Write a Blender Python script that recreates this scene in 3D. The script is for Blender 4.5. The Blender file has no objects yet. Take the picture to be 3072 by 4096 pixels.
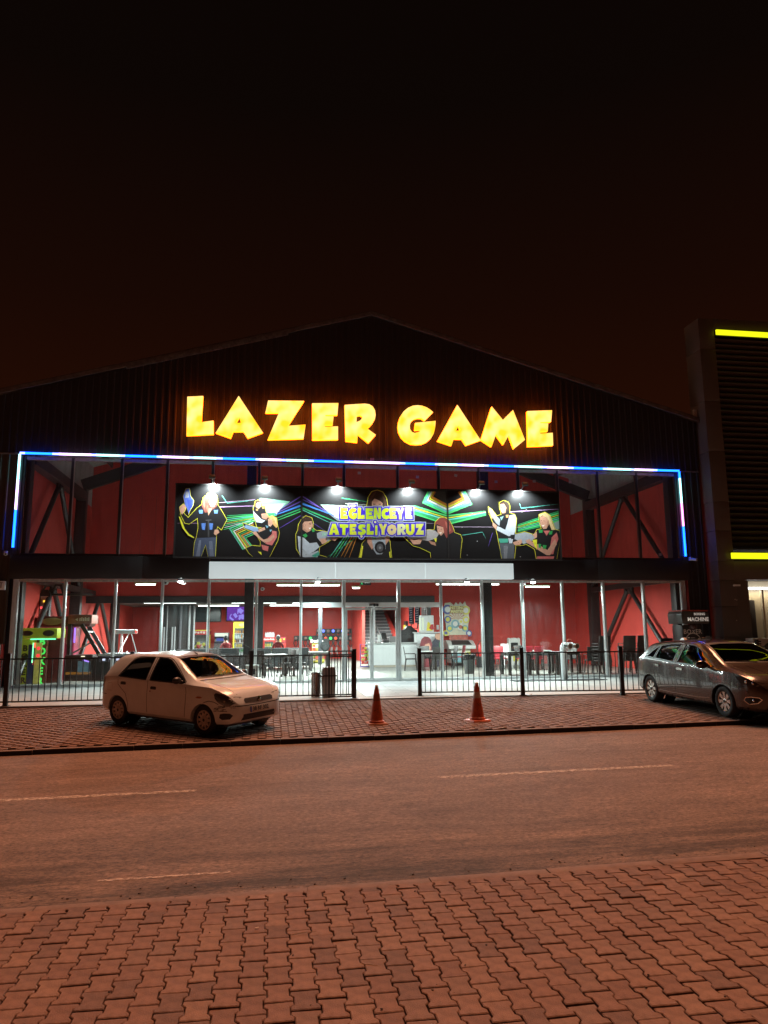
import bpy, bmesh, math, random
from mathutils import Vector, Matrix
from mathutils.bvhtree import BVHTree
from mathutils import noise as mnoise
random.seed(11)
S = bpy.context.scene
COL = S.collection
R_ = math.radians

# ------------------------------------------------------------------ camera
F_PX, YAW, PITCH, ROLL = 2919.5, 0.15369749, 0.16407755, -0.00846449
CAM = Vector((0.0, -22.88, 1.85))
_f = Vector((math.sin(YAW)*math.cos(PITCH), math.cos(YAW)*math.cos(PITCH), math.sin(PITCH)))
_r = Vector((math.cos(YAW), -math.sin(YAW), 0.0))
_u = _r.cross(_f)
C_R = _r*math.cos(ROLL) + _u*math.sin(ROLL)
C_U = -_r*math.sin(ROLL) + _u*math.cos(ROLL)
C_F = _f
cam_d = bpy.data.cameras.new('camera')
cam = bpy.data.objects.new('camera', cam_d); COL.objects.link(cam)
cam_d.sensor_fit = 'HORIZONTAL'; cam_d.sensor_width = 36.0
cam_d.lens = 36.0*F_PX/3072.0
cam_d.clip_start = 0.1; cam_d.clip_end = 2000.0
M = Matrix((C_R, C_U, -C_F)).transposed().to_4x4()
M.translation = CAM
cam.matrix_world = M
S.camera = cam

# ------------------------------------------------------------------ night sky, sodium-coloured street light, exposure
W = bpy.data.worlds.new('World'); S.world = W; W.use_nodes = True
nt = W.node_tree; nt.nodes.clear()
wo = nt.nodes.new('ShaderNodeOutputWorld'); bg = nt.nodes.new('ShaderNodeBackground')
tc = nt.nodes.new('ShaderNodeTexCoord'); sx = nt.nodes.new('ShaderNodeSeparateXYZ'); rp = nt.nodes.new('ShaderNodeValToRGB')
nt.links.new(tc.outputs['Generated'], sx.inputs[0]); nt.links.new(sx.outputs['Z'], rp.inputs[0])
el = rp.color_ramp.elements
el[0].position = 0.0; el[0].color = (0.022, 0.0050, 0.0016, 1)
el[1].position = 1.0; el[1].color = (0.0016, 0.0010, 0.0009, 1)
for p_, c_ in ((0.25, (0.0165, 0.0036, 0.0012)), (0.42, (0.0090, 0.0025, 0.0012)), (0.62, (0.0036, 0.0017, 0.0011))):
    e_ = rp.color_ramp.elements.new(p_); e_.color = (*c_, 1)
nt.links.new(rp.outputs[0], bg.inputs[0]); bg.inputs[1].default_value = 1.0
nt.links.new(bg.outputs[0], wo.inputs[0])

sun_d = bpy.data.lights.new('street_glow', 'SUN'); sun = bpy.data.objects.new('street_glow', sun_d); COL.objects.link(sun)
SUN_FROM = Vector((0.16, 0.30, 0.94)).normalized()
sun.rotation_euler = SUN_FROM.to_track_quat('Z', 'Y').to_euler()
sun_d.energy = 4.1; sun_d.angle = R_(30); sun_d.color = (1.0, 0.43, 0.235)

S.view_settings.view_transform = 'Standard'; S.view_settings.look = 'None'
S.view_settings.exposure = 0.0; S.view_settings.gamma = 1.0
S.view_settings.use_curve_mapping = False
S.render.engine = 'CYCLES'
S.cycles.use_denoising = True
try: S.cycles.denoiser = 'OPENIMAGEDENOISE'
except Exception: pass
S.cycles.max_bounces = 8; S.cycles.diffuse_bounces = 4; S.cycles.glossy_bounces = 4
S.cycles.transparent_max_bounces = 24; S.cycles.transmission_bounces = 6
S.cycles.sample_clamp_indirect = 6.0; S.cycles.caustics_reflective = False; S.cycles.caustics_refractive = False

# ------------------------------------------------------------------ photo ray helpers: a photo pixel carried to a real plane
def _ray(x, y): return C_R*((x-1536)/F_PX) - C_U*((y-2048)/F_PX) + C_F
def atY(x, y, Y):
    d = _ray(x, y); return CAM + d*((Y-CAM.y)/d.y)
def atX(x, y, X):
    d = _ray(x, y); return CAM + d*((X-CAM.x)/d.x)
def atZ(x, y, Z):
    d = _ray(x, y); return CAM + d*((Z-CAM.z)/d.z)

# ------------------------------------------------------------------ materials
MATS = {}
def PM(name, col, rough=0.55, metal=0.0, var=0.0, vs=6.0, bump=0.0, bs=60.0, coat=0.0, emis=None, es=0.0, spec=0.5, stretch=None, rvar=0.0):
    if name in MATS: return MATS[name]
    m = bpy.data.materials.new(name); m.use_nodes = True; n = m.node_tree; N = n.nodes; L = n.links
    b = N['Principled BSDF']
    b.inputs['Base Color'].default_value = (*col, 1); b.inputs['Roughness'].default_value = rough
    b.inputs['Metallic'].default_value = metal; b.inputs['Specular IOR Level'].default_value = spec
    if coat: b.inputs['Coat Weight'].default_value = coat; b.inputs['Coat Roughness'].default_value = 0.04
    if emis: b.inputs['Emission Color'].default_value = (*emis, 1); b.inputs['Emission Strength'].default_value = es
    if var or bump or rvar:
        t = N.new('ShaderNodeTexCoord'); mp = N.new('ShaderNodeMapping'); L.new(t.outputs['Object'], mp.inputs[0])
        if stretch: mp.inputs['Scale'].default_value = stretch
    if var or rvar:
        no = N.new('ShaderNodeTexNoise'); no.inputs['Scale'].default_value = vs; no.inputs['Detail'].default_value = 6; no.inputs['Roughness'].default_value = 0.65
        L.new(mp.outputs[0], no.inputs['Vector'])
    if var:
        r = N.new('ShaderNodeValToRGB'); L.new(no.outputs['Fac'], r.inputs[0])
        r.color_ramp.elements[0].position = 0.3; r.color_ramp.elements[1].position = 0.72
        r.color_ramp.elements[0].color = (*[max(0, c*(1-var)) for c in col], 1)
        r.color_ramp.elements[1].color = (*[min(1, c*(1+var)) for c in col], 1)
        L.new(r.outputs[0], b.inputs['Base Color'])
    if rvar:
        mr = N.new('ShaderNodeMapRange'); L.new(no.outputs['Fac'], mr.inputs[0])
        mr.inputs['From Min'].default_value = 0.3; mr.inputs['From Max'].default_value = 0.7
        mr.inputs['To Min'].default_value = max(0.02, rough-rvar); mr.inputs['To Max'].default_value = min(1, rough+rvar)
        L.new(mr.outputs[0], b.inputs['Roughness'])
    if bump:
        n2 = N.new('ShaderNodeTexNoise'); n2.inputs['Scale'].default_value = bs; n2.inputs['Detail'].default_value = 4
        L.new(mp.outputs[0], n2.inputs['Vector'])
        bu = N.new('ShaderNodeBump'); bu.inputs['Strength'].default_value = bump; bu.inputs['Distance'].default_value = 0.01
        L.new(n2.outputs['Fac'], bu.inputs['Height']); L.new(bu.outputs[0], b.inputs['Normal'])
    MATS[name] = m; return m

def EM(name, col, s):
    if name in MATS: return MATS[name]
    m = bpy.data.materials.new(name); m.use_nodes = True; n = m.node_tree; n.nodes.clear()
    o = n.nodes.new('ShaderNodeOutputMaterial'); e = n.nodes.new('ShaderNodeEmission')
    e.inputs[0].default_value = (*col, 1); e.inputs[1].default_value = s
    n.links.new(e.outputs[0], o.inputs[0]); MATS[name] = m; return m

def GM(name, tint=(1, 1, 1), refl=0.9, dirt=0.0, dirtcol=(0.7, 0.75, 0.75)):
    """thin pane: clear (tinted) straight-through light, Fresnel reflection, optional streaky dirt film"""
    if name in MATS: return MATS[name]
    m = bpy.data.materials.new(name); m.use_nodes = True; n = m.node_tree; n.nodes.clear(); N = n.nodes; L = n.links
    o = N.new('ShaderNodeOutputMaterial'); tr = N.new('ShaderNodeBsdfTransparent'); gl = N.new('ShaderNodeBsdfGlossy')
    tr.inputs[0].default_value = (*tint, 1); gl.inputs['Roughness'].default_value = 0.0; gl.inputs[0].default_value = (refl, refl, refl, 1)
    fr = N.new('ShaderNodeFresnel'); fr.inputs[0].default_value = 1.45
    mx = N.new('ShaderNodeMixShader'); L.new(fr.outputs[0], mx.inputs[0]); L.new(tr.outputs[0], mx.inputs[1]); L.new(gl.outputs[0], mx.inputs[2])
    last = mx
    if dirt:
        t = N.new('ShaderNodeTexCoord'); mp = N.new('ShaderNodeMapping'); mp.inputs['Scale'].default_value = (5.0, 5.0, 0.55)
        L.new(t.outputs['Object'], mp.inputs[0])
        no = N.new('ShaderNodeTexNoise'); no.inputs['Scale'].default_value = 1.6; no.inputs['Detail'].default_value = 8; no.inputs['Roughness'].default_value = 0.7
        L.new(mp.outputs[0], no.inputs['Vector'])
        r = N.new('ShaderNodeMapRange'); L.new(no.outputs['Fac'], r.inputs[0])
        r.inputs['From Min'].default_value = 0.42; r.inputs['From Max'].default_value = 0.85
        r.inputs['To Min'].default_value = dirt*0.12; r.inputs['To Max'].default_value = dirt
        df = N.new('ShaderNodeBsdfDiffuse'); df.inputs[0].default_value = (*dirtcol, 1)
        m2 = N.new('ShaderNodeMixShader'); L.new(r.outputs[0], m2.inputs[0]); L.new(mx.outputs[0], m2.inputs[1]); L.new(df.outputs[0], m2.inputs[2])
        last = m2
    L.new(last.outputs[0], o.inputs[0]); MATS[name] = m; return m

# ------------------------------------------------------------------ mesh builder
class MB:
    def __init__(self): self.v = []; self.f = []; self.mi = []; self.cur = 0; self.T = None
    def mat(self, i): self.cur = i; return self
    def add(self, vs, fs):
        k = len(self.v)
        self.v += [tuple(self.T @ Vector(p)) if self.T else tuple(p) for p in vs]
        for f in fs: self.f.append(tuple(k+i for i in f)); self.mi.append(self.cur)
        return self
    def box(self, lo, hi):
        (a, b, c), (d, e, g) = lo, hi
        return self.add([(a,b,c),(d,b,c),(d,e,c),(a,e,c),(a,b,g),(d,b,g),(d,e,g),(a,e,g)],
                        [(0,3,2,1),(4,5,6,7),(0,1,5,4),(1,2,6,5),(2,3,7,6),(3,0,4,7)])
    def cbox(self, c, s, rz=0.0, ry=0.0, rx=0.0):
        m = Matrix.Translation(c) @ Matrix.Rotation(rz,4,'Z') @ Matrix.Rotation(ry,4,'Y') @ Matrix.Rotation(rx,4,'X')
        h = [x/2 for x in s]
        vs = [m @ Vector((x*h[0], y*h[1], z*h[2])) for z in (-1,1) for x, y in ((-1,-1),(1,-1),(1,1),(-1,1))]
        return self.add(vs, [(0,3,2,1),(4,5,6,7),(0,1,5,4),(1,2,6,5),(2,3,7,6),(3,0,4,7)])
    def taper(self, c, s0, s1, h):   # frustum box, base centre c
        x, y, z = c
        vs = [(x+sx*s0[0]/2, y+sy*s0[1]/2, z) for sx, sy in ((-1,-1),(1,-1),(1,1),(-1,1))] + [(x+sx*s1[0]/2, y+sy*s1[1]/2, z+h) for sx, sy in ((-1,-1),(1,-1),(1,1),(-1,1))]
        return self.add(vs, [(0,3,2,1),(4,5,6,7),(0,1,5,4),(1,2,6,5),(2,3,7,6),(3,0,4,7)])
    def bar(self, p, q, w, h=None):  # rectangular bar between two points
        p, q = Vector(p), Vector(q); d = (q-p).normalized(); h = h or w
        s = d.cross(Vector((0,0,1)));  s = s.normalized() if s.length > 1e-4 else Vector((1,0,0))
        t = s.cross(d)
        vs = [o + s*(a*w/2) + t*(b*h/2) for o in (p, q) for a, b in ((-1,-1),(1,-1),(1,1),(-1,1))]
        return self.add(vs, [(0,3,2,1),(4,5,6,7),(0,1,5,4),(1,2,6,5),(2,3,7,6),(3,0,4,7)])
    def cyl(self, p, q, r, r2=None, n=12, cap=True):
        p, q = Vector(p), Vector(q); d = (q-p).normalized(); r2 = r if r2 is None else r2
        s = d.orthogonal().normalized(); t = d.cross(s)
        vs = []
        for o, rr in ((p, r), (q, r2)):
            for i in range(n):
                a = 2*math.pi*i/n; vs.append(o + s*(math.cos(a)*rr) + t*(math.sin(a)*rr))
        fs = [(i, (i+1)%n, n+(i+1)%n, n+i) for i in range(n)]
        if cap: fs += [tuple(range(n-1,-1,-1)), tuple(range(n,2*n))]
        return self.add(vs, fs)
    def tube(self, pts, r, n=8):
        pts = [Vector(p) for p in pts]; vs = []; fs = []; prev = None
        for i, p in enumerate(pts):
            d = (pts[min(i+1,len(pts)-1)] - pts[max(i-1,0)]).normalized()
            s = d.orthogonal().normalized() if prev is None else (prev - d*prev.dot(d)).normalized()
            prev = s; t = d.cross(s); rr = r[i] if isinstance(r, (list,tuple)) else r
            for k in range(n):
                a = 2*math.pi*k/n; vs.append(p + s*(math.cos(a)*rr) + t*(math.sin(a)*rr))
        for i in range(len(pts)-1):
            for k in range(n): fs.append((i*n+k, i*n+(k+1)%n, (i+1)*n+(k+1)%n, (i+1)*n+k))
        fs += [tuple(range(n-1,-1,-1)), tuple(range((len(pts)-1)*n, len(pts)*n))]
        return self.add(vs, fs)
    def lathe(self, prof, n=20, M=None, cap=True):  # profile (r, z) about z axis
        M = M or Matrix.Identity(4); vs = []; fs = []
        for r, z in prof:
            for k in range(n):
                a = 2*math.pi*k/n; vs.append(M @ Vector((r*math.cos(a), r*math.sin(a), z)))
        for i in range(len(prof)-1):
            for k in range(n): fs.append((i*n+k, i*n+(k+1)%n, (i+1)*n+(k+1)%n, (i+1)*n+k))
        if cap and prof[0][0] > 1e-5: fs.append(tuple(range(n-1,-1,-1)))
        if cap and prof[-1][0] > 1e-5: fs.append(tuple(range((len(prof)-1)*n, len(prof)*n)))
        return self.add(vs, fs)
    def prism(self, poly, fn, w0, w1, cap0=True, cap1=True):
        n = len(poly)
        ar = sum(poly[i][0]*poly[(i+1)%n][1]-poly[(i+1)%n][0]*poly[i][1] for i in range(n))
        if ar < 0: poly = poly[::-1]
        vs = [fn(u, v, w0) for u, v in poly] + [fn(u, v, w1) for u, v in poly]
        fs = [(i, (i+1)%n, n+(i+1)%n, n+i) for i in range(n)]
        if cap0: fs.append(tuple(range(n-1,-1,-1)))
        if cap1: fs.append(tuple(range(n, 2*n)))
        return self.add(vs, fs)
    def ball(self, c, r, n=10, m=6, sc=(1,1,1)):
        prof = [(max(1e-6, math.sin(math.pi*i/m)), -math.cos(math.pi*i/m)) for i in range(m+1)]
        Mx = Matrix.Translation(c) @ Matrix.Diagonal((r*sc[0], r*sc[1], r*sc[2], 1))
        return self.lathe(prof, n, Mx)
    def obj(self, name, mats, parent=None, world=True, smooth=False, bevel=0.0, fixn=True, sharp=35):
        vs = self.v; loc = None
        if parent is not None and world:
            I = parent.matrix_basis.inverted()
            if parent.parent is not None: I = I @ parent.parent.matrix_basis.inverted()
            vs = [tuple(I @ Vector(p)) for p in vs]
        elif parent is None and world and vs:
            xs = [p[0] for p in vs]; ys = [p[1] for p in vs]; zs = [p[2] for p in vs]
            loc = ((min(xs)+max(xs))/2, (min(ys)+max(ys))/2, min(zs))
            vs = [(p[0]-loc[0], p[1]-loc[1], p[2]-loc[2]) for p in vs]
        me = bpy.data.meshes.new(name); me.from_pydata(vs, [], self.f)
        if not isinstance(mats, (list, tuple)): mats = [mats]
        for m in mats: me.materials.append(m)
        if len(mats) > 1: me.polygons.foreach_set('material_index', self.mi)
        if fixn:
            bm = bmesh.new(); bm.from_mesh(me)
            bmesh.ops.remove_doubles(bm, verts=bm.verts, dist=1e-6)
            bmesh.ops.recalc_face_normals(bm, faces=bm.faces)
            if bevel: bmesh.ops.bevel(bm, geom=[e for e in bm.edges if len(e.link_faces) == 2 and e.calc_face_angle(0) > 0.5], offset=bevel, segments=2, affect='EDGES', profile=0.6, clamp_overlap=True)
            bm.to_mesh(me); bm.free()
        if smooth or bevel:
            me.polygons.foreach_set('use_smooth', [True]*len(me.polygons))
            me.set_sharp_from_angle(angle=R_(sharp))
        me.update()
        o = bpy.data.objects.new(name, me); COL.objects.link(o)
        if parent is not None: o.parent = parent
        if loc: o.location = loc
        return o

def tag(o, label, cat, group=None, kind=None):
    if label: o['label'] = label
    if cat: o['category'] = cat
    if group: o['group'] = group
    if kind: o['kind'] = kind
    return o
def thing(name, label, cat, loc=(0,0,0), rz=0.0, group=None):
    o = bpy.data.objects.new(name, None); COL.objects.link(o); o.empty_display_size = 0.2
    o.location = loc; o.rotation_euler = (0, 0, rz)
    return tag(o, label, cat, group)
def struct(o): o['kind'] = 'structure'; return o
def kids(o): return [c for c in bpy.data.objects if c.parent == o]
def copy_tree(o, loc=None, rz=None, label=None, parent=None):
    c = o.copy(); COL.objects.link(c); c.parent = parent
    if loc is not None: c.location = loc
    if rz is not None: c.rotation_euler = (0, 0, rz)
    if label: c['label'] = label
    for ch in kids(o): copy_tree(ch, parent=c)
    return c
def light(kind, name, loc, energy, col=(1,1,1), target=None, size=0.1, parent=None, spot=None, blend=0.5, size_y=None):
    d = bpy.data.lights.new(name, kind); o = bpy.data.objects.new(name, d); COL.objects.link(o)
    d.energy = energy; d.color = col
    if kind == 'AREA':
        d.size = size
        if size_y: d.shape = 'RECTANGLE'; d.size_y = size_y
    else: d.shadow_soft_size = size
    if kind == 'SPOT': d.spot_size = R_(spot or 90); d.spot_blend = blend
    loc = Vector(loc); o.location = loc
    if target is not None: o.rotation_euler = (loc - Vector(target)).to_track_quat('Z', 'Y').to_euler()
    if parent is not None:
        o.parent = parent; o.matrix_parent_inverse = parent.matrix_basis.inverted()
    return o
def text_into(mb, body, M, size=1.0, extrude=0.0, bold=0.0, align='CENTER'):
    """flat lettering: fills the builder with the glyph faces of the built-in font, M places its xy plane"""
    cu = bpy.data.curves.new('lettering', 'FONT'); cu.body = body; cu.size = size; cu.extrude = extrude; cu.offset = bold
    cu.align_x = align; cu.align_y = 'CENTER'; cu.resolution_u = 2
    o = bpy.data.objects.new('lettering', cu); COL.objects.link(o)
    dg = bpy.context.evaluated_depsgraph_get(); me = o.evaluated_get(dg).to_mesh()
    vs = [M @ v.co for v in me.vertices]; fs = [tuple(p.vertices) for p in me.polygons]
    mb.add(vs, fs); o.evaluated_get(dg).to_mesh_clear(); bpy.data.objects.remove(o); bpy.data.curves.remove(cu)
def wallM(c, rz=0.0, tilt=0.0):  # matrix whose xy plane stands upright, facing -Y (rz turns it)
    return Matrix.Translation(c) @ Matrix.Rotation(rz,4,'Z') @ Matrix.Rotation(R_(90)+tilt,4,'X')

SL = 0.011                       # the street climbs gently to the right
YK, YN, YF = -9.93, -17.1, -5.0  # far kerb line, near kerb line, fence line
ZF = 0.285; FLOOR = 0.40
def z_road(x): return SL*x
def z_far(x, y):
    if y <= YF:
        a = max(0.0, (y-YK)/(YF-YK)); return (0.075+SL*x)*(1-a) + ZF*a
    return ZF + min(1.0, (y-YF)/(0-YF))*(0.375-ZF)
# ================================================================== GROUND
def asphalt():
    m = bpy.data.materials.new('asphalt'); m.use_nodes = True; n = m.node_tree; N = n.nodes; L = n.links; b = N['Principled BSDF']
    t = N.new('ShaderNodeTexCoord')
    def noise(scale, detail, rough, sc):
        mp = N.new('ShaderNodeMapping'); mp.inputs['Scale'].default_value = sc; L.new(t.outputs['Object'], mp.inputs[0])
        no = N.new('ShaderNodeTexNoise'); no.inputs['Scale'].default_value = scale; no.inputs['Detail'].default_value = detail; no.inputs['Roughness'].default_value = rough
        L.new(mp.outputs[0], no.inputs['Vector']); return no
    big = noise(0.9, 5, 0.6, (0.28, 1.2, 1)); fine = noise(42, 4, 0.8, (0.5, 1, 1)); grit = noise(240, 2, 0.6, (1, 1, 1)); mid = noise(6, 6, 0.7, (0.35, 1, 1))
    def ramp(src, p0, c0, p1, c1):
        r = N.new('ShaderNodeValToRGB'); L.new(src, r.inputs[0]); e = r.color_ramp.elements
        e[0].position = p0; e[0].color = (*c0, 1); e[1].position = p1; e[1].color = (*c1, 1); return r.outputs[0]
    def mix(mode, f, a, bb):
        x = N.new('ShaderNodeMix'); x.data_type = 'RGBA'; x.blend_type = mode; x.inputs[0].default_value = f
        L.new(a, x.inputs[6]); L.new(bb, x.inputs[7]); return x.outputs[2]
    c = ramp(big.outputs['Fac'], 0.3, (0.170, 0.116, 0.092), 0.72, (0.270, 0.186, 0.145))
    c = mix('MULTIPLY', 0.75, c, ramp(mid.outputs['Fac'], 0.3, (0.55, 0.55, 0.55), 0.75, (1.2, 1.2, 1.2)))
    c = mix('MULTIPLY', 0.85, c, ramp(fine.outputs['Fac'], 0.34, (0.22, 0.22, 0.22), 0.68, (1.75, 1.75, 1.75)))
    c = mix('ADD', 0.55, c, ramp(grit.outputs['Fac'], 0.66, (0, 0, 0), 0.78, (0.20, 0.18, 0.16)))
    # worn dark tyre dirt and pale dust lying along the near gutter
    sp = N.new('ShaderNodeSeparateXYZ'); L.new(t.outputs['Object'], sp.inputs[0])
    gut = N.new('ShaderNodeMapRange'); L.new(sp.outputs['Y'], gut.inputs[0])
    gut.inputs['From Min'].default_value = -15.2; gut.inputs['From Max'].default_value = -16.6; gut.inputs['To Min'].default_value = 0; gut.inputs['To Max'].default_value = 1
    st = noise(1.1, 7, 0.72, (0.3, 2.4, 1)); dk = ramp(st.outputs['Fac'], 0.40, (0.34, 0.33, 0.32), 0.62, (1.15, 1.12, 1.08))
    x = N.new('ShaderNodeMix'); x.data_type = 'RGBA'; x.blend_type = 'MULTIPLY'; L.new(gut.outputs[0], x.inputs[0]); L.new(c, x.inputs[6]); L.new(dk, x.inputs[7]); c = x.outputs[2]
    L.new(c, b.inputs['Base Color']); b.inputs['Roughness'].default_value = 0.8; b.inputs['Specular IOR Level'].default_value = 0.35
    bu = N.new('ShaderNodeBump'); bu.inputs['Strength'].default_value = 0.75; bu.inputs['Distance'].default_value = 0.012
    ad = N.new('ShaderNodeMath'); ad.operation = 'ADD'; L.new(fine.outputs['Fac'], ad.inputs[0]); L.new(grit.outputs['Fac'], ad.inputs[1])
    L.new(ad.outputs[0], bu.inputs['Height']); L.new(bu.outputs[0], b.inputs['Normal'])
    return m
def worn_paint():
    m = bpy.data.materials.new('worn_road_paint'); m.use_nodes = True; n = m.node_tree; N = n.nodes; L = n.links; b = N['Principled BSDF']
    b.inputs['Base Color'].default_value = (0.50, 0.41, 0.34, 1); b.inputs['Roughness'].default_value = 0.8
    t = N.new('ShaderNodeTexCoord'); no = N.new('ShaderNodeTexNoise'); no.inputs['Scale'].default_value = 32; no.inputs['Detail'].default_value = 6; no.inputs['Roughness'].default_value = 0.75
    mp = N.new('ShaderNodeMapping'); mp.inputs['Scale'].default_value = (0.5, 1, 1); L.new(t.outputs['Object'], mp.inputs[0]); L.new(mp.outputs[0], no.inputs['Vector'])
    r = N.new('ShaderNodeMapRange'); L.new(no.outputs['Fac'], r.inputs[0]); r.inputs['From Min'].default_value = 0.38; r.inputs['From Max'].default_value = 0.62
    tr = N.new('ShaderNodeBsdfTransparent'); mx = N.new('ShaderNodeMixShader'); L.new(r.outputs[0], mx.inputs[0]); L.new(tr.outputs[0], mx.inputs[1]); L.new(b.outputs[0], mx.inputs[2])
    L.new(mx.outputs[0], N['Material Output'].inputs[0]); return m
ASPH = asphalt()
def sheet(mb, x0, x1, y0, y1, zf, nx=1, ny=1):
    vs = []; fs = []
    for j in range(ny+1):
        for i in range(nx+1):
            x = x0+(x1-x0)*i/nx; y = y0+(y1-y0)*j/ny; vs.append((x, y, zf(x, y)))
    for j in range(ny):
        for i in range(nx): a = j*(nx+1)+i; fs.append((a, a+1, a+nx+2, a+nx+1))
    return mb.add(vs, fs)
def flatobj(mb, name, mats, parent=None, **k):   # keeps world coordinates (origin 0), for textures in metres
    o = mb.obj(name, mats, parent, world=False, **k); return o
gr = flatobj(sheet(MB(), -900, 900, -700, 900, lambda x, y: -0.9 - 0.0*x, 1, 1), 'ground', PM('dark_earth', (0.05, 0.042, 0.036), 0.95, var=0.3, vs=0.4)); struct(gr)
road = flatobj(sheet(MB(), -70, 70, YN-0.15, YK+0.1, lambda x, y: z_road(x), 2, 2), 'road', ASPH); struct(road)
paint = worn_paint()
for x0, x1, y, w in ((-6.4, -0.85, -13.41, 0.13), (2.15, 5.36, -13.36, 0.13), (8.4, 11.6, -13.33, 0.13), (-12.0, -9.0, -13.4, 0.13), (-1.28, -0.28, -16.62, 0.045)):
    o = flatobj(sheet(MB(), x0, x1, y-w/2, y+w/2, lambda x, y: z_road(x)+0.004, 1, 1), 'lane_marking', paint, road)

# ---- interlocking I-shaped pavers
PW, WW, PL = 0.0733, 0.0545, 0.0935     # half wide end, half waist, half length
PITCH_X, PITCH_Y = 0.1340, 0.200
half = [(PW, -PL), (PW, -0.060), (WW, -0.038), (WW, 0.038), (PW, 0.060), (PW, PL)]
OUT = half + [(-x, y) for x, y in half[::-1]]
def paver_geo(ins):
    n = len(OUT)
    vs = [(x, y, -0.07) for x, y in OUT] + [(x, y, -ins*0.9) for x, y in OUT]
    vs += [((abs(x)-ins)*(1 if x > 0 else -1), (abs(y)-(ins if abs(y) > 0.09 else 0))*(1 if y > 0 else -1), 0.0) for x, y in OUT]
    fs = [(i, (i+1)%n, n+(i+1)%n, n+i) for i in range(n)] + [(n+i, n+(i+1)%n, 2*n+(i+1)%n, 2*n+i) for i in range(n)]
    fs.append(tuple(range(2*n, 3*n)))
    return vs, fs
PV, PF = paver_geo(0.005)
TONES = [(0.178, 0.103, 0.076), (0.192, 0.114, 0.084), (0.160, 0.092, 0.069), (0.140, 0.085, 0.067), (0.204, 0.124, 0.090), (0.172, 0.106, 0.081)]
def paver_mat(i, c):
    m = PM('red_concrete_paver_%d' % i, c, 0.82, var=0.34, vs=12.0, bump=0.6, bs=130, spec=0.3)
    return m
PMATS = [paver_mat(i, c) for i, c in enumerate(TONES)]
PMESH = []
for i in range(6):
    me = bpy.data.meshes.new('paver'); me.from_pydata(PV, [], PF); me.materials.append(PMATS[i]); PMESH.append(me)
def in_photo(p):
    d = Vector(p)-CAM; z = d.dot(C_F)
    if z < 0.3: return None
    x = 1536+F_PX*d.dot(C_R)/z; y = 2048-F_PX*d.dot(C_U)/z
    return (x, y, z) if -40 < x < 3110 and y < 4140 else None
def pave(name, bedname, x0, x1, y0, y1, zf, parent_struct, dz, seed, sink):
    rnd = random.Random(seed); spots = []
    nx = int((x1-x0)/PITCH_X); ny = int(round((y1-y0)/0.2)); PITCH_Y = (y1-y0)/ny
    for i in range(nx):
        for j in range(ny):
            x = x0+(i+0.5)*PITCH_X; y = y0+(j+0.5)*PITCH_Y + (PITCH_Y/2 if i % 2 else 0)
            sy = 1.0
            if y > y1-0.09:
                g_ = y1-(y-PITCH_Y/2)
                if g_ < 0.05: continue
                sy = g_/PITCH_Y; y = y-PITCH_Y/2+g_/2
            z = zf(x, y) + rnd.uniform(-dz, dz) + sink(x, y)
            spots.append((x+rnd.uniform(-.002, .002), y+rnd.uniform(-.003, .003), z, rnd.gauss(0, 0.012), rnd.gauss(0, 0.010), rnd.gauss(0, 0.010), rnd.choice((0, 0, 1, 1, 2, 2, 3, 4, 5)), sy))
    vis = [(in_photo(s[:3])[2], k) for k, s in enumerate(spots) if in_photo(s[:3])]
    vis.sort(); single = set(k for _, k in vis[:300])
    rest = MB()
    for k, (x, y, z, rz, rx, ry, t, sy) in enumerate(spots):
        if k in single:
            o = bpy.data.objects.new('paver', PMESH[t]); COL.objects.link(o); o.parent = parent_struct
            o.location = (x, y, z); o.rotation_euler = (rx, ry, rz); o.scale = (1, sy, 1)
        else:
            rest.cur = t; Mx = Matrix.Translation((x, y, z)) @ Matrix.Rotation(rz,4,'Z') @ Matrix.Rotation(rx,4,'X') @ Matrix.Rotation(ry,4,'Y') @ Matrix.Diagonal((1, sy, 1, 1))
            rest.add([Mx @ Vector(v) for v in PV], PF)
    ro = rest.obj('paver_field', PMATS, parent_struct, world=False, fixn=False); ro['kind'] = 'stuff'
near = flatobj(sheet(MB(), -70, 70, -40, YN+0.02, lambda x, y: z_road(x)-0.004, 2, 2), 'near_pavement', PM('jointing_sand', (0.035, 0.024, 0.019), 0.95, var=0.4, vs=30)); struct(near)
pave('near', 'bed', -7.5, 10.5, -21.2, YN-0.125, lambda x, y: z_road(x)+0.018, near, 0.0026, 3, lambda x, y: 0.006*mnoise.noise(Vector((x*0.9, y*0.9, 0))))
far = flatobj(sheet(MB(), -70, 70, YK+0.02, YF-0.1, lambda x, y: z_far(x, y)-0.024, 60, 8), 'far_pavement', MATS['jointing_sand']); struct(far)
pave('far', 'bed', -10.5, 15.5, YK+0.13, YF-0.16, z_far, far, 0.002, 5, lambda x, y: 0.010*mnoise.noise(Vector((x*0.7, y*0.7, 4))))
# plain paved sheets further along the street (pieces too far to the side to see)
for a, b in ((-70, -10.5), (15.5, 70)):
    o = flatobj(sheet(MB(), a, b, YK+0.12, YF-0.1, lambda x, y: z_far(x, y)-0.002, 12, 4), 'paving_sheet', PMATS[0], far)
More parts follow.
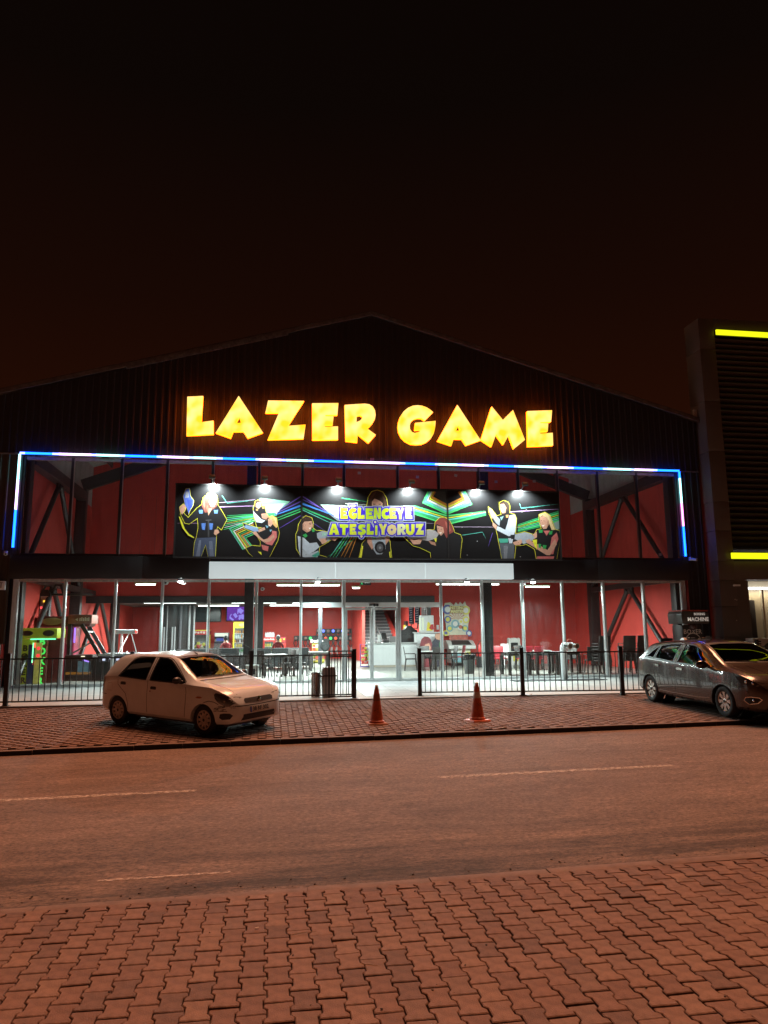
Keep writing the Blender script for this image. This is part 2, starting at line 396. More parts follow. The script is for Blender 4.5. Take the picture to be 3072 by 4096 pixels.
# kerb stones
KM = PM('kerb_concrete', (0.165, 0.105, 0.080), 0.85, var=0.3, vs=7, bump=0.5, bs=70)
KB = PM('kerb_face_shade', (.022, .016, .014), .7, var=.4, vs=6)  # shade on the road-side kerb face, put into a near-black colour
rnd = random.Random(9)
def kerb(par, name, y0, y1, top, xa, xb, ln, jit):
    x = xa
    while x < xb:
        l = ln+rnd.uniform(-.03, .03); m = MB(); zc = top(x+l/2)+rnd.uniform(-jit, jit)
        m.T = Matrix.Translation((x+l/2, (y0+y1)/2+rnd.uniform(-jit, jit), zc)) @ Matrix.Rotation(rnd.gauss(0, .004),4,'Z') @ Matrix.Rotation(-math.atan(SL),4,'Y')
        m.box((-l/2+.004, -(y1-y0)/2, -0.3), (l/2-.004, (y1-y0)/2, 0))
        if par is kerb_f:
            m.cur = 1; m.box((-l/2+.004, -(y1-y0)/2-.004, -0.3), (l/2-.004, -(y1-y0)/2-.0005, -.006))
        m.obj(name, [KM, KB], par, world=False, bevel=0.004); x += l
kerb_f = flatobj(sheet(MB(), -70, 70, YK+0.03, YK+0.10, lambda x, y: z_road(x)-0.05, 1, 1), 'far_kerb', KM); struct(kerb_f)
kerb(kerb_f, 'kerb_stone', YK, YK+0.13, lambda x: 0.080+SL*x, -14, 17, 0.80, 0.006)
for a, b in ((-70, -14.1), (17.9, 70)):
    m = MB(); m.box((a, YK, -1), (b, YK+.13, 0)); m.v = [(x, y, z if z < 0 else 0.080+SL*x) for x, y, z in m.v]; m.obj('kerb_run', KM, kerb_f, world=False)
kerb_n = flatobj(sheet(MB(), -70, 70, YN-0.10, YN-0.03, lambda x, y: z_road(x)-0.05, 1, 1), 'near_kerb', KM); struct(kerb_n)
kerb(kerb_n, 'kerb_stone', YN-0.125, YN, lambda x: SL*x + 0.004+0.014*min(1, max(0, (x-0.2)/2.5)), -8, 12, 0.92, 0.003)
# plaza slab between fence and glass
CONC = PM('plaza_concrete', (0.40, 0.39, 0.37), 0.75, var=0.16, vs=2.2, bump=0.25, bs=24)
m = MB(); xs = [-40+80*i/40 for i in range(41)]
for a, b in zip(xs[:-1], xs[1:]):
    m.add([(a, YF-.12, z_far(a, YF)+.02), (b, YF-.12, z_far(b, YF)+.02), (b, 0.3, .375), (a, 0.3, .375), (a, YF-.12, -.3), (b, YF-.12, -.3)], [(0, 1, 2, 3), (4, 5, 1, 0)])
plaza = flatobj(m, 'plaza', CONC); struct(plaza)
zp = lambda y: ZF+.02 + (y-(YF-.12))/(0.3-(YF-.12))*(.375-ZF-.02)
# grey plank tiles leading to the door
rt = random.Random(2); TILE = [PM('plank_tile_%d' % i, c, 0.45, var=0.15, vs=5, stretch=(1, 8, 1)) for i, c in enumerate(((.34, .35, .35), (.38, .385, .38), (.30, .31, .315)))]
xc0, xc1 = 2.32, 4.55
nrow = 21; h = (4.55)/nrow
for j in range(nrow):
    y = -4.75+j*h; x = xc0 - (0.45 if j % 2 else 0); sk = 0.0
    while x < xc1:
        a, b = max(x, xc0), min(x+0.9, xc1)
        if b-a > 0.05:
            mm = MB(); z0 = zp(y); z1 = zp(y+h)
            mm.add([(a+.004, y+.003, z0+.008), (b-.004, y+.003, z0+.008), (b-.004, y+h-.003, z1+.008), (a+.004, y+h-.003, z1+.008), (a+.004, y+.003, z0-.02), (b-.004, y+.003, z0-.02), (b-.004, y+h-.003, z1-.02), (a+.004, y+h-.003, z1-.02)],
                   [(0,1,2,3),(0,4,5,1),(1,5,6,2),(2,6,7,3),(3,7,4,0)])
            mm.obj('plank_tile', rt.choice(TILE), plaza, world=False)
        x += 0.9
# door mat of dark rubber at the inlet pipe and thresholds
m = MB(); m.box((7.35, -1.15, zp(-1)), (10.3, -0.45, zp(-0.5)+.012)); tag(m.obj('rubber_mat', PM('black_rubber', (.03, .033, .035), .8, var=.3), bevel=.006), 'long thin black rubber mat lying at the foot of the white pipe', 'mat')
# ================================================================== THE GAME HALL
from mathutils.geometry import tessellate_polygon
XC = 3.17; XL, XR = -8.30, 14.64                     # outer edges of the front
def z_roof(x): return 12.31 - abs(x-XC)*0.2815
BLACK = PM('black_cladding', (0.021, 0.018, 0.018), 0.6, var=0.25, vs=3.0, rvar=0.10, spec=0.5)
BLACKP = PM('black_panel', (0.022, 0.022, 0.024), 0.38, var=0.2, vs=1.2, rvar=0.08)
STEEL = PM('black_steel', (0.022, 0.021, 0.022), 0.45, var=0.2, vs=8)
RED = PM('red_wall_paint', (0.60, 0.056, 0.042), 0.7, var=0.10, vs=1.3, bump=0.08, bs=30)
ALU = PM('pale_aluminium', (0.60, 0.62, 0.62), 0.42, metal=0.25, var=0.14, vs=14, stretch=(1, 1, .3))
WHITE = PM('white_panel', (0.78, 0.80, 0.80), 0.4, var=0.05, vs=1.5)
GREYC = PM('roof_liner', (0.42, 0.42, 0.41), 0.8, var=0.12, vs=2)
FLOORM = PM('hall_floor', (0.21, 0.215, 0.195), 0.34, var=0.14, vs=1.6, rvar=0.1)
GLASS = GM('shop_glass', (0.975, 0.99, 0.985), 0.9, dirt=0.055)
GLASSU = GM('upper_glass', (0.90, 0.91, 0.92), 0.9, dirt=0.11, dirtcol=(.6, .52, .56))
hall = thing('game_hall', 'wide black laser game hall with gabled roof and two glazed storeys showing red walls', 'building', (XC, 5, 0))

def corrugate(m, x0, x1, zb, zt, y=0.0, pitch=0.21, d=0.022):
    n = int((x1-x0)/pitch); p = (x1-x0)/n; xs = []
    for i in range(n):
        a = x0+i*p; xs += [(a, y), (a+p*0.56, y), (a+p*0.66, y-d), (a+p*0.90, y-d)]
    xs.append((x1, y))
    if zt is z_roof:                                   # split under the ridge so both slopes stay straight
        xs = sorted(xs + [(XC, y)])
    vs = []; fs = []
    for x, yy in xs: vs += [(x, yy, zb(x) if callable(zb) else zb), (x, yy, zt(x) if callable(zt) else zt)]
    for i in range(len(xs)-1): fs.append((2*i, 2*i+2, 2*i+3, 2*i+1))
    m.add(vs, fs)
m = MB(); corrugate(m, XL, XR, 7.30, z_roof); m.obj('gable_cladding', BLACK, hall, fixn=False)
m = MB(); corrugate(m, XL, -7.60, 1.62, 7.26, 0.0); m.obj('corner_cladding', PM('orange_lit_cladding', (0.05, 0.034, 0.022), 0.35, var=0.4, vs=4, stretch=(4, 4, .3)), hall, fixn=False)  # orange light on this black cladding is put into a brown colour
m = MB(); corrugate(m, 13.92, XR, 1.62, 7.26, 0.0); m.obj('corner_cladding', BLACK, hall, fixn=False)
CREAM = PM('pale_wall_panel', (0.36, 0.35, 0.33), 0.6, var=0.12, vs=2)
for a, b in ((XL, -7.72), (13.97, XR)):
    m = MB(); m.box((a, 0.0, 0.2), (b-.24, 0.12, 1.60)); m.obj('base_panel', CREAM, hall, bevel=.004)
    m = MB(); m.box((b-.23, -0.02, 0.2), (b, 0.12, 1.66)); m.obj('base_panel', CREAM, hall, bevel=.004)
# cladding lap trims
for a, b in ((XL, -7.55), (13.86, XR)):
    m = MB(); m.box((a, -0.05, 7.255), (b, 0.02, 7.30)); m.obj('lap_trim', PM('bare_metal_trim', (.30, .28, .27), .35, metal=.7, var=.3, vs=20), hall)
# roof slabs and verge flashing
for s in (-1, 1):
    xe = XL-0.25 if s < 0 else XR+0.2
    m = MB(); zr = 12.36; ze = z_roof(xe)+0.05
    m.add([(XC, -0.12, zr), (xe, -0.12, ze), (xe, 21.5, ze), (XC, 21.5, zr), (XC, -0.12, zr+.12), (xe, -0.12, ze+.12), (xe, 21.5, ze+.12), (XC, 21.5, zr+.12)],
          [(0,1,2,3),(4,5,6,7),(0,1,5,4),(1,2,6,5),(2,3,7,6),(3,0,4,7)])
    r = m.obj('roof_slope', PM('roof_sheet', (.06, .055, .05), .5, var=.2, vs=2), hall)
    m = MB(); m.bar((XC, -0.14, 12.38), (xe, -0.14, ze+.02), 0.03, 0.13); m.obj('verge_flashing', PM('verge_metal', (.20, .17, .155), .4, metal=.5, var=.4, vs=5), hall)
m = MB(); m.bar((-4.6, -0.165, z_roof(-4.6)+.00), (0.4, -0.165, z_roof(.4)+.00), .02, .16); m.obj('loose_flashing', PM('dull_flashing', (.17, .15, .14), .5, metal=.4, var=.5, vs=9), hall)

PX = [67, 264, 465, 652, 838, 1028, 1205, 1375, 1594, 1762, 1925, 2086, 2246, 2410, 2569, 2728]
MX = [atY(p, 2320, 0).x for p in PX]
ZB0, ZT0 = 0.375, 3.50; ZB1, ZT1 = 4.20, 7.20
# ---- lower glazing
for i, x in enumerate(MX):
    if i == 7 or i == 8: w = .055
    else: w = .04
    m = MB(); wL = w if 0 < i < len(MX)-1 else .075
    m.box((x-wL, -0.05, ZB0-.01), (x+wL, 0.07, ZT0)); m.obj('mullion', ALU, hall, bevel=.006)
    if 0 < i < 15:
        m = MB(); m.box((x-.012, -.062, ZB0+.02), (x+.012, -.051, ZT0-.02)); m.obj('mullion_cap', PM('dull_aluminium', (.42, .44, .44), .4, metal=.5, var=.3, vs=20), hall)
for i in range(15):
    a, b = MX[i]+.042, MX[i+1]-.042
    m = MB(); m.box((a, -0.04, ZT0-.075), (b, 0.06, ZT0-.004)); m.obj('head_rail', PM('dusty_aluminium', (.40, .39, .37), .5, metal=.2, var=.35, vs=18), hall)
    m = MB(); m.box((a, -0.045, ZB0), (b, 0.06, ZB0+.075)); m.obj('sill_rail', ALU, hall, bevel=.004)
    if i == 7: continue
    if i in (6, 8):
        m = MB(); m.box((a, 0.005, ZB0+.076), (b, 0.017, 2.64)); m.obj('glass_pane', GLASS, hall)
        m = MB(); m.box((a, 0.005, 2.80), (b, 0.017, ZT0-.076)); m.obj('glass_pane', GLASS, hall)
    else:
        m = MB(); m.box((a, 0.005, ZB0+.076), (b, 0.017, ZT0-.076)); m.obj('glass_pane', GLASS, hall)
for i in (6, 7, 8):
    m = MB(); m.box((MX[i]+.045, -0.055, 2.645), (MX[i+1]-.045, 0.065, 2.795)); m.obj('transom', WHITE, hall, bevel=.006)
m = MB(); m.box((MX[7]+.06, 0.005, 2.80), (MX[8]-.06, 0.017, ZT0-.076)); m.obj('glass_pane', GLASS, hall)
xm = atY(1487, 2600, 0).x
for a, b in ((MX[7]+.06, xm-.004), (xm+.004, MX[8]-.06)):     # sliding door leaves
    m = MB()
    m.box((a, -.03, ZB0+.02), (a+.05, .03, 2.62)); m.box((b-.05, -.03, ZB0+.02), (b, .03, 2.62))
    m.box((a+.051, -.03, 2.56), (b-.051, .03, 2.62)); m.box((a+.051, -.03, ZB0+.02), (b-.051, .03, ZB0+.10))
    d = m.obj('door', ALU, hall, bevel=.004)
    m = MB(); m.box((a+.051, -.006, ZB0+.101), (b-.051, .006, 2.559)); m.obj('glass_pane', GLASS, d)
m = MB(); m.box((xm-.08, -.12, 2.69), (xm+.02, -.057, 2.73)); m.cyl((xm+.08, -.10, 2.71), (xm+.08, -.057, 2.71), .045, n=10); m.cyl((xm+.17, -.10, 2.71), (xm+.17, -.057, 2.71), .045, n=10)
m.obj('door_sensor', PM('black_plastic', (.02, .02, .022), .4), hall)
# ---- upper glazing
for i, x in enumerate(MX):
    m = MB(); m.box((x-.038, -.05, ZB1), (x+.038, .07, ZT1)); m.obj('upper_mullion', STEEL, hall, bevel=.004)
    if 0 < i < 15:
        m = MB(); m.box((x+.039, -.03, ZB1+.05), (x+.052, .05, ZT1-.05)); m.obj('glazing_bead', PM('bead_grey', (.42, .41, .41), .4, metal=.3), hall)
for i in range(15):
    a, b = MX[i]+.054, MX[i+1]-.04
    m = MB(); m.box((a, -.045, ZT1-.10), (b, .06, ZT1)); m.obj('head_rail', PM('grey_rail', (.28, .26, .27), .45, metal=.2, var=.3, vs=10), hall)
    m = MB(); m.box((a, -.045, ZB1), (b, .06, ZB1+.06)); m.obj('sill_rail', STEEL, hall)
    m = MB(); m.box((a, .005, ZB1+.061), (b, .015, ZT1-.101)); m.obj('glass_pane', GLASSU, hall)
for a, b in ((-7.60, MX[0]-.04), (MX[15]+.04, 13.92)):
    m = MB(); m.box((a, -.07, 3.52), (b, .08, 7.24)); m.obj('corner_post', BLACKP, hall, bevel=.005)
# ---- fascia band between the storeys
bx = [-7.60, atY(571, 2290, 0).x, atY(838, 2290, 0).x, atY(2046, 2290, 0).x, atY(2389, 2290, 0).x, 13.92]
for i in (0, 1, 3, 4):
    a, b = bx[i]+.004, bx[i+1]-.004
    m = MB(); m.box((a, -.10, 3.515), (b, .10, 4.185)); m.obj('fascia_panel', BLACKP, hall, bevel=.004)
wx = [bx[2], atY(1342, 2285, -.2).x, atY(1701, 2285, -.2).x, bx[3]]
m = MB(); m.box((bx[2]+.01, -.02, 3.56), (bx[3]-.01, .10, 4.18)); m.obj('fascia_panel', BLACKP, hall)
for a, b in zip(wx[:-1], wx[1:]):
    m = MB(); m.box((a+.003, -.22, 3.525), (b-.003, -.024, 4.03)); m.obj('white_glow_panel', PM('glow_white', (.7, .72, .72), .4, emis=(.80, .97, 1.0), es=.50), hall, bevel=.006)  # even glow added to the white panels to brighten them
# ---- hall interior: floor, walls, frames
m = MB(); m.box((-7.72, 0.08, .20), (14.05, 21.3, FLOOR)); m.obj('hall_floor', FLOORM, hall)
m = MB(); m.box((-7.95, 0.085, .1), (-7.70, 21.3, 7.3)); m.obj('side_wall', RED, hall)
m = MB(); m.box((14.0, 0.085, .1), (14.25, 9.6, 7.3)); m.obj('side_wall', RED, hall)
m = MB(); m.box((-7.95, 0.13, 7.301), (-7.70, 9.6, 9.05)); m.obj('upper_side_wall', GREYC, hall)
m = MB(); m.box((14.0, 0.13, 7.301), (14.25, 9.6, 9.05)); m.obj('upper_side_wall', GREYC, hall)
YB = 9.6; XP = 7.05
m = MB(); m.box((XP, YB, FLOOR), (13.999, YB+.2, 3.48)); m.obj('back_wall', RED, hall)
m = MB(); m.prism([(-7.69, 3.482), (13.99, 3.482), (13.99, z_roof(13.99)-.15), (XC, z_roof(XC)-.15), (-7.69, z_roof(-7.69)-.15)], lambda u, v, w: (u, w, v), YB, YB+.2); m.obj('upper_back_wall', RED, hall)
m = MB(); m.box((-7.69, YB-.06, 3.18), (XP+.25, YB-.002, 3.481)); m.obj('portal_beam', STEEL, hall)
m = MB(); m.box((XP-.16, YB-.30, FLOOR), (XP+.02, YB-.062, 3.179)); m.obj('portal_column', STEEL, hall)
xq = atY(1037, 2430, YB).x
m = MB(); m.box((xq-.18, YB-.3, FLOOR), (xq+.18, YB-.062, 3.179)); m.obj('portal_column', STEEL, hall)
YD = 20.4
m = MB(); m.box((-7.69, YD, FLOOR), (XP+1.2, YD+.2, 3.4)); m.obj('rear_wall', RED, hall)
m = MB(); m.box((-7.69, YB+.001, 3.40), (XP+1.2, YD, 3.47)); m.obj('rear_ceiling', PM('dark_ceiling', (.10, .095, .09), .8, var=.2, vs=1), hall)
m = MB(); m.box((XP+.03, YB+.201, FLOOR), (XP+.22, YD, 3.395)); m.obj('rear_side_wall', RED, hall)
# portal frames: columns, rafters, eave beams, K-braces with a shadow gap to the wall
for yf in (0.45, 7.2, 14.6):
    for x in (-7.50, 13.80):
        if yf > 10 and x > 0: continue
        zt = 7.6 if yf < 10 else 3.39
        m = MB(); m.box((x-.19, yf-.17, FLOOR), (x+.19, yf+.17, zt)); m.obj('steel_column', STEEL, hall, bevel=.01)
    if yf < 10:
        for s in (-1, 1):
            xe = -7.5 if s < 0 else 13.8
            m = MB(); m.bar((xe, yf, 7.75), (XC, yf, z_roof(XC)-.55), .24, .46); m.obj('rafter', STEEL, hall)
for x, xs_ in ((-7.42, 1), (13.72, -1)):
    for y0, y1 in ((0.6, 7.0), (7.4, 14.4)):
        if y0 > 5 and x > 0: continue
        ym = (y0+y1)/2
        for zb, zt in ((FLOOR+.1, 3.42), (3.75, 7.05)):
            if y0 > 5 and zb > 2: continue
            for yy in (y0, y1):
                m = MB(); m.cyl((x, yy, zb), (x, ym+(.10 if yy > ym else -.10), zt), .085, n=12); m.obj('brace', STEEL, hall, smooth=True)
            m = MB(); m.box((x-.03, ym-.35, zt-.16), (x+.03, ym+.35, zt+.16)); m.obj('gusset', STEEL, hall)
        m = MB(); m.box((x-.10, y0, 3.50), (x+.10, y1, 3.70)); m.obj('tie_beam', STEEL, hall)
        if y0 < 5: m = MB(); m.box((x-.16, y0, 7.10), (x+.16, y1, 7.45)); m.obj('eave_beam', STEEL, hall)
for x in (-0.70, 7.27):
    m = MB(); m.box((x-.15, 1.20, FLOOR), (x+.15, 1.52, 8.9)); m.obj('front_column', STEEL, hall, bevel=.008)
for s in (-1, 1):
    xe = -7.9 if s < 0 else 14.2
    m = MB(); m.add([(XC, .05, 12.1), (xe, .05, z_roof(xe)-.2), (xe, YB+.1, z_roof(xe)-.2), (XC, YB+.1, 12.1)], [(0, 1, 2, 3)]); m.obj('roof_lining', GREYC, hall, fixn=False)
    for k in range(7):
        x = XC + s*(1.4+k*1.45); z = z_roof(x)-.32
        m = MB(); m.box((x-.04, .3, z-.1), (x+.04, YB, z+.1)); m.obj('purlin', STEEL, hall)
# pale tape marks left on the upper glass and brush marks
for px, py in ((1437, 1892), (1670, 1908), (1823, 1902), (1984, 1927), (2137, 1925), (2281, 1928), (2641, 2218)):
    p = atY(px, py, -.004); m = MB(); m.cbox((p.x, -.004, p.z), (.10, .006, .085), ry=random.uniform(-.3, .3)); m.obj('tape_mark', PM('paper_tape', (.34, .30, .28), .8), hall)

# ---- stairs at the back
st = thing('staircase', 'steep grey staircase with steel handrail climbing behind the white counter', 'stairs', (5.6, 14, FLOOR))
TRD = PM('stair_tread', (.34, .34, .35), .6, var=.2, vs=5); RIS = PM('stair_riser', (.10, .10, .105), .7, var=.2, vs=6)
ns = 17; y0, y1 = 13.4, 20.2
for k in range(ns):
    y = y0+(y1-y0)*k/ns; z = FLOOR+(k+1)*2.99/ns; dy = (y1-y0)/ns
    m = MB(); m.box((4.85, y-.02, z-.035), (6.45, y+dy, z)); m.obj('tread', TRD, st)
    m = MB(); m.box((4.86, y+.02, z-.176), (6.44, y+.04, z-.036)); m.obj('riser', RIS, st)
m = MB(); m.add([(6.46, y0-.2, FLOOR), (6.46, y0-.2, FLOOR+.55), (6.46, y1, 3.4), (6.46, y1, FLOOR), (6.62, y0-.2, FLOOR), (6.62, y0-.2, FLOOR+.55), (6.62, y1, 3.4), (6.62, y1, FLOOR)], [(0,1,2,3),(4,5,6,7),(0,1,5,4),(1,2,6,5),(2,3,7,6)]); m.obj('stringer_wall', RED, st)
m = MB(); m.box((4.70, 15.2, FLOOR), (4.845, y1, 3.39)); m.obj('stringer_wall', RED, st)
m = MB(); m.tube([(5.55, y0, FLOOR+1.0), (5.55, y1-.4, 3.39+.0)], .03); m.tube([(5.55, y0+.1, FLOOR), (5.55, y0+.1, FLOOR+1.05)], .03); m.tube([(5.55, 16.4, 1.7), (5.55, 16.4, 2.55)], .025); m.obj('handrail', PM('brushed_steel', (.5, .5, .5), .3, metal=.9), st, smooth=True)

# ================================================================== SIGN LETTERS
def amber():
    m = bpy.data.materials.new('amber_sign_face'); m.use_nodes = True; n = m.node_tree; n.nodes.clear(); N = n.nodes; L = n.links
    o = N.new('ShaderNodeOutputMaterial'); e = N.new('ShaderNodeEmission'); t = N.new('ShaderNodeTexCoord'); no = N.new('ShaderNodeTexNoise')
    no.inputs['Scale'].default_value = 2.6; no.inputs['Detail'].default_value = 1; L.new(t.outputs['Object'], no.inputs['Vector'])
    r = N.new('ShaderNodeValToRGB'); L.new(no.outputs['Fac'], r.inputs[0]); el = r.color_ramp.elements
    el[0].position = .35; el[0].color = (1, .46, .015, 1); el[1].position = .70; el[1].color = (1, .60, .19, 1)
    L.new(r.outputs[0], e.inputs[0]); e.inputs[1].default_value = 1.9; L.new(e.outputs[0], o.inputs[0]); return m
AMB = amber(); AMBS = EM('amber_sign_return', (1.0, .13, .003), 9.0)
def shape_prism(m, loops, fn, w0, w1, back=True):
    """capped prism over an outline with holes; loops are lists of (u, v)"""
    tri = tessellate_polygon([[Vector((u, v, 0)) for u, v in lp] for lp in loops]); flat = [p for lp in loops for p in lp]; n = len(flat)
    m.add([fn(u, v, w1) for u, v in flat], [t for t in tri])
    if back: m.add([fn(u, v, w0) for u, v in flat], [t[::-1] for t in tri])
def shape_sides(m, loops, fn, w0, w1):
    for lp in loops:
        k = len(lp); m.add([fn(u, v, w0) for u, v in lp]+[fn(u, v, w1) for u, v in lp], [(i, (i+1)%k, k+(i+1)%k, k+i) for i in range(k)])
LZ = lambda P: [(700+x/1.975, 1540+y/1.975) for x, y in P]
GZ = lambda P: [(1540+x/2.304, 1540+y/2.304) for x, y in P]
LET = [
 ('L', LZ, [(97,92),(222,86),(208,293),(304,280),(304,387),(90,397)], None),
 ('A', LZ, [(503,86),(694,374),(574,418),(540,366),(460,366),(440,418),(322,376)], [(508,252),(522,298),(483,300)]),
 ('Z', LZ, [(736,122),(1020,125),(893,322),(1032,312),(1016,422),(732,430),(822,218),(714,218)], None),
 ('E', LZ, [(1084,144),(1291,142),(1283,236),(1188,236),(1188,247),(1253,247),(1246,314),(1185,315),(1185,329),(1288,326),(1288,430),(1085,432)], None),
 ('R', LZ, [(1341,157),(1440,150),(1500,147),(1535,152),(1562,168),(1580,198),(1585,235),(1580,268),(1562,300),(1540,325),(1518,342),(1587,393),(1530,457),(1444,387),(1440,452),(1349,440)], [(1436,243),(1462,238),(1480,246),(1480,262),(1462,281),(1434,293)]),
 ('G', GZ, [(444,250),(420,229),(385,206),(345,191),(300,186),(255,191),(212,210),(172,243),(142,288),(124,340),(120,385),(126,430),(150,478),(185,514),(235,541),(290,548),(340,543),(385,525),(425,490),(450,445),(462,390),(467,330),(280,348),(275,415),(333,410),(312,431),(275,442),(248,432),(231,405),(229,370),(240,338),(268,313),(305,303),(340,306),(367,328)], None),
 ('A', GZ, [(668,183),(882,508),(750,555),(712,497),(634,495),(614,556),(485,513)], [(679,370),(697,417),(655,422)]),
 ('M', GZ, [(985,198),(1087,322),(1180,230),(1290,505),(1190,587),(1142,460),(1093,548),(1024,452),(984,566),(887,503)], None),
 ('E', GZ, [(1313,240),(1540,232),(1531,338),(1432,342),(1432,352),(1505,352),(1500,426),(1432,430),(1432,447),(1546,440),(1550,556),(1320,565)], None)]
DESC = ['first letter L of LAZER', 'letter A of LAZER', 'letter Z of LAZER', 'letter E of LAZER', 'last letter R of LAZER', 'first letter G of GAME', 'letter A of GAME', 'letter M of GAME', 'last letter E of GAME']
for (ch, fz, P, Hl), ds in zip(LET, DESC):
    loops = [fz(P)] + ([fz(Hl)] if Hl else [])
    loops = [[(atY(x, y, -.30).x, atY(x, y, -.30).z) for x, y in lp] for lp in loops]
    cx = sum(p[0] for p in loops[0])/len(loops[0]); zb = min(p[1] for p in loops[0])
    t = thing('sign_letter', 'glowing yellow '+ds+' on the black gable', 'sign letter', (cx, -.2, zb), group='glowing letters of the gable sign')
    fn = lambda u, v, w: (u, w, v)
    m = MB(); shape_prism(m, loops, fn, -.14, -.30, back=False); m.obj('lit_face', AMB, t, fixn=False)
    m = MB(); shape_sides(m, loops, fn, -.16, -.299); m.obj('lit_return', AMBS, t, fixn=False)
    m = MB()
    for (u, v) in loops[0][::3]: m.cyl((cx+(u-cx)*.8, -.17, zb+.5+(v-zb-.5)*.6), (cx+(u-cx)*.8, -.0, zb+.5+(v-zb-.5)*.6), .012, n=6)
    m.obj('mounting_pin', STEEL, t)

# ================================================================== LED TUBE ROUND THE UPPER GLAZING
led = thing('light_tube', 'thin neon light tube in blue, white and violet framing the upper glazing', 'light tube', (XC, -.1, 4.3))
LC = {'b': EM('tube_blue', (.006, .085, 1.0), 9.0), 'w': EM('tube_violet_white', (.74, .50, 1.0), 4.2), 'm': EM('tube_mint_white', (.38, .92, .95), 3.6), 'p': EM('tube_pink', (1.0, .28, .8), 3.5)}
tb = [(83,'b'),(213,'w'),(370,'m'),(480,'b'),(630,'w'),(760,'m'),(870,'b'),(1024,'w'),(1130,'m'),(1235,'b'),(1380,'w'),(1600,'b'),(1740,'m'),(1830,'w'),(1935,'b'),(2055,'m'),(2170,'w'),(2270,'b'),(2408,'m'),(2520,'w'),(2608,'b'),(2712,None)]
xa, xb = -7.53, 13.83; zT = 7.275
gx = lambda p: xa+(xb-xa)*(atY(p, 1850, -.1).x-atY(83, 1850, -.1).x)/(atY(2712, 1850, -.1).x-atY(83, 1850, -.1).x)
LC['x'] = EM('tube_violet_blue', (.16, .22, 1.0), 6.0)
tb2 = []
for (p, c_), (q, _) in zip(tb[:-1], tb[1:]): tb2 += [(p, 'x'), (p+(q-p)*.16, c_)]
tb = tb2+[tb[-1]]
for (p, c), (q, _) in zip(tb[:-1], tb[1:]):
    m = MB(); m.cyl((gx(p)+.004, -.13, zT), (gx(q)-.004, -.13, zT), .033, n=10); m.obj('tube_section', LC[c], led, smooth=True)
for x, lst in ((xa, ((7.24, 'm'), (6.45, 'w'), (5.55, 'b'), (4.42, None))), (xb, ((7.24, 'b'), (7.02, 'm'), (6.15, 'p'), (5.35, 'b'), (4.32, None)))):
    for (z0, c), (z1, _) in zip(lst[:-1], lst[1:]):
        m = MB(); m.cyl((x, -.13, z0-.004), (x, -.13, z1+.004), .033, n=10); m.obj('tube_section', LC[c], led, smooth=True)
m = MB(); m.box((xa-.02, -.10, zT-.05), (xb+.02, -.055, zT-.02)); m.box((xa-.05, -.10, 4.4), (xa-.03, -.06, zT-.051)); m.box((xb+.03, -.10, 4.3), (xb+.05, -.06, zT-.051)); m.obj('mounting_channel', STEEL, led)
p = atY(1489, 1850, -.12)
m = MB(); m.box((p.x-.06, -.15, 7.31), (p.x+.06, -.06, 7.42)); m.obj('power_box', PM('violet_box', (.3, .2, .5), .5), led)

def camera_thing(loc, label, s=1):
    t = thing('security_camera', label, 'camera', loc)
    m = MB(); x, y, z = loc
    m.box((x-.05, y-.02, z-.05), (x+.05, y+.05, z+.07)); m.obj('bracket', WHITE, t, bevel=.008)
    m = MB(); m.cyl((x, y-.02, z), (x+.08*s, y-.24, z-.05), .045, n=12); m.obj('camera_body', WHITE, t, smooth=True)
    m = MB(); m.cyl((x+.08*s, y-.241, z-.05), (x+.082*s, y-.246, z-.051), .03, n=12); m.obj('lens', MATS['black_plastic'], t)
a = atY(22, 2213, -.1); camera_thing((a.x, -.08, a.z), 'small white camera on the left corner cladding below the tube end')
a = atY(2764, 2236, -.1); camera_thing((a.x, -.08, a.z), 'small white camera on the black corner cladding beside the grey tower')
p = atY(2755, 1652, -.05)
# white junction box at the cut-off edge of the left corner, and flood box at the right eave
p = atY(10, 2342, -.1); t = thing('wall_box', 'white cabinet with dark lettering on the left corner cladding', 'cabinet', (p.x, -.05, p.z-.12))
m = MB(); m.box((p.x-.25, -.16, p.z-.13), (p.x+.08, -.04, p.z+.13)); m.obj('cabinet_case', WHITE, t, bevel=.02)
m = MB(); m.box((p.x-.03, -.164, p.z-.07), (p.x-.01, -.1605, p.z+.07)); m.box((p.x-.06, -.164, p.z+.07), (p.x+.02, -.1605, p.z+.085)); m.obj('lettering', MATS['black_plastic'], t)
p = atY(2778, 1655, -.05); m = MB(); m.box((p.x-.06, -.12, p.z-.14), (p.x+.05, -.03, p.z+.14)); tag(m.obj('eave_box', PM('grey_box', (.45, .42, .4), .5), bevel=.01), 'small pale box fixed under the eave next to the grey tower', 'box')
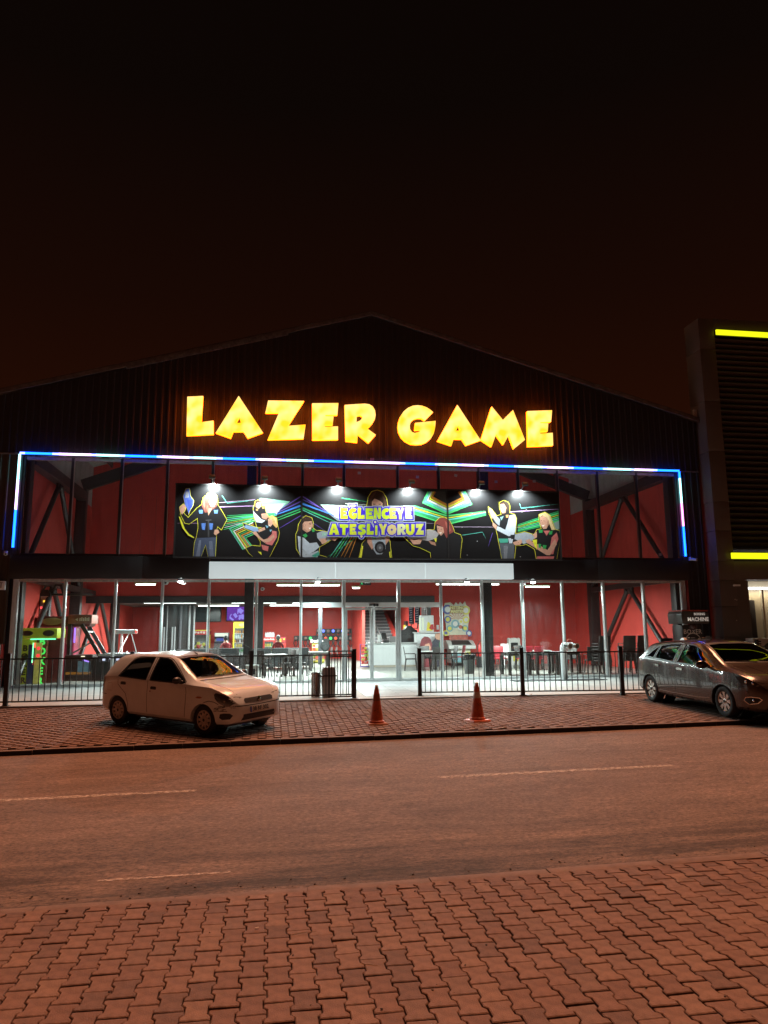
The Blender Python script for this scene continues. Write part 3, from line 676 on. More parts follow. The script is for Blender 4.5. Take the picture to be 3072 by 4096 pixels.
# ================================================================== PRINTED BANNER
YBN = -.30
zA = lambda x, y: (690+x/3.016, 1920+y/3.016)
zB = lambda x, y: (1180+x/2.765, 1920+y/2.765)
zC = lambda x, y: (1700+x/2.9625, 1920+y/2.9625)
bl, br_ = atY(700, 2100, YBN).x, atY(2239, 2100, YBN).x
bz0, bz1 = 4.145, 6.40
ban = thing('banner', 'long black printed banner with armed players and coloured beams across the upper windows', 'banner', ((bl+br_)/2, YBN, bz0))
FILM = PM('banner_film', (.012, .012, .013), .30, var=.15, vs=2)
bj = [bl, atY(1207, 2090, YBN).x, atY(1792, 2090, YBN).x, br_]
for a, b in zip(bj[:-1], bj[1:]):
    m = MB(); m.box((a+.006, YBN, bz0+.03), (b-.006, YBN+.05, bz1-.03)); m.obj('banner_panel', FILM, ban)
m = MB(); m.box((bl-.03, YBN-.02, bz0-.02), (br_+.03, YBN+.06, bz0+.029)); m.box((bl-.03, YBN-.02, bz1-.029), (br_+.03, YBN+.06, bz1+.02)); m.obj('banner_frame', STEEL, ban)
for x in bj:
    m = MB(); m.box((x-.022, YBN-.015, bz0+.03), (x+.022, YBN+.055, bz1-.03)); m.obj('banner_joint', STEEL, ban)
for x in (bl+.3, bj[1], bj[2], br_-.3):
    m = MB(); m.box((x-.03, YBN+.061, bz0+.2), (x+.03, -.055, bz0+.26)); m.box((x-.03, YBN+.061, bz1-.3), (x+.03, -.055, bz1-.24)); m.obj('banner_bracket', STEEL, ban)

INK = {}
def ink(c):
    k = tuple(round(v, 3) for v in c)
    if k not in INK: INK[k] = PM('ink_%d' % len(INK), k, .38, var=.10, vs=12)
    return INK[k]
class Print:
    """flat print: coloured patches laid in thin layers on the film"""
    def __init__(s, name, base): s.m = MB(); s.mats = []; s.name = name; s.lay = base
    def patch(s, poly, col, fz=None, up=True):
        if fz: poly = [fz(*p) for p in poly]
        w = [(atY(x, y, YBN).x, atY(x, y, YBN).z) for x, y in poly]
        w = [(min(max(u, bl+.01), br_-.01), min(max(v, bz0+.032), bz1-.032)) for u, v in w]
        mt = ink(col)
        if mt not in s.mats: s.mats.append(mt)
        s.m.cur = s.mats.index(mt)
        if up: s.lay += 1
        y = YBN - .0012 - s.lay*.00005
        try: tri = tessellate_polygon([[Vector((u, v, 0)) for u, v in w]])
        except Exception: return
        s.m.add([(u, y, v) for u, v in w], tri)
    def line(s, pts, wd, col, fz=None, taper=True):
        if fz: pts = [fz(*p) for p in pts]
        L_ = []; R2 = []
        for i, p in enumerate(pts):
            a = pts[max(i-1, 0)]; b = pts[min(i+1, len(pts)-1)]; dx, dy = b[0]-a[0], b[1]-a[1]; l = math.hypot(dx, dy) or 1
            k = wd/2*(0.35 if taper and i in (0, len(pts)-1) and len(pts) > 1 and i == len(pts)-1 else 1)
            L_.append((p[0]-dy/l*k, p[1]+dx/l*k)); R2.append((p[0]+dy/l*k, p[1]-dx/l*k))
        s.patch(L_ + R2[::-1], col)
    def done(s, label=None):
        o = s.m.obj(s.name, s.mats, ban, fixn=False)
        if label: o['label'] = label
        return o
def grow(poly, d):
    cx = sum(p[0] for p in poly)/len(poly); n = len(poly); out = []
    ar = sum(poly[i][0]*poly[(i+1)%n][1]-poly[(i+1)%n][0]*poly[i][1] for i in range(n)); sg = 1 if ar > 0 else -1
    for i in range(n):
        (ax, ay), (x, y), (bx_, by) = poly[i-1], poly[i], poly[(i+1)%n]
        e1 = (x-ax, y-ay); e2 = (bx_-x, by-y); l1 = math.hypot(*e1) or 1; l2 = math.hypot(*e2) or 1
        n1 = (e1[1]/l1*sg, -e1[0]/l1*sg); n2 = (e2[1]/l2*sg, -e2[0]/l2*sg); nx, ny = n1[0]+n2[0], n1[1]+n2[1]; l = nx*nx+ny*ny
        k = min(2*d/max(l, .35), 2.2*d/math.sqrt(max(l, .01))); out.append((x+nx*k, y+ny*k))
    return out
G1, G2, TEAL, YEL, ORG, PUR, BLU, WHT = (.07, .56, .16), (.03, .32, .12), (.12, .55, .46), (.62, .62, .05), (.50, .20, .03), (.12, .07, .36), (.05, .20, .62), (.72, .78, .74)
# --- light beams
P = Print('printed_light_beams', 0)
P.patch([(1060, 215), (1420, 260), (1260, 400), (1190, 450), (1090, 380), (960, 330)], (.10, .22, .16), zA); P.patch([(1085, 300), (1370, 275), (1255, 415), (1175, 445), (1105, 390)], (.22, .40, .32), zA); P.patch([(1120, 330), (1330, 300), (1250, 420), (1160, 440)], WHT, zA)
P.patch([(280, 270), (620, 285), (560, 430), (470, 450), (380, 380)], (.30, .42, .38), zB); P.patch([(330, 290), (520, 310), (500, 430), (430, 400)], WHT, zB)
for k, (c, w) in enumerate(((G2, 5), (G1, 6), (TEAL, 5), (G1, 7), (YEL, 3), (G2, 8), (WHT, 3), (G1, 5))):
    P.line([(1230+k*4, 400+k*3), (660-k*6, 430+k*24)], w, c, zA)
for k, (c, w) in enumerate(((TEAL, 3), (G1, 4), (WHT, 4), (ORG, 5), (YEL, 4), (G2, 4), (ORG, 7), (TEAL, 4), (G1, 4))):
    o_ = k*24; P.line([(960+o_*.25, 470+o_*.9), (690+o_, 590+o_*.55), (850+o_*.55, 840-o_*.25)], w, c, zA, taper=False)
for y0, y1, c, w in ((200, 400, PUR, 4), (310, 425, BLU, 8), (260, 410, PUR, 5), (350, 470, G2, 6), (430, 620, PUR, 3), (380, 500, G1, 4)):
    P.line([(1545, y0), (1230, y1)], w, c, zA)
for y0, x1, y1, c, w in ((180, 500, 450, PUR, 5), (215, 480, 400, PUR, 3), (262, 440, 395, BLU, 8), (310, 470, 470, G2, 7), (330, 400, 480, TEAL, 3), (400, 330, 560, PUR, 3)):
    P.line([(82, y0), (x1, y1)], w, c, zB)
P.line([(560, 275), (1000, 235)], 2, (.5, .35, .55), zA); P.line([(560, 325), (1000, 312)], 4, (.5, .3, .6), zA); P.line([(60, 520), (850, 525)], 1.5, (.4, .2, .4), zA)
P.line([(600, 190), (660, 280), (980, 245)], 2, TEAL, zA); P.line([(520, 200), (800, 240)], 3, G2, zB); P.line([(560, 260), (800, 275)], 2, WHT, zB); P.line([(1110, 470), (1540, 480)], 1.6, (.5, .4, .55), zB)
for k, (x1, c, w) in enumerate(((385, TEAL, 5), (420, G1, 5), (455, TEAL, 3), (505, ORG, 5), (545, (.3, .13, .03), 7), (600, ORG, 4), (350, G2, 4))):
    P.line([(560+k*26, 610), (x1, 865)], w, c, zB)
cv = ((ORG, 9), (YEL, 6), (WHT, 7), (TEAL, 8), (G1, 8), (G1, 6), (YEL, 4), (TEAL, 6), (G2, 7), (G1, 6))
P.patch([(60, 135), (240, 135), (262, 290), (120, 190)], (.06, .07, .07), zC)
for k, (c, w) in enumerate(cv):
    P.line([(265, 300+k*25), (440+k*27, 215+k*17), (400+k*17, 138)] if k < 5 else [(265, 300+k*25), (720, 330+k*9)], w, c, zC, taper=False)
    P.line([(262, 300+k*25), (85-k*27, 205+k*15), (120-k*20, 138)] if k < 5 else [(262, 300+k*25), (-130, 200+k*22)], w, c, zC, taper=False)
P.line([(440, 655), (680, 618), (720, 695)], 2, TEAL, zC); P.line([(800, 625), (750, 790)], 2.5, PUR, zC)
P.line([(1000, 378), (1590, 345)], 3, (.55, .35, .7), zC); P.line([(340, 555), (1200, 560)], 1.8, (.5, .4, .55), zC); P.line([(1120, 280), (1140, 335), (1590, 285)], 2, TEAL, zC)
for k, (c, w) in enumerate(((G2, 5), (G1, 7), (YEL, 3), (G1, 6), (TEAL, 4), (G1, 8), (G2, 6))):
    P.line([(1590, 370+k*22), (1100, 530+k*14)], w, c, zC)
P.patch([(1500, 520), (1595, 480), (1595, 580), (1540, 600)], (.25, .35, .33), zC)
for x, y in ((1150, 380), (560, 400), (1200, 350), (440, 560), (620, 725), (500, 890), (1330, 640), (1130, 910)): P.line([(x-5, y), (x+5, y)], 3, (.6, .6, .62), zC)
P.done()
# --- people
SK, SK2 = (.62, .34, .24), (.50, .26, .18); BK = (.015, .015, .017); WS = (.52, .58, .66); JN = (.07, .09, .15); GY = (.34, .38, .44); HB = (.05, .028, .02); PK = (.62, .17, .16); YO = (.80, .78, .05); GN = (.04, .36, .09); MN = (.07, .38, .28)
PEOPLE = [
 (zA, 'printed woman raising a blue blaster, hand on hip', [
  ([(250,250),(265,200),(295,340),(290,345),(190,455),(130,395),(95,410),(150,520),(200,530),(305,460),(310,580),(290,690),(265,760),(250,940),(345,940),(400,780),(430,940),(515,940),(525,770),(530,690),(530,600),(545,560),(590,600),(655,480),(575,340),(545,300),(540,200),(500,150),(430,160),(370,220),(350,300)][2:], BK, True),
  ([(430,160),(500,150),(540,200),(545,300),(520,330),(440,390),(390,395),(365,340),(350,300),(370,220)], (.30,.09,.07), False), ([(455,190),(515,190),(528,260),(500,325),(465,325),(440,270)], (.8,.6,.5), False), ([(420,345),(480,340),(435,430)], SK, False),
  ([(285,700),(530,690),(525,770),(515,940),(430,940),(400,780),(345,940),(250,940),(265,760)], JN, False), ([(320,730),(345,725),(330,930),(280,930)], (.17,.20,.28), False),([(440,740),(480,735),(500,930),(450,930)], (.15,.18,.26), False),
  ([(85,330),(130,290),(165,320),(150,370),(115,420),(95,390)], SK, True), ([(165,105),(205,105),(215,190),(255,250),(250,300),(210,370),(195,415),(175,340),(150,300),(140,240),(130,200)], (.10,.16,.55), True), ([(160,140),(195,140),(200,210),(150,220)], (.42,.46,.55), False), ([(175,235),(235,240),(235,330),(200,360)], (.06,.10,.62), False),
  ([(510,600),(550,598),(568,632),(522,668),(498,650)], SK, False), ([(318,362),(368,362),(365,405),(322,405)], (.16,.34,.72), False), ([(500,362),(550,362),(545,405),(505,405)], (.16,.34,.72), False), ([(348,525),(400,520),(390,605),(358,600)], (.10,.22,.62), False), ([(445,520),(490,525),(480,600),(448,600)], (.10,.22,.62), False),
  ([(75,440),(95,450),(150,590),(200,650),(260,690),(262,705),(190,670),(120,580)], YO, False)]),
 (zA, 'printed player in white sleeves aiming behind the blonde player', [
  ([(975,350),(990,300),(1000,255),(1040,243),(1070,265),(1070,320),(1110,315),(1130,400),(1160,440),(1130,490),(1140,520),(1130,570),(1020,570),(985,450)], BK, True), ([(1005,262),(1060,262),(1068,315),(1040,350),(1005,325)], SK, False), ([(992,300),(1000,255),(1040,245),(1068,268),(1030,270),(1008,285)], HB, False),
  ([(970,365),(1000,400),(1070,470),(1120,490),(1080,520),(1010,510),(985,450)], WS, False), ([(1070,410),(1130,400),(1160,440),(1130,480),(1080,460)], SK2, False), ([(1005,350),(1035,348),(1030,372),(1008,370)], (.6,.3,.1), False),([(1080,325),(1105,320),(1105,345),(1085,348)], (.6,.3,.1), False)]),
 (zA, 'printed blonde player in pink shirt aiming a blaster', [
  ([(885,820),(960,790),(1060,800),(1060,740),(1000,640),(870,585),(850,520),(960,555),(1040,590),(1110,560),(1150,450),(1200,435),(1255,460),(1272,570),(1288,640),(1270,730),(1205,860),(1170,938),(970,938),(920,880)], BK, True),
  ([(1150,455),(1200,435),(1255,460),(1270,560),(1250,580),(1215,540),(1190,480)], (.72,.42,.16), False), ([(1150,470),(1195,470),(1212,530),(1180,567),(1155,545)], SK, False), ([(1200,610),(1255,620),(1260,690),(1200,790),(1120,770),(1150,700),(1200,650)], PK, False),
  ([(1000,610),(1060,690),(1100,720),(1170,700),(1220,655),(1232,690),(1180,742),(1110,757),(1060,722),(965,640)], SK, False), ([(1030,600),(1110,568),(1120,600),(1040,632)], SK, False), ([(850,520),(900,545),(960,560),(1030,575),(1040,620),(980,622),(930,600),(875,580)], (.22,.34,.56), True), ([(850,520),(882,532),(880,556),(858,550)], BK, False),
  ([(1070,780),(1160,802),(1150,860),(1090,842)], PK, False), ([(1120,545),(1160,560),(1140,585)], (.2,.45,.6), False), ([(1170,600),(1205,600),(1180,630)], (.2,.45,.6), False), ([(1030,865),(1070,870),(1075,905)], YO, False)]),
 (zB, 'printed smiling player in white sleeves aiming a clear blaster', [
  ([(30,560),(40,490),(75,430),(120,398),(185,418),(200,470),(195,530),(235,560),(300,563),(420,590),(515,600),(510,632),(420,645),(350,695),(270,740),(265,830),(350,866),(70,866),(40,800),(15,760),(10,600)], BK, True), ([(75,430),(120,400),(185,420),(195,460),(130,470),(100,520),(60,570),(30,560),(40,490)], HB, False), ([(105,460),(185,455),(197,500),(170,562),(130,582),(85,550),(80,490)], SK, False), ([(150,530),(180,525),(165,548)], (.85,.8,.75), False),
  ([(30,620),(100,640),(160,700),(240,690),(272,740),(210,792),(150,822),(80,760),(60,866),(40,760)], WS, False), ([(75,760),(150,820),(260,780),(250,862),(80,865)], (.45,.5,.56), False), ([(240,590),(300,565),(420,590),(515,600),(510,630),(420,640),(350,690),(280,680),(245,640)], GY, True), ([(475,600),(515,600),(510,630),(478,628)], BK, False), ([(300,580),(380,590),(360,620),(300,620)], (.30,.5,.42), False),
  ([(270,650),(350,645),(350,690),(300,712)], SK, False), ([(400,630),(472,650),(440,677),(405,660)], SK, False), ([(180,840),(265,790),(272,830),(222,866)], MN, False), ([(85,610),(120,590),(140,620),(110,640)], GN, False), ([(180,545),(205,535),(220,565),(195,580)], GN, False)]),
 (zB, 'printed dark haired woman pointing a blaster straight out', [
  ([(745,700),(800,640),(800,300),(795,285),(810,190),(850,130),(910,113),(970,135),(1010,200),(1025,290),(1030,600),(1050,700),(1068,868),(710,868)], (.02,.02,.022), True), ([(810,190),(850,130),(910,115),(970,135),(1010,200),(1025,290),(960,310),(850,310),(795,290)], HB, False), ([(850,240),(880,205),(945,235),(968,260),(960,312),(850,312)], SK, False), ([(860,262),(892,264),(888,272),(865,272)], BK, False), ([(922,264),(958,262),(952,272),(925,272)], BK, False),
  ([(800,640),(850,610),(872,640),(882,720),(850,772),(800,690)], SK2, False), ([(985,640),(1035,610),(1046,660),(1000,722)], SK2, False), ([(840,620),(1000,620),(1002,760),(960,822),(900,822),(868,770)], GY, False), ([(850,615),(900,612),(895,650),(855,648)], GN, False),
  ([(940+60*math.cos(a*.524), 745+68*math.sin(a*.524)) for a in range(12)], BK, False), ([(940+38*math.cos(a*.524), 750+44*math.sin(a*.524)) for a in range(12)], (.09,.09,.1), False), ([(940+14*math.cos(a*.785), 750+16*math.sin(a*.785)) for a in range(8)], (.25,.26,.28), False),
  ([(712,868),(742,728),(754,732),(736,868)], YO, False), ([(1040,800),(1054,790),(1058,866),(1048,866)], YO, False)]),
 (zC, 'printed red haired woman in black taking aim', [
  ([(170,450),(230,443),(290,480),(330,560),(350,625),(420,650),(438,700),(415,935),(72,935),(65,860),(-10,825),(-60,800),(-140,780),(-290,640),(-200,630),(-120,590),(0,610),(110,590),(120,500)], BK, True), ([(170,450),(230,445),(290,480),(330,560),(345,610),(290,640),(255,692),(230,640),(215,560),(140,520),(122,545),(120,500)], (.26,.06,.05), False), ([(230,480),(280,520),(310,600),(280,620),(250,560)], (.45,.12,.09), False), ([(140,540),(215,560),(226,620),(190,662),(150,622)], SK, False),
  ([(-230,640),(-175,625),(-50,600),(60,590),(120,600),(165,640),(130,692),(40,722),(-120,700),(-210,690)], (.42,.40,.42), True), ([(-230,640),(-175,628),(-170,680),(-222,690)], BK, False), ([(-190,690),(-130,712),(-30,700),(-60,760),(-140,765)], SK, False), ([(40,720),(120,740),(130,780),(70,760)], SK2, False), ([(100,690),(140,690),(130,740)], YO, False)]),
 (zC, 'printed player in white sleeves holding a blaster upright', [
  ([(880,270),(930,243),(985,265),(1005,310),(1000,390),(1060,408),(1082,460),(1072,600),(1062,745),(1072,800),(1058,940),(910,940),(875,745),(855,640),(845,590),(780,450),(752,380),(752,322),(790,348),(850,425),(905,410),(885,340)], BK, True), ([(880,270),(930,245),(980,265),(1003,310),(992,372),(960,350),(940,290),(900,275)], HB, False), ([(885,285),(935,280),(965,330),(950,392),(915,397),(885,340)], SK, False), ([(905,365),(935,360),(922,380)], (.85,.8,.75), False),
  ([(755,325),(790,350),(850,430),(890,470),(880,545),(840,510),(800,440),(760,380)], GY, True), ([(790,390),(850,450),(850,500),(810,450)], (.45,.42,.30), False), ([(765,380),(790,400),(802,460),(780,450)], SK, False), ([(800,500),(852,540),(842,592),(800,540)], SK, False),
  ([(1000,420),(1060,410),(1080,460),(1070,600),(1050,660),(990,667),(900,620),(845,592),(855,545),(950,590),(975,520)], WS, False), ([(890,440),(930,430),(905,480)], (.25,.5,.5), False), ([(955,415),(990,412),(985,445),(960,448)], (.7,.35,.12), False), ([(868,695),(988,695),(982,742),(890,747)], MN, False), ([(985,690),(1045,690),(1030,760),(1000,770)], WS, False), ([(880,750),(1058,750),(1055,940),(912,940),(892,850)], (.10,.11,.13), False), ([(930,780),(980,780),(970,938),(935,938)], (.2,.21,.24), False)]),
 (zC, 'printed blonde player in salmon shirt with green badges', [
  ([(1350,410),(1420,383),(1480,420),(1510,500),(1545,590),(1590,600),(1602,700),(1560,945),(1320,945),(1300,820),(1200,760),(1150,775),(1060,775),(1015,705),(1010,648),(1070,640),(1180,615),(1290,650),(1325,590),(1380,580),(1355,500)], BK, True), ([(1350,410),(1420,385),(1480,420),(1505,500),(1542,590),(1500,592),(1480,540),(1440,450),(1390,420),(1360,440)], (.74,.56,.28), False), ([(1360,440),(1400,425),(1450,460),(1470,520),(1440,577),(1400,582),(1365,530)], SK, False), ([(1380,540),(1420,530),(1400,556)], (.85,.8,.75), False),
  ([(1400,600),(1480,600),(1440,660)], PK, False), ([(1500,680),(1560,620),(1582,700),(1540,790),(1520,880),(1440,880),(1480,800)], PK, False), ([(1540,700),(1562,760),(1480,892),(1440,892),(1300,802),(1200,742),(1230,710),(1330,760),(1450,830),(1510,740)], SK, False), ([(1275,650),(1325,610),(1325,680),(1290,702)], SK, False),
  ([(1010,650),(1070,645),(1180,620),(1260,640),(1300,680),(1270,720),(1170,760),(1070,702),(1020,702)], GY, True), ([(1010,650),(1065,650),(1060,700),(1020,702)], BK, False), ([(1040,740),(1140,700),(1152,740),(1120,772),(1060,772)], SK, False), ([(1190,715),(1240,700),(1260,730),(1210,755)], SK, False), ([(1345,590),(1395,590),(1390,625),(1350,625)], GN, False), ([(1470,610),(1510,600),(1505,645),(1470,648)], GN, False), ([(1340,755),(1375,760),(1370,810),(1345,800)], GN, False), ([(1395,770),(1440,775),(1430,815),(1395,815)], GN, False), ([(1328,905),(1530,905),(1522,945),(1320,945)], PK, False), ([(1270,710),(1325,705),(1325,830),(1300,790)], YO, False)]),
]
rs = random.Random(21)
def inside(p, poly):
    x, y = p; r = False
    for i in range(len(poly)):
        (ax, ay), (bx2, by2) = poly[i-1], poly[i]
        if (ay > y) != (by2 > y) and x < (bx2-ax)*(y-ay)/(by2-ay)+ax: r = not r
    return r
def speckle(P, poly, col, fz):
    '''folds, highlights and small prints inside a patch of the picture'''
    xs = [p[0] for p in poly]; ys = [p[1] for p in poly]; w, h = max(xs)-min(xs), max(ys)-min(ys); lum = sum(col)/3
    n = int(min(16, w*h/900)) if lum > .05 else int(min(10, w*h/2500))
    P.lay += 1
    for k in range(n):
        x, y = rs.uniform(min(xs), max(xs)), rs.uniform(min(ys), max(ys)); a = rs.uniform(-.6, .6)+(0 if rs.random() < .3 else 1.4); l = rs.uniform(6, 22); t = rs.uniform(1.5, 5)
        ex, ey = math.cos(a)*l, math.sin(a)*l; nx, ny = -math.sin(a)*t, math.cos(a)*t
        q = [(x, y), (x+ex*.5+nx, y+ey*.5+ny), (x+ex, y+ey), (x+ex*.5-nx, y+ey*.5-ny)]
        if not all(inside(p, poly) for p in q): continue
        f_ = rs.choice((.55, .7, 1.3, 1.55)) if lum > .05 else rs.choice((2.2, 3.2, 4.2))
        P.patch(q, tuple(min(.85, round(v*f_, 2)) for v in col), fz)
DKF = (.10, .04, .03)
def eye(x, y, s=1): return ([(x-9*s, y), (x, y-4*s), (x+9*s, y), (x, y+4*s)], DKF)
FEAT = {
 'printed smiling player in white sleeves aiming a clear blaster': [eye(168, 492), ([(155,478),(188,472),(186,477),(156,483)], DKF), ([(190,505),(203,520),(188,526)], SK2), ([(84,495),(100,490),(102,515),(90,520)], SK2), ([(85,545),(130,580),(150,575),(110,540)], SK2)],
 'printed player in white sleeves holding a blaster upright': [eye(908, 325), eye(942, 322), ([(915,330),(925,352),(912,352)], SK2), ([(935,390),(962,335),(955,392)], SK2)],
 'printed blonde player in salmon shirt with green badges': [eye(1376, 482), eye(1408, 485), ([(1385,490),(1378,515),(1395,515)], SK2), ([(1440,575),(1468,520),(1462,470),(1445,500)], SK2), ([(1420,390),(1470,430),(1490,520),(1475,510),(1450,440)], (.85,.68,.38))],
 'printed red haired woman in black taking aim': [eye(156, 577), eye(190, 585), ([(165,622),(200,620),(185,640)], (.85,.8,.75)), ([(172,590),(168,612),(182,612)], SK2)],
 'printed blonde player in pink shirt aiming a blaster': [eye(1165, 505, .8), ([(1155,540),(1185,545),(1165,556)], (.85,.8,.75)), ([(1215,445),(1250,470),(1262,545),(1240,520)], (.82,.58,.28))],
 'printed player in white sleeves aiming behind the blonde player': [eye(1022, 300, .8), eye(1048, 298, .8)],
 'printed woman raising a blue blaster, hand on hip': [([(380,230),(395,300),(385,370),(370,300)], (.5,.2,.14)), ([(420,300),(440,350),(420,385),(405,340)], (.5,.18,.12)), ([(400,480),(470,475),(470,490),(400,495)], (.08,.08,.09)), ([(425,490),(445,490),(445,690),(425,690)], (.06,.06,.065))],
 'printed dark haired woman pointing a blaster straight out': [([(830,190),(860,145),(900,130),(850,210),(835,270)], (.10,.05,.035)), ([(960,150),(1000,215),(1010,285),(985,290),(975,220)], (.11,.055,.04)), ([(900,275),(915,300),(890,300)], SK2)],
}
for fz, lab, patches in PEOPLE:
    P = Print('printed_person', 120)
    for poly, c, ol in patches:
        if ol: P.patch(grow(poly, 5), YO, fz)
    for poly, c, ol in patches:
        P.patch(poly, c, fz); speckle(P, poly, c, fz)
    for q_ in FEAT.get(lab, []): P.patch(q_[0], q_[1], fz)
    P.done(lab)
# --- lettering of the slogan
GLY = {
 'E': [[(0,0),(.95,.02),(.92,.3),(.42,.3),(.42,.38),(.82,.38),(.8,.62),(.42,.62),(.42,.7),(.95,.68),(1,1),(.02,1)]],
 'L': [[(.05,0),(.5,0),(.46,.68),(1,.64),(.98,1),(0,1)]],
 'N': [[(.02,0),(.38,0),(.64,.5),(.62,0),(1,0),(.98,1),(.62,1),(.38,.52),(.4,1),(0,1)]],
 'C': [[(.95,.12),(.8,.02),(.5,0),(.2,.1),(.02,.35),(.02,.68),(.22,.92),(.55,1),(.85,.95),(1,.85),(.85,.62),(.65,.68),(.48,.6),(.45,.45),(.55,.33),(.78,.35)]],
 'G': [[(.95,.12),(.78,.02),(.48,0),(.18,.1),(.02,.35),(.02,.68),(.22,.92),(.55,1),(.82,.96),(.98,.85),(1,.45),(.55,.45),(.55,.62),(.68,.63),(.66,.70),(.5,.68),(.42,.52),(.5,.36),(.72,.36)]],
 'Y': [[(0,0),(.38,0),(.52,.3),(.68,0),(1,.02),(.7,.58),(.7,1),(.32,1),(.33,.6)]],
 'A': [[(.32,0),(.66,0),(1,1),(.62,1),(.58,.8),(.4,.8),(.36,1),(0,1)], [(.49,.32),(.56,.58),(.42,.58)]],
 'T': [[(0,0),(1,.02),(.97,.32),(.68,.32),(.66,1),(.3,1),(.32,.33),(.02,.32)]],
 'S': [[(.92,.05),(.5,0),(.15,.08),(.05,.32),(.2,.5),(.55,.62),(.45,.7),(.05,.66),(.0,.92),(.4,1),(.8,.94),(1,.72),(.88,.5),(.5,.36),(.6,.3),(.88,.34)]],
 'I': [[(.15,.12),(.9,.12),(.85,1),(.1,1)]],
 'O': [[(.5,0),(.85,.12),(1,.45),(.9,.8),(.55,1),(.2,.9),(0,.58),(.1,.2)], [(.5,.38),(.62,.5),(.52,.65),(.38,.52)]],
 'R': [[(.02,.02),(.62,0),(.92,.15),(.92,.45),(.7,.62),(1,.95),(.62,1),(.4,.68),(.4,1),(0,1)], [(.4,.27),(.55,.28),(.55,.42),(.4,.45)]],
 'U': [[(0,0),(.36,0),(.38,.62),(.52,.7),(.62,.6),(.62,0),(1,0),(.98,.7),(.75,.98),(.35,1),(.05,.8)]],
 'Z': [[(.05,0),(1,0),(.58,.62),(.98,.6),(.95,1),(0,1),(.4,.36),(.05,.38)]],
}
WORDS = [('EGLENCEYE', [500,590,690,780,870,955,1043,1120,1218], [585,685,770,868,950,1045,1125,1205,1298], 308, 432, 'GREVE'),
         ('ATESLIYORUZ', [372,492,602,692,790,880,925,1015,1128,1222,1330], [490,590,680,785,870,915,1018,1122,1228,1322,1425], 485, 608, '')]
TX = [(.60, .70, .03), (.52, .66, .02), (.62, .66, .04), (.46, .62, .02), (.45, .60, .02), (.50, .64, .02), (.62, .60, .10), (.66, .52, .22), (.60, .62, .3), (.62, .68, .05), (.62, .66, .12)]
def hull(P_):
    P_ = sorted(set(P_)); cr = lambda o, a, b: (a[0]-o[0])*(b[1]-o[1])-(a[1]-o[1])*(b[0]-o[0])
    def half(Q):
        h = []
        for p in Q:
            while len(h) > 1 and cr(h[-2], h[-1], p) <= 0: h.pop()
            h.append(p)
        return h[:-1]
    return half(P_)+half(P_[::-1])
for wi, (wd, xa_, xb_, y0, y1, _) in enumerate(WORDS):
    P = Print('printed_lettering', 420+wi*70)
    polys = []
    for k, ch in enumerate(wd):
        dy = (k % 2)*4; f_ = lambda u, v, a=xa_[k], b=xb_[k]: (a+u*(b-a), y0+dy+v*(y1-y0))
        polys.append(([f_(*p) for p in GLY[ch][0]], [f_(*p) for p in GLY[ch][1]] if len(GLY[ch]) > 1 else None, TX[k % len(TX)]))
    ex = []
    if wi == 0: ex = [[(612,278),(668,276),(664,300),(616,302)]]
    else: ex = [[(885+13*math.cos(a*.785), 466+13*math.sin(a*.785)) for a in range(8)], [(733+14*math.cos(a*.785), 625+14*math.sin(a*.785)) for a in range(8)]]
    for pl in [p[0] for p in polys]+ex: P.patch(grow(hull(pl), 24), (.20, .24, .26), zB)
    P.lay += 1
    for pl in [p[0] for p in polys]+ex: P.patch(grow(hull(pl), 19), (.55, .60, .62), zB)
    P.lay += 1
    for pl in [p[0] for p in polys]+ex: P.patch(grow(hull(pl), 15), (.05, .02, .50), zB)
    P.lay += 1
    for pl, ho, c in polys: P.patch(pl, c, zB)
    for pl in ex: P.patch(pl, (.66, .66, .25), zB)
    P.lay += 1
    for pl, ho, c in polys:
        if ho: P.patch(ho, (.055, .03, .42), zB)
    P.done('yellow green slogan line '+('EĞLENCEYE' if wi == 0 else 'ATEŞLİYORUZ')+' outlined in violet')
# --- floodlights on arms over the banner's top edge
FL = [(852, 1968), (1058, 1976), (1350, 1984), (1637, 1990), (1912, 1996), (2084, 2000)]
ORD = ['first from the purple end', 'second', 'third', 'fourth', 'fifth', 'last']
WHERE = ['over the woman with hand on hip', 'over the crouching blonde player', 'before the slogan starts', 'after the slogan ends', 'over the red haired woman side', 'nearest the blonde player in salmon']
for (px, py), wh in zip(FL, WHERE):
    p = atY(px, py, YBN); zt = bz1+.06
    t = thing('floodlight', 'small floodlight on an arm above the banner, '+wh, 'floodlight', (p.x, YBN, zt), group='floodlights over the banner')
    m = MB(); m.bar((p.x, YBN+.02, zt-.03), (p.x, YBN-.42, zt+.10), .025); m.box((p.x-.05, YBN-.02, zt-.04), (p.x+.05, YBN+.04, zt+.0)); m.obj('arm', STEEL, t)
    m = MB(); m.cbox((p.x, YBN-.45, zt+.09), (.19, .07, .13), rx=R_(-35)); m.obj('lamp_housing', STEEL, t, bevel=.01)
    m = MB(); m.cbox((p.x, YBN-.420, zt+.062), (.11, .012, .06), rx=R_(-35)); m.obj('lamp_lens', EM('flood_lens', (.9, 1, 1), 6), t)
    light('SPOT', 'flood_beam', (p.x, YBN-.34, zt+.0), 380, (.90, 1.0, .98), (p.x, YBN, p.z-.35), .03, t, spot=135, blend=.8)
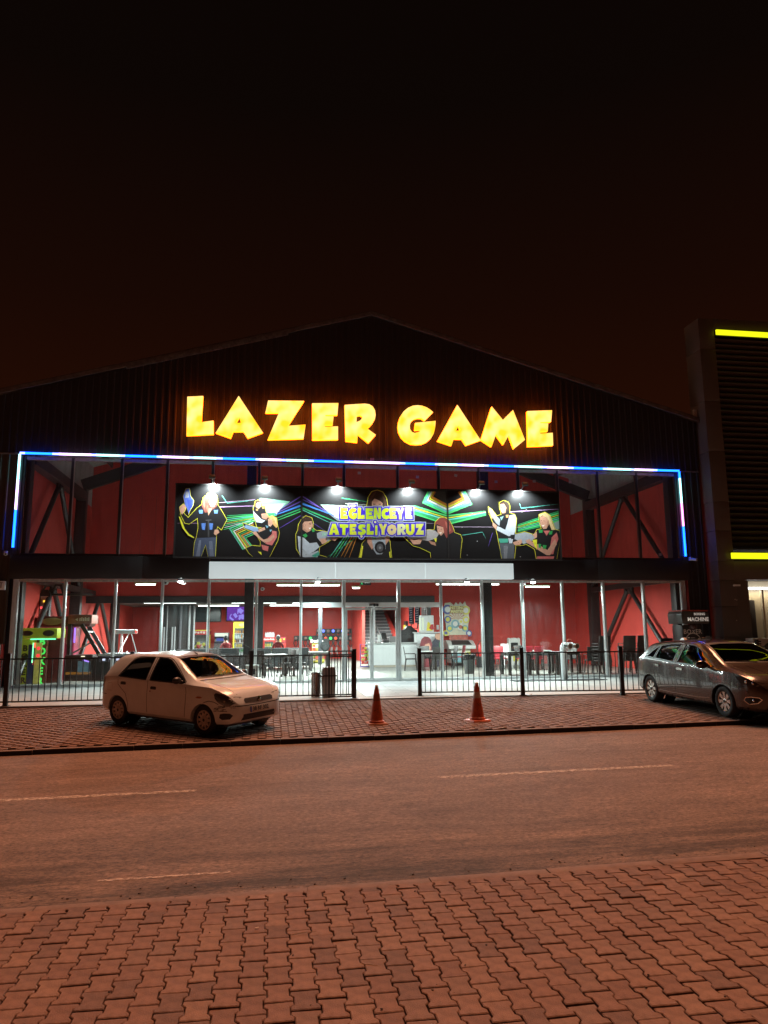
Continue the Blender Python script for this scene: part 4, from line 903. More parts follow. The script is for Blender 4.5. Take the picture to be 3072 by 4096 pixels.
# ================================================================== FENCE
FEN = PM('fence_black_paint', (.022, .018, .017), .42, var=.3, vs=20)
def fence(label, pts, posts, pitch=.137, grp=None):
    """pts: the two ends of the run; posts: fractions where posts stand"""
    a, b = Vector(pts[0]), Vector(pts[1]); ln = (b-a).length; d = (b-a)/ln; ang = math.atan2(d.y, d.x)
    t = thing('fence', label, 'fence', ((a.x+b.x)/2, (a.y+b.y)/2, ZF), ang)
    def P(s, z): q = a+d*s; return (q.x, q.y, z)
    zt, zb = 1.335, .395
    for s in posts:
        m = MB(); q = a+d*s; zg = z_far(q.x, q.y)
        m.T = Matrix.Translation((q.x, q.y, 0)) @ Matrix.Rotation(ang,4,'Z'); m.box((-.048, -.048, zg-.05), (.048, .048, 1.455)); po = m.obj('post', FEN, t, bevel=.006)
        m = MB(); m.T = Matrix.Translation((q.x, q.y, 0)) @ Matrix.Rotation(ang,4,'Z'); m.box((-.053, -.053, 1.456), (.053, .053, 1.468)); m.box((-.085, -.085, zg+.018), (.085, .085, zg+.03)); m.obj('cap_and_foot_plate', FEN, po)
    for s0, s1 in zip(posts[:-1], posts[1:]):
        for z in (zt, zb):
            m = MB(); m.bar(P(s0+.05, z), P(s1-.05, z), .032, .032); m.obj('rail', FEN, t)
        n = max(2, int(round((s1-s0)/pitch)))
        for k in range(1, n):
            s = s0+(s1-s0)*k/n; m = MB(); q = a+d*s
            m.T = Matrix.Translation((q.x, q.y, 0)) @ Matrix.Rotation(ang,4,'Z'); m.box((-.009, -.009, zb+.017), (.009, .009, zt-.017)); m.obj('picket', FEN, t)
    return t
fence('black railing with thin pickets running behind the white hatchback', ((-8.5, -5.02, 0), (2.02, -4.92, 0)), [0, 2.67, 5.35, 8.06, 10.52])
fence('black railing with thin pickets between the doorway and the grey car', ((3.67, -4.74, 0), (13.6, -6.0, 0)), [0, 2.55, 5.04, 7.55, 10.0])
# folded gate leaf beside the post
t = thing('gate', 'narrow black gate leaf standing folded beside the fence post', 'gate', (1.72, -5.0, .35))
x0, x1, y = 1.40, 1.955, -5.05
for a, b in (((x0, y, .34), (x0, y, 1.44)), ((x1, y, .34), (x1, y, 1.44))):
    m = MB(); m.bar(a, b, .034); m.obj('gate_stile', FEN, t)
for z in (.36, 1.30, 1.425):
    m = MB(); m.bar((x0+.018, y, z), (x1-.018, y, z), .03); m.obj('gate_rail', FEN, t)
for k in range(1, 4):
    x = x0+(x1-x0)*k/4; m = MB(); m.bar((x, y, .376), (x, y, 1.284), .018); m.bar((x, y, 1.316), (x, y, 1.41), .018); m.obj('picket', FEN, t)

# ================================================================== CONES
def cone(px, py, label, rz, dirty):
    p = atZ(px, py, .17); zg = z_far(p.x, p.y)
    p = atZ(px, py, zg); t = thing('traffic_cone', label, 'traffic cone', (p.x, p.y+.16, zg), rz, group='traffic cones on the paving')
    OR = PM('cone_orange', (.58, .125, .045), .5, var=.28, vs=9, bump=.2, bs=30); OR2 = PM('cone_scuffed', (.34, .12, .05), .8, var=.4, vs=20); WB = PM('cone_band', (.72, .60, .48), .6, var=.35, vs=14)
    mk = lambda: (lambda q: (setattr(q, 'T', t.matrix_basis.copy()), q)[1])(MB())
    m = mk(); m.taper((0, 0, .004), (.40, .40), (.36, .36), .035); m.obj('base', OR2 if dirty else OR, t, bevel=.012)
    prof = [(.150, .040), (.142, .075), (.128, .085), (.125, .13)] ; r = lambda z: .128-(z-.085)*.150
    m = mk(); m.lathe([(.150, .040), (.145, .07), (.128, .085)]+[(r(z), z) for z in (.2, .33, .44)], 24); m.obj('cone_body', OR, t, smooth=True)
    m = mk(); m.lathe([(r(.44)+.002, .44), (r(.56)+.002, .56)], 24); m.obj('reflective_band', WB if not dirty else OR2, t, smooth=True)
    m = mk(); m.lathe([(r(.56), .56), (r(.64), .64), (.032, .70)], 24); m.obj('cone_tip', OR, t, smooth=True)
    m = mk(); m.lathe([(.034, .70), (.036, .725), (.026, .735), (.012, .728)], 16); m.obj('top_ring', PM('cone_ring', (.75, .68, .6), .5), t, smooth=True)
    m = mk(); rr = random.Random(int(px))
    for k in range(7):
        a = rr.uniform(-2.4, -.7); z = rr.uniform(.22, .36); w = rr.uniform(.01, .03)
        m.cbox(((r(z)+.0005)*math.cos(a), (r(z)+.0005)*math.sin(a), z), (w, .002, w*.6), rz=a+R_(90))
    m.obj('scuff_mark', PM('scuff', (.25, .10, .06), .8), t)
    return t
cone(1512, 2902, 'orange traffic cone with plain dull band in front of the doorway gap', .05, True)
cone(1920, 2889, 'orange traffic cone with pale band in front of the right railing', .25, False)

# ================================================================== BINS BY THE GATE
p = atZ(1266, 2797, .30); zg = z_far(p.x, -4.55)
t = thing('litter_bin', 'slim shiny steel cylinder bin behind the fence', 'bin', (p.x, -4.50, zg))
SS = PM('stainless', (.52, .47, .44), .22, metal=1.0, var=.2, vs=12, stretch=(6, 6, .5))
Mx = Matrix.Translation((p.x, -4.50, zg+.01))
m = MB(); m.lathe([(.105, 0), (.11, .02), (.108, .03), (.108, .56)], 24, Mx); m.obj('bin_body', SS, t, smooth=True)
m = MB(); m.lathe([(.112, .56), (.116, .585), (.112, .60), (.085, .60), (.082, .57)], 24, Mx); m.obj('rim', SS, t, smooth=True)
p = atZ(1315, 2795, .30); cx, cy, zg = p.x+.02, -4.50, z_far(p.x, -4.5)+.01
t = thing('swing_bin', 'grey plastic bin with domed swing lid behind the fence', 'bin', (cx, cy, zg))
GP = PM('grey_bin_plastic', (.48, .46, .45), .55, var=.15, vs=8)
m = MB(); m.taper((cx, cy, zg), (.29, .26), (.36, .32), .50); m.obj('bin_body', GP, t, bevel=.03)
m = MB(); m.taper((cx, cy, zg+.503), (.42, .36), (.40, .35), .035); m.obj('lid_rim', PM('dark_bin_plastic', (.15, .12, .11), .5), t, bevel=.01)
m = MB(); m.prism([(-.17, 0), (.17, 0), (.16, .12), (.13, .19), (-.13, .19), (-.16, .12)], lambda u, v, w: (cx+u, w, zg+.54+v), cy-.15, cy+.15); m.obj('swing_lid', GP, t, bevel=.015)
# grey pedal bin / ashtray behind the white car's bonnet
p = atY(1005, 2700, -1.2); zq = zp(-1.2)
t = thing('ashtray_bin', 'small pale upright bin with dark slot next to the black column', 'bin', (p.x+.02, -1.2, zq))
m = MB(); m.box((p.x-.17, -1.35, zq), (p.x+.2, -1.05, zq+.62)); m.obj('bin_body', PM('pale_bin', (.5, .5, .47), .5, var=.1), t, bevel=.02)
m = MB(); m.box((p.x-.08, -1.356, zq+.36), (p.x+.11, -1.351, zq+.52)); m.obj('slot', MATS['black_plastic'], t)
# paper litter and leaf on the paving
p = atZ(2118, 2783, .285); m = MB(); m.add([(p.x, p.y, .30), (p.x+.05, p.y-.03, .31), (p.x+.08, p.y+.02, .335), (p.x+.03, p.y+.05, .305)], [(0, 1, 2), (0, 2, 3)]); tag(m.obj('dry_leaf', PM('leaf_brown', (.25, .10, .05), .8)), 'single dry brown leaf at the foot of the railing', 'leaf')

# ================================================================== FIRE INLET PIPE
pb = atZ(2262, 2719, .37); X, Y = pb.x, -.78; zg = zp(Y)
t = thing('fire_inlet', 'thick white standpipe with twin fire hose inlets before the glass', 'standpipe', (X, Y, zg))
WP = PM('white_pipe_paint', (.70, .72, .72), .4, var=.08, vs=6)
m = MB(); pts = [(X, Y, zg), (X, Y, 1.26)] + [(X+.0, Y-.16*(1-math.cos(a)), 1.26+.16*math.sin(a)) for a in (.4, .8, 1.2, 1.57)]
m.tube(pts, .105, 20); m.obj('riser_pipe', WP, t, smooth=True)
m = MB(); m.tube([(X-.02, Y-.14, 1.42), (X+.06, Y-.2, 1.42), (X+.22, Y-.22, 1.42)], .09, 14); m.obj('breeching', WP, t, smooth=True)
for dx in (.02, .24):
    m = MB(); q = Vector((X+dx, Y-.2, 1.42)); m.cyl(q, q+Vector((.05, -.16, -.02)), .085, .082, 18); m.cyl(q+Vector((.05, -.16, -.02)), q+Vector((.06, -.19, -.024)), .098, n=18); m.obj('inlet_coupling', SS, t, smooth=True)
    m = MB(); q2 = q+Vector((.061, -.191, -.024)); m.cyl(q2, q2+Vector((.002, -.006, 0)), .066, n=18); m.obj('inlet_cap', PM('dark_brass', (.12, .09, .06), .4, metal=.6), t)
m = MB(); q = Vector((X+.14, Y-.2, 1.55))
for k in range(8): a = k*math.pi/4; b = (k+1)*math.pi/4; m.cyl(q+Vector((.075*math.cos(a), 0, .06*math.sin(a))), q+Vector((.075*math.cos(b), 0, .06*math.sin(b))), .013, n=6)
m.cyl(q-Vector((.07, 0, 0)), q+Vector((.07, 0, 0)), .010, n=6); m.cyl(q, q-Vector((0, 0, .13)), .012, n=6); m.obj('valve_wheel', PM('valve_red', (.62, .16, .10), .45), t, smooth=True)

# ================================================================== BOXING MACHINE OUTSIDE
bxm = atY(2770, 2480, -1.0)
X0, X1 = atY(2732, 2600, -1.0).x, atY(2822, 2600, -1.0).x; zg = zp(-1.0); cx = (X0+X1)/2
t = thing('boxing_machine', 'dark boxing machine with white title board standing behind the grey car', 'arcade machine', (cx, -.7, zg))
DK = PM('machine_black', (.035, .033, .032), .45, var=.3, vs=7)
m = MB(); m.box((X0+.06, -.95, zg), (X1-.06, -.35, 2.02)); m.obj('cabinet', DK, t, bevel=.02)
m = MB(); m.prism([(X0-.06, 2.06), (X1+.08, 2.06), (X1+.10, 2.40), (X0-.02, 2.46), (X0-.08, 2.36)], lambda u, v, w: (u, w, v), -1.18, -.35); m.obj('title_box', PM('machine_grey', (.07, .075, .07), .4, var=.3, vs=9), t, bevel=.015)
m = MB(); m.box((X0-.05, -1.17, 2.445), (X1+.10, -.36, 2.49)); m.obj('red_top', PM('machine_red', (.35, .05, .03), .5), t, bevel=.008)
INKW = PM('ink_white', (.72, .68, .62), .5); INK_GLOW = PM('glow_ink', (.72, .68, .62), .5, emis=(.9, .85, .75), es=.28)  # title ink gets an added glow, as little light reaches its front
m = MB(); text_into(m, 'MACHINE', wallM((cx+.10, -1.184, 2.19)), .165, bold=.005); text_into(m, 'BOXING', wallM((cx+.16, -1.184, 2.355)), .10, bold=.004); m.obj('lettering', INK_GLOW, t, fixn=False)
m = MB(); text_into(m, 'BOXER', wallM((cx+.02, -.956, 1.80)), .20, bold=.002); m.obj('lettering', INKW, t, fixn=False)
ring = lambda r0, r1, z0, n=28: [((r0 if k < n else r1)*math.cos(2*math.pi*(k if k < n else 2*n-1-k)/(n-1))*.86, (r0 if k < n else r1)*math.sin(2*math.pi*(k if k < n else 2*n-1-k)/(n-1))) for k in range(2*n)]
m = MB(); rg = ring(.36, .335, 0)
n = 28
for k in range(n): 
    a, b = 2*math.pi*k/n, 2*math.pi*(k+1)/n
    m.add([(cx+.02+.31*math.cos(a), -.957, 1.40+.37*math.sin(a)), (cx+.02+.31*math.cos(b), -.957, 1.40+.37*math.sin(b)), (cx+.02+.285*math.cos(b), -.957, 1.40+.345*math.sin(b)), (cx+.02+.285*math.cos(a), -.957, 1.40+.345*math.sin(a))], [(0, 1, 2, 3)])
for k in range(7): m.box((cx-.23+.02*abs(k-3), -.958, 1.60-k*.075), (cx-.13+.01*abs(k-3), -.9555, 1.63-k*.075))
for k in range(4): m.cyl((cx+.22, -.9595, 1.56-k*.105), (cx+.22, -.9555, 1.56-k*.105), .04-.003*k, n=14)
m.box((cx-.06, -.958, 1.605), (cx+.08, -.9555, 1.62)); m.box((cx-.06, -.958, 1.215), (cx+.10, -.9555, 1.23)); m.obj('dial_marks', INKW, t, fixn=False)
m = MB(); m.ball((cx+.02, -1.0, 1.97), .13, 14, 10, (1, .8, .9)); m.obj('punch_ball', PM('dark_leather', (.07, .03, .025), .5), t, smooth=True)
m = MB(); m.box((cx-.12, -.9575, 1.30), (cx+.13, -.956, 1.52)); m.obj('score_display', PM('dead_display', (.05, .006, .006), .2), t)

# ================================================================== GREY NEIGHBOUR TOWER
NB = thing('neighbour_building', 'tall grey panelled tower with dark louvres and yellow strip lights', 'building', (20, 3, 0))
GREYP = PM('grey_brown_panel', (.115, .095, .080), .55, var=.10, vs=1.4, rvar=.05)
yn = -.52; nx0 = 14.74; nx1 = 15.33
zs = [0.2, 1.62, 2.62, 3.49, 4.13, 5.15, 6.15, 7.9, 9.7, 11.6, 12.74]
for z0, z1 in zip(zs[:-1], zs[1:]):
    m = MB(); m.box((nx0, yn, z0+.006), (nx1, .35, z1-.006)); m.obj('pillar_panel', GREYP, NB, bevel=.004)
m = MB(); m.box((nx0+.03, yn+.03, .2), (nx1-.03, .34, 12.70)); m.obj('pillar_core', PM('joint_dark', (.03, .026, .022), .8), NB)
m = MB(); m.box((nx1+.002, yn, 12.36), (28, .6, 12.76)); m.obj('top_beam', GREYP, NB, bevel=.004)
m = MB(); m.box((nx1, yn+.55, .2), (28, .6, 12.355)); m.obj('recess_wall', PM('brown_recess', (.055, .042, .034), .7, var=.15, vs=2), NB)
SLT = PM('louvre_slat', (.045, .034, .028), .5, var=.2, vs=3)
for k in range(38):
    z = 4.52+k*.2035; m = MB(); m.cbox(((nx1+28)/2, yn+.33, z), (28-nx1-.02, .24, .035), rx=R_(-38)); m.obj('louvre_slat', SLT, NB)
YL = EM('yellow_strip', (.92, .95, .01), 1.15)
for z0, z1, x in ((12.13, 12.31, nx1+.03), (4.20, 4.40, nx1-.12)):
    m = MB(); m.box((x, yn-.10, z0), (28, yn-.035, z1)); m.obj('strip_light', YL, NB, bevel=.008)
    m = MB(); m.box((x, yn-.034, z0-.03), (28, yn-.004, z1+.03)); m.obj('strip_back', STEEL, NB)
# lower storey panels and a lit window to the side
m = MB(); m.box((nx1+.006, yn+.004, 3.50), (28, yn+.3, 4.125)); m.obj('lower_panel', GREYP, NB, bevel=.004)
wx0 = atY(2998, 2400, yn).x
m = MB(); m.box((nx1+.006, yn+.004, .2), (wx0, yn+.3, 3.49)); m.obj('lower_panel', GREYP, NB, bevel=.004)
m = MB(); m.box((wx0, yn+.004, .2), (28, yn+.3, 1.05)); m.obj('lower_panel', GREYP, NB, bevel=.004)
WRM = PM('cream_wall', (.50, .42, .28), .7, var=.1, vs=2)
m = MB(); m.box((wx0, yn+.53, 1.05), (28, yn+.545, 3.49)); w = m.obj('window_reveal', WRM, NB)
m = MB(); m.box((wx0+.01, yn+.27, 3.20), (28, yn+.40, 3.27)); m.obj('strip_light', EM('cool_tube', (.95, .97, 1), 5), NB)
light('AREA', 'window_light', ((wx0+19)/2, yn+.33, 3.15), 14, (1, .86, .58), ((wx0+19)/2, yn+.40, 1), 3.2, NB, size_y=.08)
m = MB(); m.box((wx0+.12, yn+.36, 1.5), (wx0+.46, yn+.52, 2.85)); m.obj('hanging_coat', PM('dark_coat', (.06, .05, .045), .9), NB, bevel=.06)
m = MB(); m.box((wx0+.62, yn+.20, 1.05), (wx0+.68, yn+.30, 3.2)); m.obj('window_bar', PM('cream_bar', (.55, .48, .35), .6), NB)
m = MB(); q = atY(2942, 2341, yn-.03); m.cyl((q.x-.04, yn, q.z), (q.x-.04, yn-.05, q.z), .04, n=10); m.box((q.x+.02, yn-.05, q.z-.03), (q.x+.17, yn, q.z+.03)); m.obj('sensor', WHITE, NB)
for px, py in ((2940, 2398), (2946, 2482), (2947, 2400)):
    q = atY(px, py, yn); m = MB(); m.cyl((q.x, yn-.012, q.z), (q.x, yn+.002, q.z), .014, n=8); m.obj('stud', INKW, NB)
# air conditioner unit
q = atY(3010, 2600, -1.1); zb = zp(-1.0)
t = thing('air_conditioner', 'white outdoor air conditioner unit beside the grey tower wall', 'air conditioner', (q.x+.45, -.9, zb))
ax0 = q.x; az0 = atY(3010, 2662, -1.1).z; az1 = atY(3010, 2553, -1.1).z
m = MB(); m.box((ax0, -1.15, az0), (ax0+.95, -.78, az1)); m.obj('casing', PM('aircon_white', (.62, .58, .50), .5, var=.08), t, bevel=.015)
for k in range(9):
    m = MB(); z = az1-.10-k*.075; m.box((ax0+.05, -1.156, z-.025), (ax0+.16, -1.151, z+.02)); m.box((ax0+.18, -1.156, z-.025), (ax0+.29, -1.151, z+.02)); m.obj('vent_slot', MATS['black_plastic'], t)
m = MB(); Mx = Matrix.Translation((ax0+.62, -1.152, (az0+az1)/2)) @ Matrix.Rotation(R_(90),4,'X')
for r in (.06, .12, .18, .24, .30): m.lathe([(r, 0), (r, .012), (r-.012, .012), (r-.012, 0)], 28, Mx)
m.obj('fan_grille', PM('grille_grey', (.25, .24, .22), .5), t)
m = MB(); m.box((ax0+.05, -1.1, zb), (ax0+.10, -.82, az0)); m.box((ax0+.82, -1.1, zb), (ax0+.87, -.82, az0)); m.obj('stand', STEEL, t)
t = thing('side_railing', 'short black steel railing in front of the air conditioner', 'railing', (15.9, -1.7, .3))
for z in (1.15, 1.32):
    m = MB(); m.bar((ax0-.25, -1.7, z), (ax0+3.5, -1.7, z), .035); m.obj('rail', FEN, t)
for x in (ax0-.25, ax0+.9, ax0+2.2):
    m = MB(); m.box((x-.04, -1.74, .3), (x+.04, -1.66, 1.55)); m.obj('post', FEN, t)
for k in range(12):
    m = MB(); x = ax0-.1+k*.13; m.box((x-.008, -1.708, .4), (x+.008, -1.692, 1.13)); m.obj('picket', FEN, t)
# lamps under the fascia that light the plaza
LP = [(722, 2323, 'above the pane behind the white car roof'), (1272, 2330, 'above the pane left of the entrance transom'), (1868, 2326, 'above the pane of the hitting game'), (2132, 2332, 'above the pane near the standpipe')]
for px, py, wh in LP:
    q = atY(px, py, -.42); zl = 3.42
    t = thing('canopy_lamp', 'bright round lamp under the fascia '+wh, 'lamp', (q.x, -.25, zl), group='lamps under the fascia')
    m = MB(); m.bar((q.x, -.10, zl+.11), (q.x, -.42, zl+.11), .03); m.obj('arm', STEEL, t)
    m = MB(); m.lathe([(.03, .10), (.085, .06), (.09, .0)], 16, Matrix.Translation((q.x, -.42, zl))); m.obj('lamp_housing', PM('lamp_grey', (.3, .3, .3), .4, metal=.5), t, smooth=True)
    m = MB(); m.ball((q.x, -.42, zl-.01), .075, 14, 8, (1, 1, .6)); m.obj('lamp_lens', EM('canopy_lens', (.86, 1, .97), 22), t, smooth=True)
    light('SPOT', 'canopy_beam', (q.x, -.46, zl-.08), 470, (.74, 1.0, .985), (q.x, -2.3, 0), .07, t, spot=150, blend=.6)

# ================================================================== grit and twigs on the near paving and gutter
rg_ = random.Random(31); m = MB()
for k in range(150):
    x = rg_.uniform(-2.5, 5.0); y = rg_.choice((rg_.uniform(-20.0, -17.2), rg_.gauss(-16.95, .07)))
    z = z_road(x)+(.019 if y < YN else .001); r = rg_.uniform(.002, .007)*(1.0 if y < YN else 1.2)
    m.cbox((x, y, z+r*.4), (r*2, r*1.5, r), rz=rg_.uniform(0, 3), ry=rg_.uniform(-.4, .4))
g_ = m.obj('grit', PM('grit_stone', (.10, .07, .055), .9, var=.5, vs=40), fixn=False); tag(g_, 'scattered dark grit on the near paving and gutter', 'grit', kind='stuff')
for (px, py, l, a, lab) in ((1165, 3742, .16, .15, 'thin dry twig lying across the near pavers'), (1440, 3862, .12, -.35, 'short dry straw near the middle of the near pavers')):
    p = atZ(px, py, .02); m = MB(); d = Vector((math.cos(a), math.sin(a), 0))*l
    m.tube([p+Vector((0, 0, .004)), p+d*.4+Vector((.004, .008, .007)), p+d+Vector((0, 0, .004))], [.0022, .002, .001], 5); tag(m.obj('twig', PM('straw', (.34, .22, .12), .8)), lab, 'twig')
p = atZ(1020, 3718, .02); m = MB(); m.cyl((p.x, p.y, .026), (p.x+.022, p.y+.012, .026), .004, n=8); tag(m.obj('cigarette_end', PM('paper_white', (.7, .62, .55), .8)), 'tiny white cigarette end between the near pavers', 'litter')
# ================================================================== CARS
def interp(keys, x):
    """monotone-ish cubic through (x, v) keys"""
    if x <= keys[0][0]: return keys[0][1]
    if x >= keys[-1][0]: return keys[-1][1]
    for i in range(len(keys)-1):
        if keys[i][0] <= x <= keys[i+1][0]: break
    x0, y0 = keys[i]; x1, y1 = keys[i+1]; h = x1-x0; d = (y1-y0)/h
    def slope(j):
        if j <= 0 or j >= len(keys)-1: return d
        a = (keys[j][1]-keys[j-1][1])/(keys[j][0]-keys[j-1][0]); b = (keys[j+1][1]-keys[j][1])/(keys[j+1][0]-keys[j][0])
        return 0 if a*b <= 0 else 2*a*b/(a+b)
    m0, m1 = slope(i), slope(i+1); t = (x-x0)/h
    return y0*(2*t**3-3*t**2+1)+m0*h*(t**3-2*t**2+t)+y1*(-2*t**3+3*t**2)+m1*h*(t**3-t**2)
def car_section(S_, x, ins=0.0, zfloor=None):
    zt = interp(S_['top'], x)-ins; sh = interp(S_['sh'], x); zb = interp(S_['bot'], x) if zfloor is None else zfloor
    w = interp(S_['w'], x)-ins; roof = S_['roof']
    t = max(0, min(1, (zt-sh)/(roof-sh))); t = t*t*(3-2*t)*.35+t*.65
    zbelt = min(sh, zt-.035); wb = w-.012-.01*(1-t)
    wt = wb*.90*(1-t)+(S_['wroof']-ins)*t; cr = .022*(1-t)+.055*t; ze = zt-cr
    if ze < zbelt+.004: ze = zbelt+.004
    h = zbelt-zb
    pts = [(0, zb), (w*.55, zb), (w*.93, zb+.015), (w*.985, zb+.07 if h > .2 else zb+h*.3), (w*.998, zb+h*.33), (w, zb+h*.50), (w*.996, zb+h*.70), (w*.985, zb+h*.86), (wb, zbelt)]
    pts += [(wb*.975+wt*.025 if t > .2 else (wb*.97+wt*.03), zbelt+(ze-zbelt)*.06)]
    for k in (.3, .6, .85): pts.append((wb*(1-k)+wt*k+.018*t*math.sin(k*math.pi), zbelt+(ze-zbelt)*k))
    pts += [(wt, ze), (wt*.93, ze+cr*.42), (wt*.75, ze+cr*.72), (wt*.45, ze+cr*.93), (0, zt)]
    return pts
def car_loft(S_, xs, ins=0.0, zfloor=None):
    m = MB(); n = None; vs = []; fs = []
    for x in xs:
        h = car_section(S_, x, ins, zfloor); ring = [(x, -y, z) for y, z in h] + [(x, y, z) for y, z in h[-2:0:-1]]
        n = len(ring); vs += ring
    for i in range(len(xs)-1):
        for k in range(n): fs.append((i*n+k, i*n+(k+1)%n, (i+1)*n+(k+1)%n, (i+1)*n+k))
    fs += [tuple(range(n-1, -1, -1)), tuple(range((len(xs)-1)*n, len(xs)*n))]
    return m.add(vs, fs)
def tmp_obj(mb):
    me = bpy.data.meshes.new('tmp'); me.from_pydata([tuple(v) for v in mb.v], [], mb.f)
    bm = bmesh.new(); bm.from_mesh(me); bmesh.ops.recalc_face_normals(bm, faces=bm.faces); bm.to_mesh(me); bm.free()
    o = bpy.data.objects.new('tmp', me); COL.objects.link(o); return o
def carve(o, cutters):
    for c in cutters:
        md = o.modifiers.new('b', 'BOOLEAN'); md.operation = 'DIFFERENCE'; md.object = c; md.solver = 'EXACT'
    dg = bpy.context.evaluated_depsgraph_get(); me = bpy.data.meshes.new_from_object(o.evaluated_get(dg))
    for c in cutters: bpy.data.objects.remove(c)
    bpy.data.objects.remove(o); return me
class Decal:
    """panels laid on the body: outlines are projected on to the real body surface"""
    def __init__(s, bvh): s.b = bvh
    def hit(s, p, d, off):
        if d is None:
            r = s.b.find_nearest(p); return r[0]+r[1]*off if r[0] is not None else p
        r = s.b.ray_cast(p, d)
        if r[0] is None:
            r = s.b.find_nearest(p)
        nrm = r[1] if r[1].dot(d) < 0 else -r[1]
        return r[0]+nrm*off
    def patch(s, mb, poly3, d, off, cuts=3):
        bm = bmesh.new(); vv = [bm.verts.new(p) for p in poly3]; bm.faces.new(vv)
        bmesh.ops.triangulate(bm, faces=bm.faces[:])
        for _ in range(cuts):
            bmesh.ops.subdivide_edges(bm, edges=[e for e in bm.edges if e.calc_length() > .07], cuts=1, use_grid_fill=True)
            bmesh.ops.triangulate(bm, faces=bm.faces[:])
        bm.verts.index_update(); vs = [s.hit(v.co.copy(), d, off) for v in bm.verts]; fs = [tuple(v.index for v in f.verts) for f in bm.faces]; bm.free()
        mb.add(vs, fs)
    def strip(s, mb, pts, d, wd, off, closed=False, plane=None):
        pts = [Vector(p) for p in pts]; q = []
        n = len(pts)
        for i in range(n if closed else n-1):
            a, b = pts[i], pts[(i+1)%n]; k = max(1, int((b-a).length/.06))
            q += [a+(b-a)*(j/k) for j in range(k)]
        if not closed: q.append(pts[-1])
        L_ = []; R2 = []; nq = len(q)
        for i, p in enumerate(q):
            t = (q[(i+1)%nq]-q[i-1]) if closed else (q[min(i+1, nq-1)]-q[max(i-1, 0)])
            nn = (d if d is not None else plane).cross(t).normalized()
            L_.append(s.hit(p+nn*wd/2, d, off)); R2.append(s.hit(p-nn*wd/2, d, off))
        fs = [(i, (i+1)%nq, nq+(i+1)%nq, nq+i) for i in range(nq if closed else nq-1)]
        mb.add(L_+R2, fs)
def make_wheel(par, x, y, r, w, style, mats):
    sgn = -1 if y < 0 else 1
    e = bpy.data.objects.new('wheel', None); COL.objects.link(e); e.parent = par; e.location = (x, y, r); e.empty_display_size = .1
    Mx = Matrix.Rotation(R_(90)*(-sgn), 4, 'X')     # local +z points outwards
    rr = r*.655
    m = MB(); h = w/2
    m.lathe([(rr, -h*.92), (r*.86, -h), (r*.965, -h*.86), (r, -h*.55), (r, h*.55), (r*.965, h*.86), (r*.86, h), (rr*1.02, h*.9), (rr*.98, h*.80), (rr*.98, -h*.8)], 36, Mx, cap=False); m.obj('tyre', mats['tyre'], e, world=False, smooth=True, sharp=50)
    m = MB(); m.lathe([(rr*.985, -h*.5), (rr*.985, h*.82), (rr*.93, h*.86), (rr*.90, h*.5), (rr*.88, h*.15), (.02, h*.12)], 32, Mx, cap=False); m.obj('rim_barrel', mats['dark'], e, world=False, smooth=True)
    m = MB()
    if style == 'hubcap':
        m.lathe([(rr*.985, h*.83), (rr*.95, h*.92), (rr*.84, h*.90), (rr*.82, h*.60)], 32, Mx, cap=False)
        m.lathe([(rr*.44, h*.62), (rr*.42, h*.86), (rr*.2, h*.95), (.001, h*.95)], 24, Mx)
        for k in range(10):
            a = 2*math.pi*k/10; q = Matrix.Rotation(a, 4, 'Z')
            vs = [(rr*.38, -.030, h*.80), (rr*.38, .030, h*.80), (rr*.88, .016, h*.86), (rr*.88, -.016, h*.86), (rr*.38, -.03, h*.5), (rr*.38, .03, h*.5), (rr*.88, .016, h*.5), (rr*.88, -.016, h*.5)]
            m.add([Mx @ q @ Vector(v) for v in vs], [(0,1,2,3),(4,7,6,5),(0,4,5,1),(1,5,6,2),(2,6,7,3),(3,7,4,0)])
        m.obj('hubcap', mats['rim'], e, world=False, smooth=True, sharp=30)
    else:
        m.lathe([(rr*.985, h*.83), (rr*.955, h*.93), (rr*.91, h*.86), (rr*.90, h*.70)], 36, Mx, cap=False)
        m.lathe([(rr*.26, h*.45), (rr*.24, h*.78), (rr*.12, h*.84), (.001, h*.84)], 24, Mx)
        for k in range(8):
            a = 2*math.pi*k/8; q = Matrix.Rotation(a, 4, 'Z')
            vs = [(rr*.16, -.018, h*.76), (rr*.16, .018, h*.76), (rr*.92, .052, h*.84), (rr*.92, -.030, h*.84), (rr*.16, -.02, h*.4), (rr*.16, .02, h*.4), (rr*.92, .052, h*.5), (rr*.92, -.03, h*.5)]
            m.add([Mx @ q @ Vector(v) for v in vs], [(0,1,2,3),(4,7,6,5),(0,4,5,1),(1,5,6,2),(2,6,7,3),(3,7,4,0)])
        m.obj('alloy_rim', mats['rim'], e, world=False, smooth=True, sharp=30)
    m = MB(); m.lathe([(.028, h*.86), (.026, h*.965), (.001, h*.97)], 14, Mx); m.obj('hub_badge', mats['dark'], e, world=False)
    return e
def seat_geo(m, x, y, w=.46):
    m.cbox((x+.05, y, .47), (.48, w, .16), ry=R_(-6)); m.cbox((x-.22, y, .80), (.14, w, .60), ry=R_(-16)); m.cbox((x-.32, y, 1.16), (.09, w*.55, .16), ry=R_(-12))
def place(root, cx, cy, ang):
    e = .6
    zx = (z_far(cx+e, cy)-z_far(cx-e, cy))/(2*e); zy = (z_far(cx, min(cy+e, YF))-z_far(cx, max(cy-e, YK+.15)))/(min(cy+e, YF)-max(cy-e, YK+.15))
    n = Vector((-zx, -zy, 1)).normalized(); f = Vector((math.cos(ang), math.sin(ang), 0)); f = (f-n*f.dot(n)).normalized(); l = n.cross(f)
    Mx = Matrix((f, l, n)).transposed().to_4x4(); Mx.translation = (cx, cy, z_far(cx, cy)+.002); root.matrix_basis = Mx
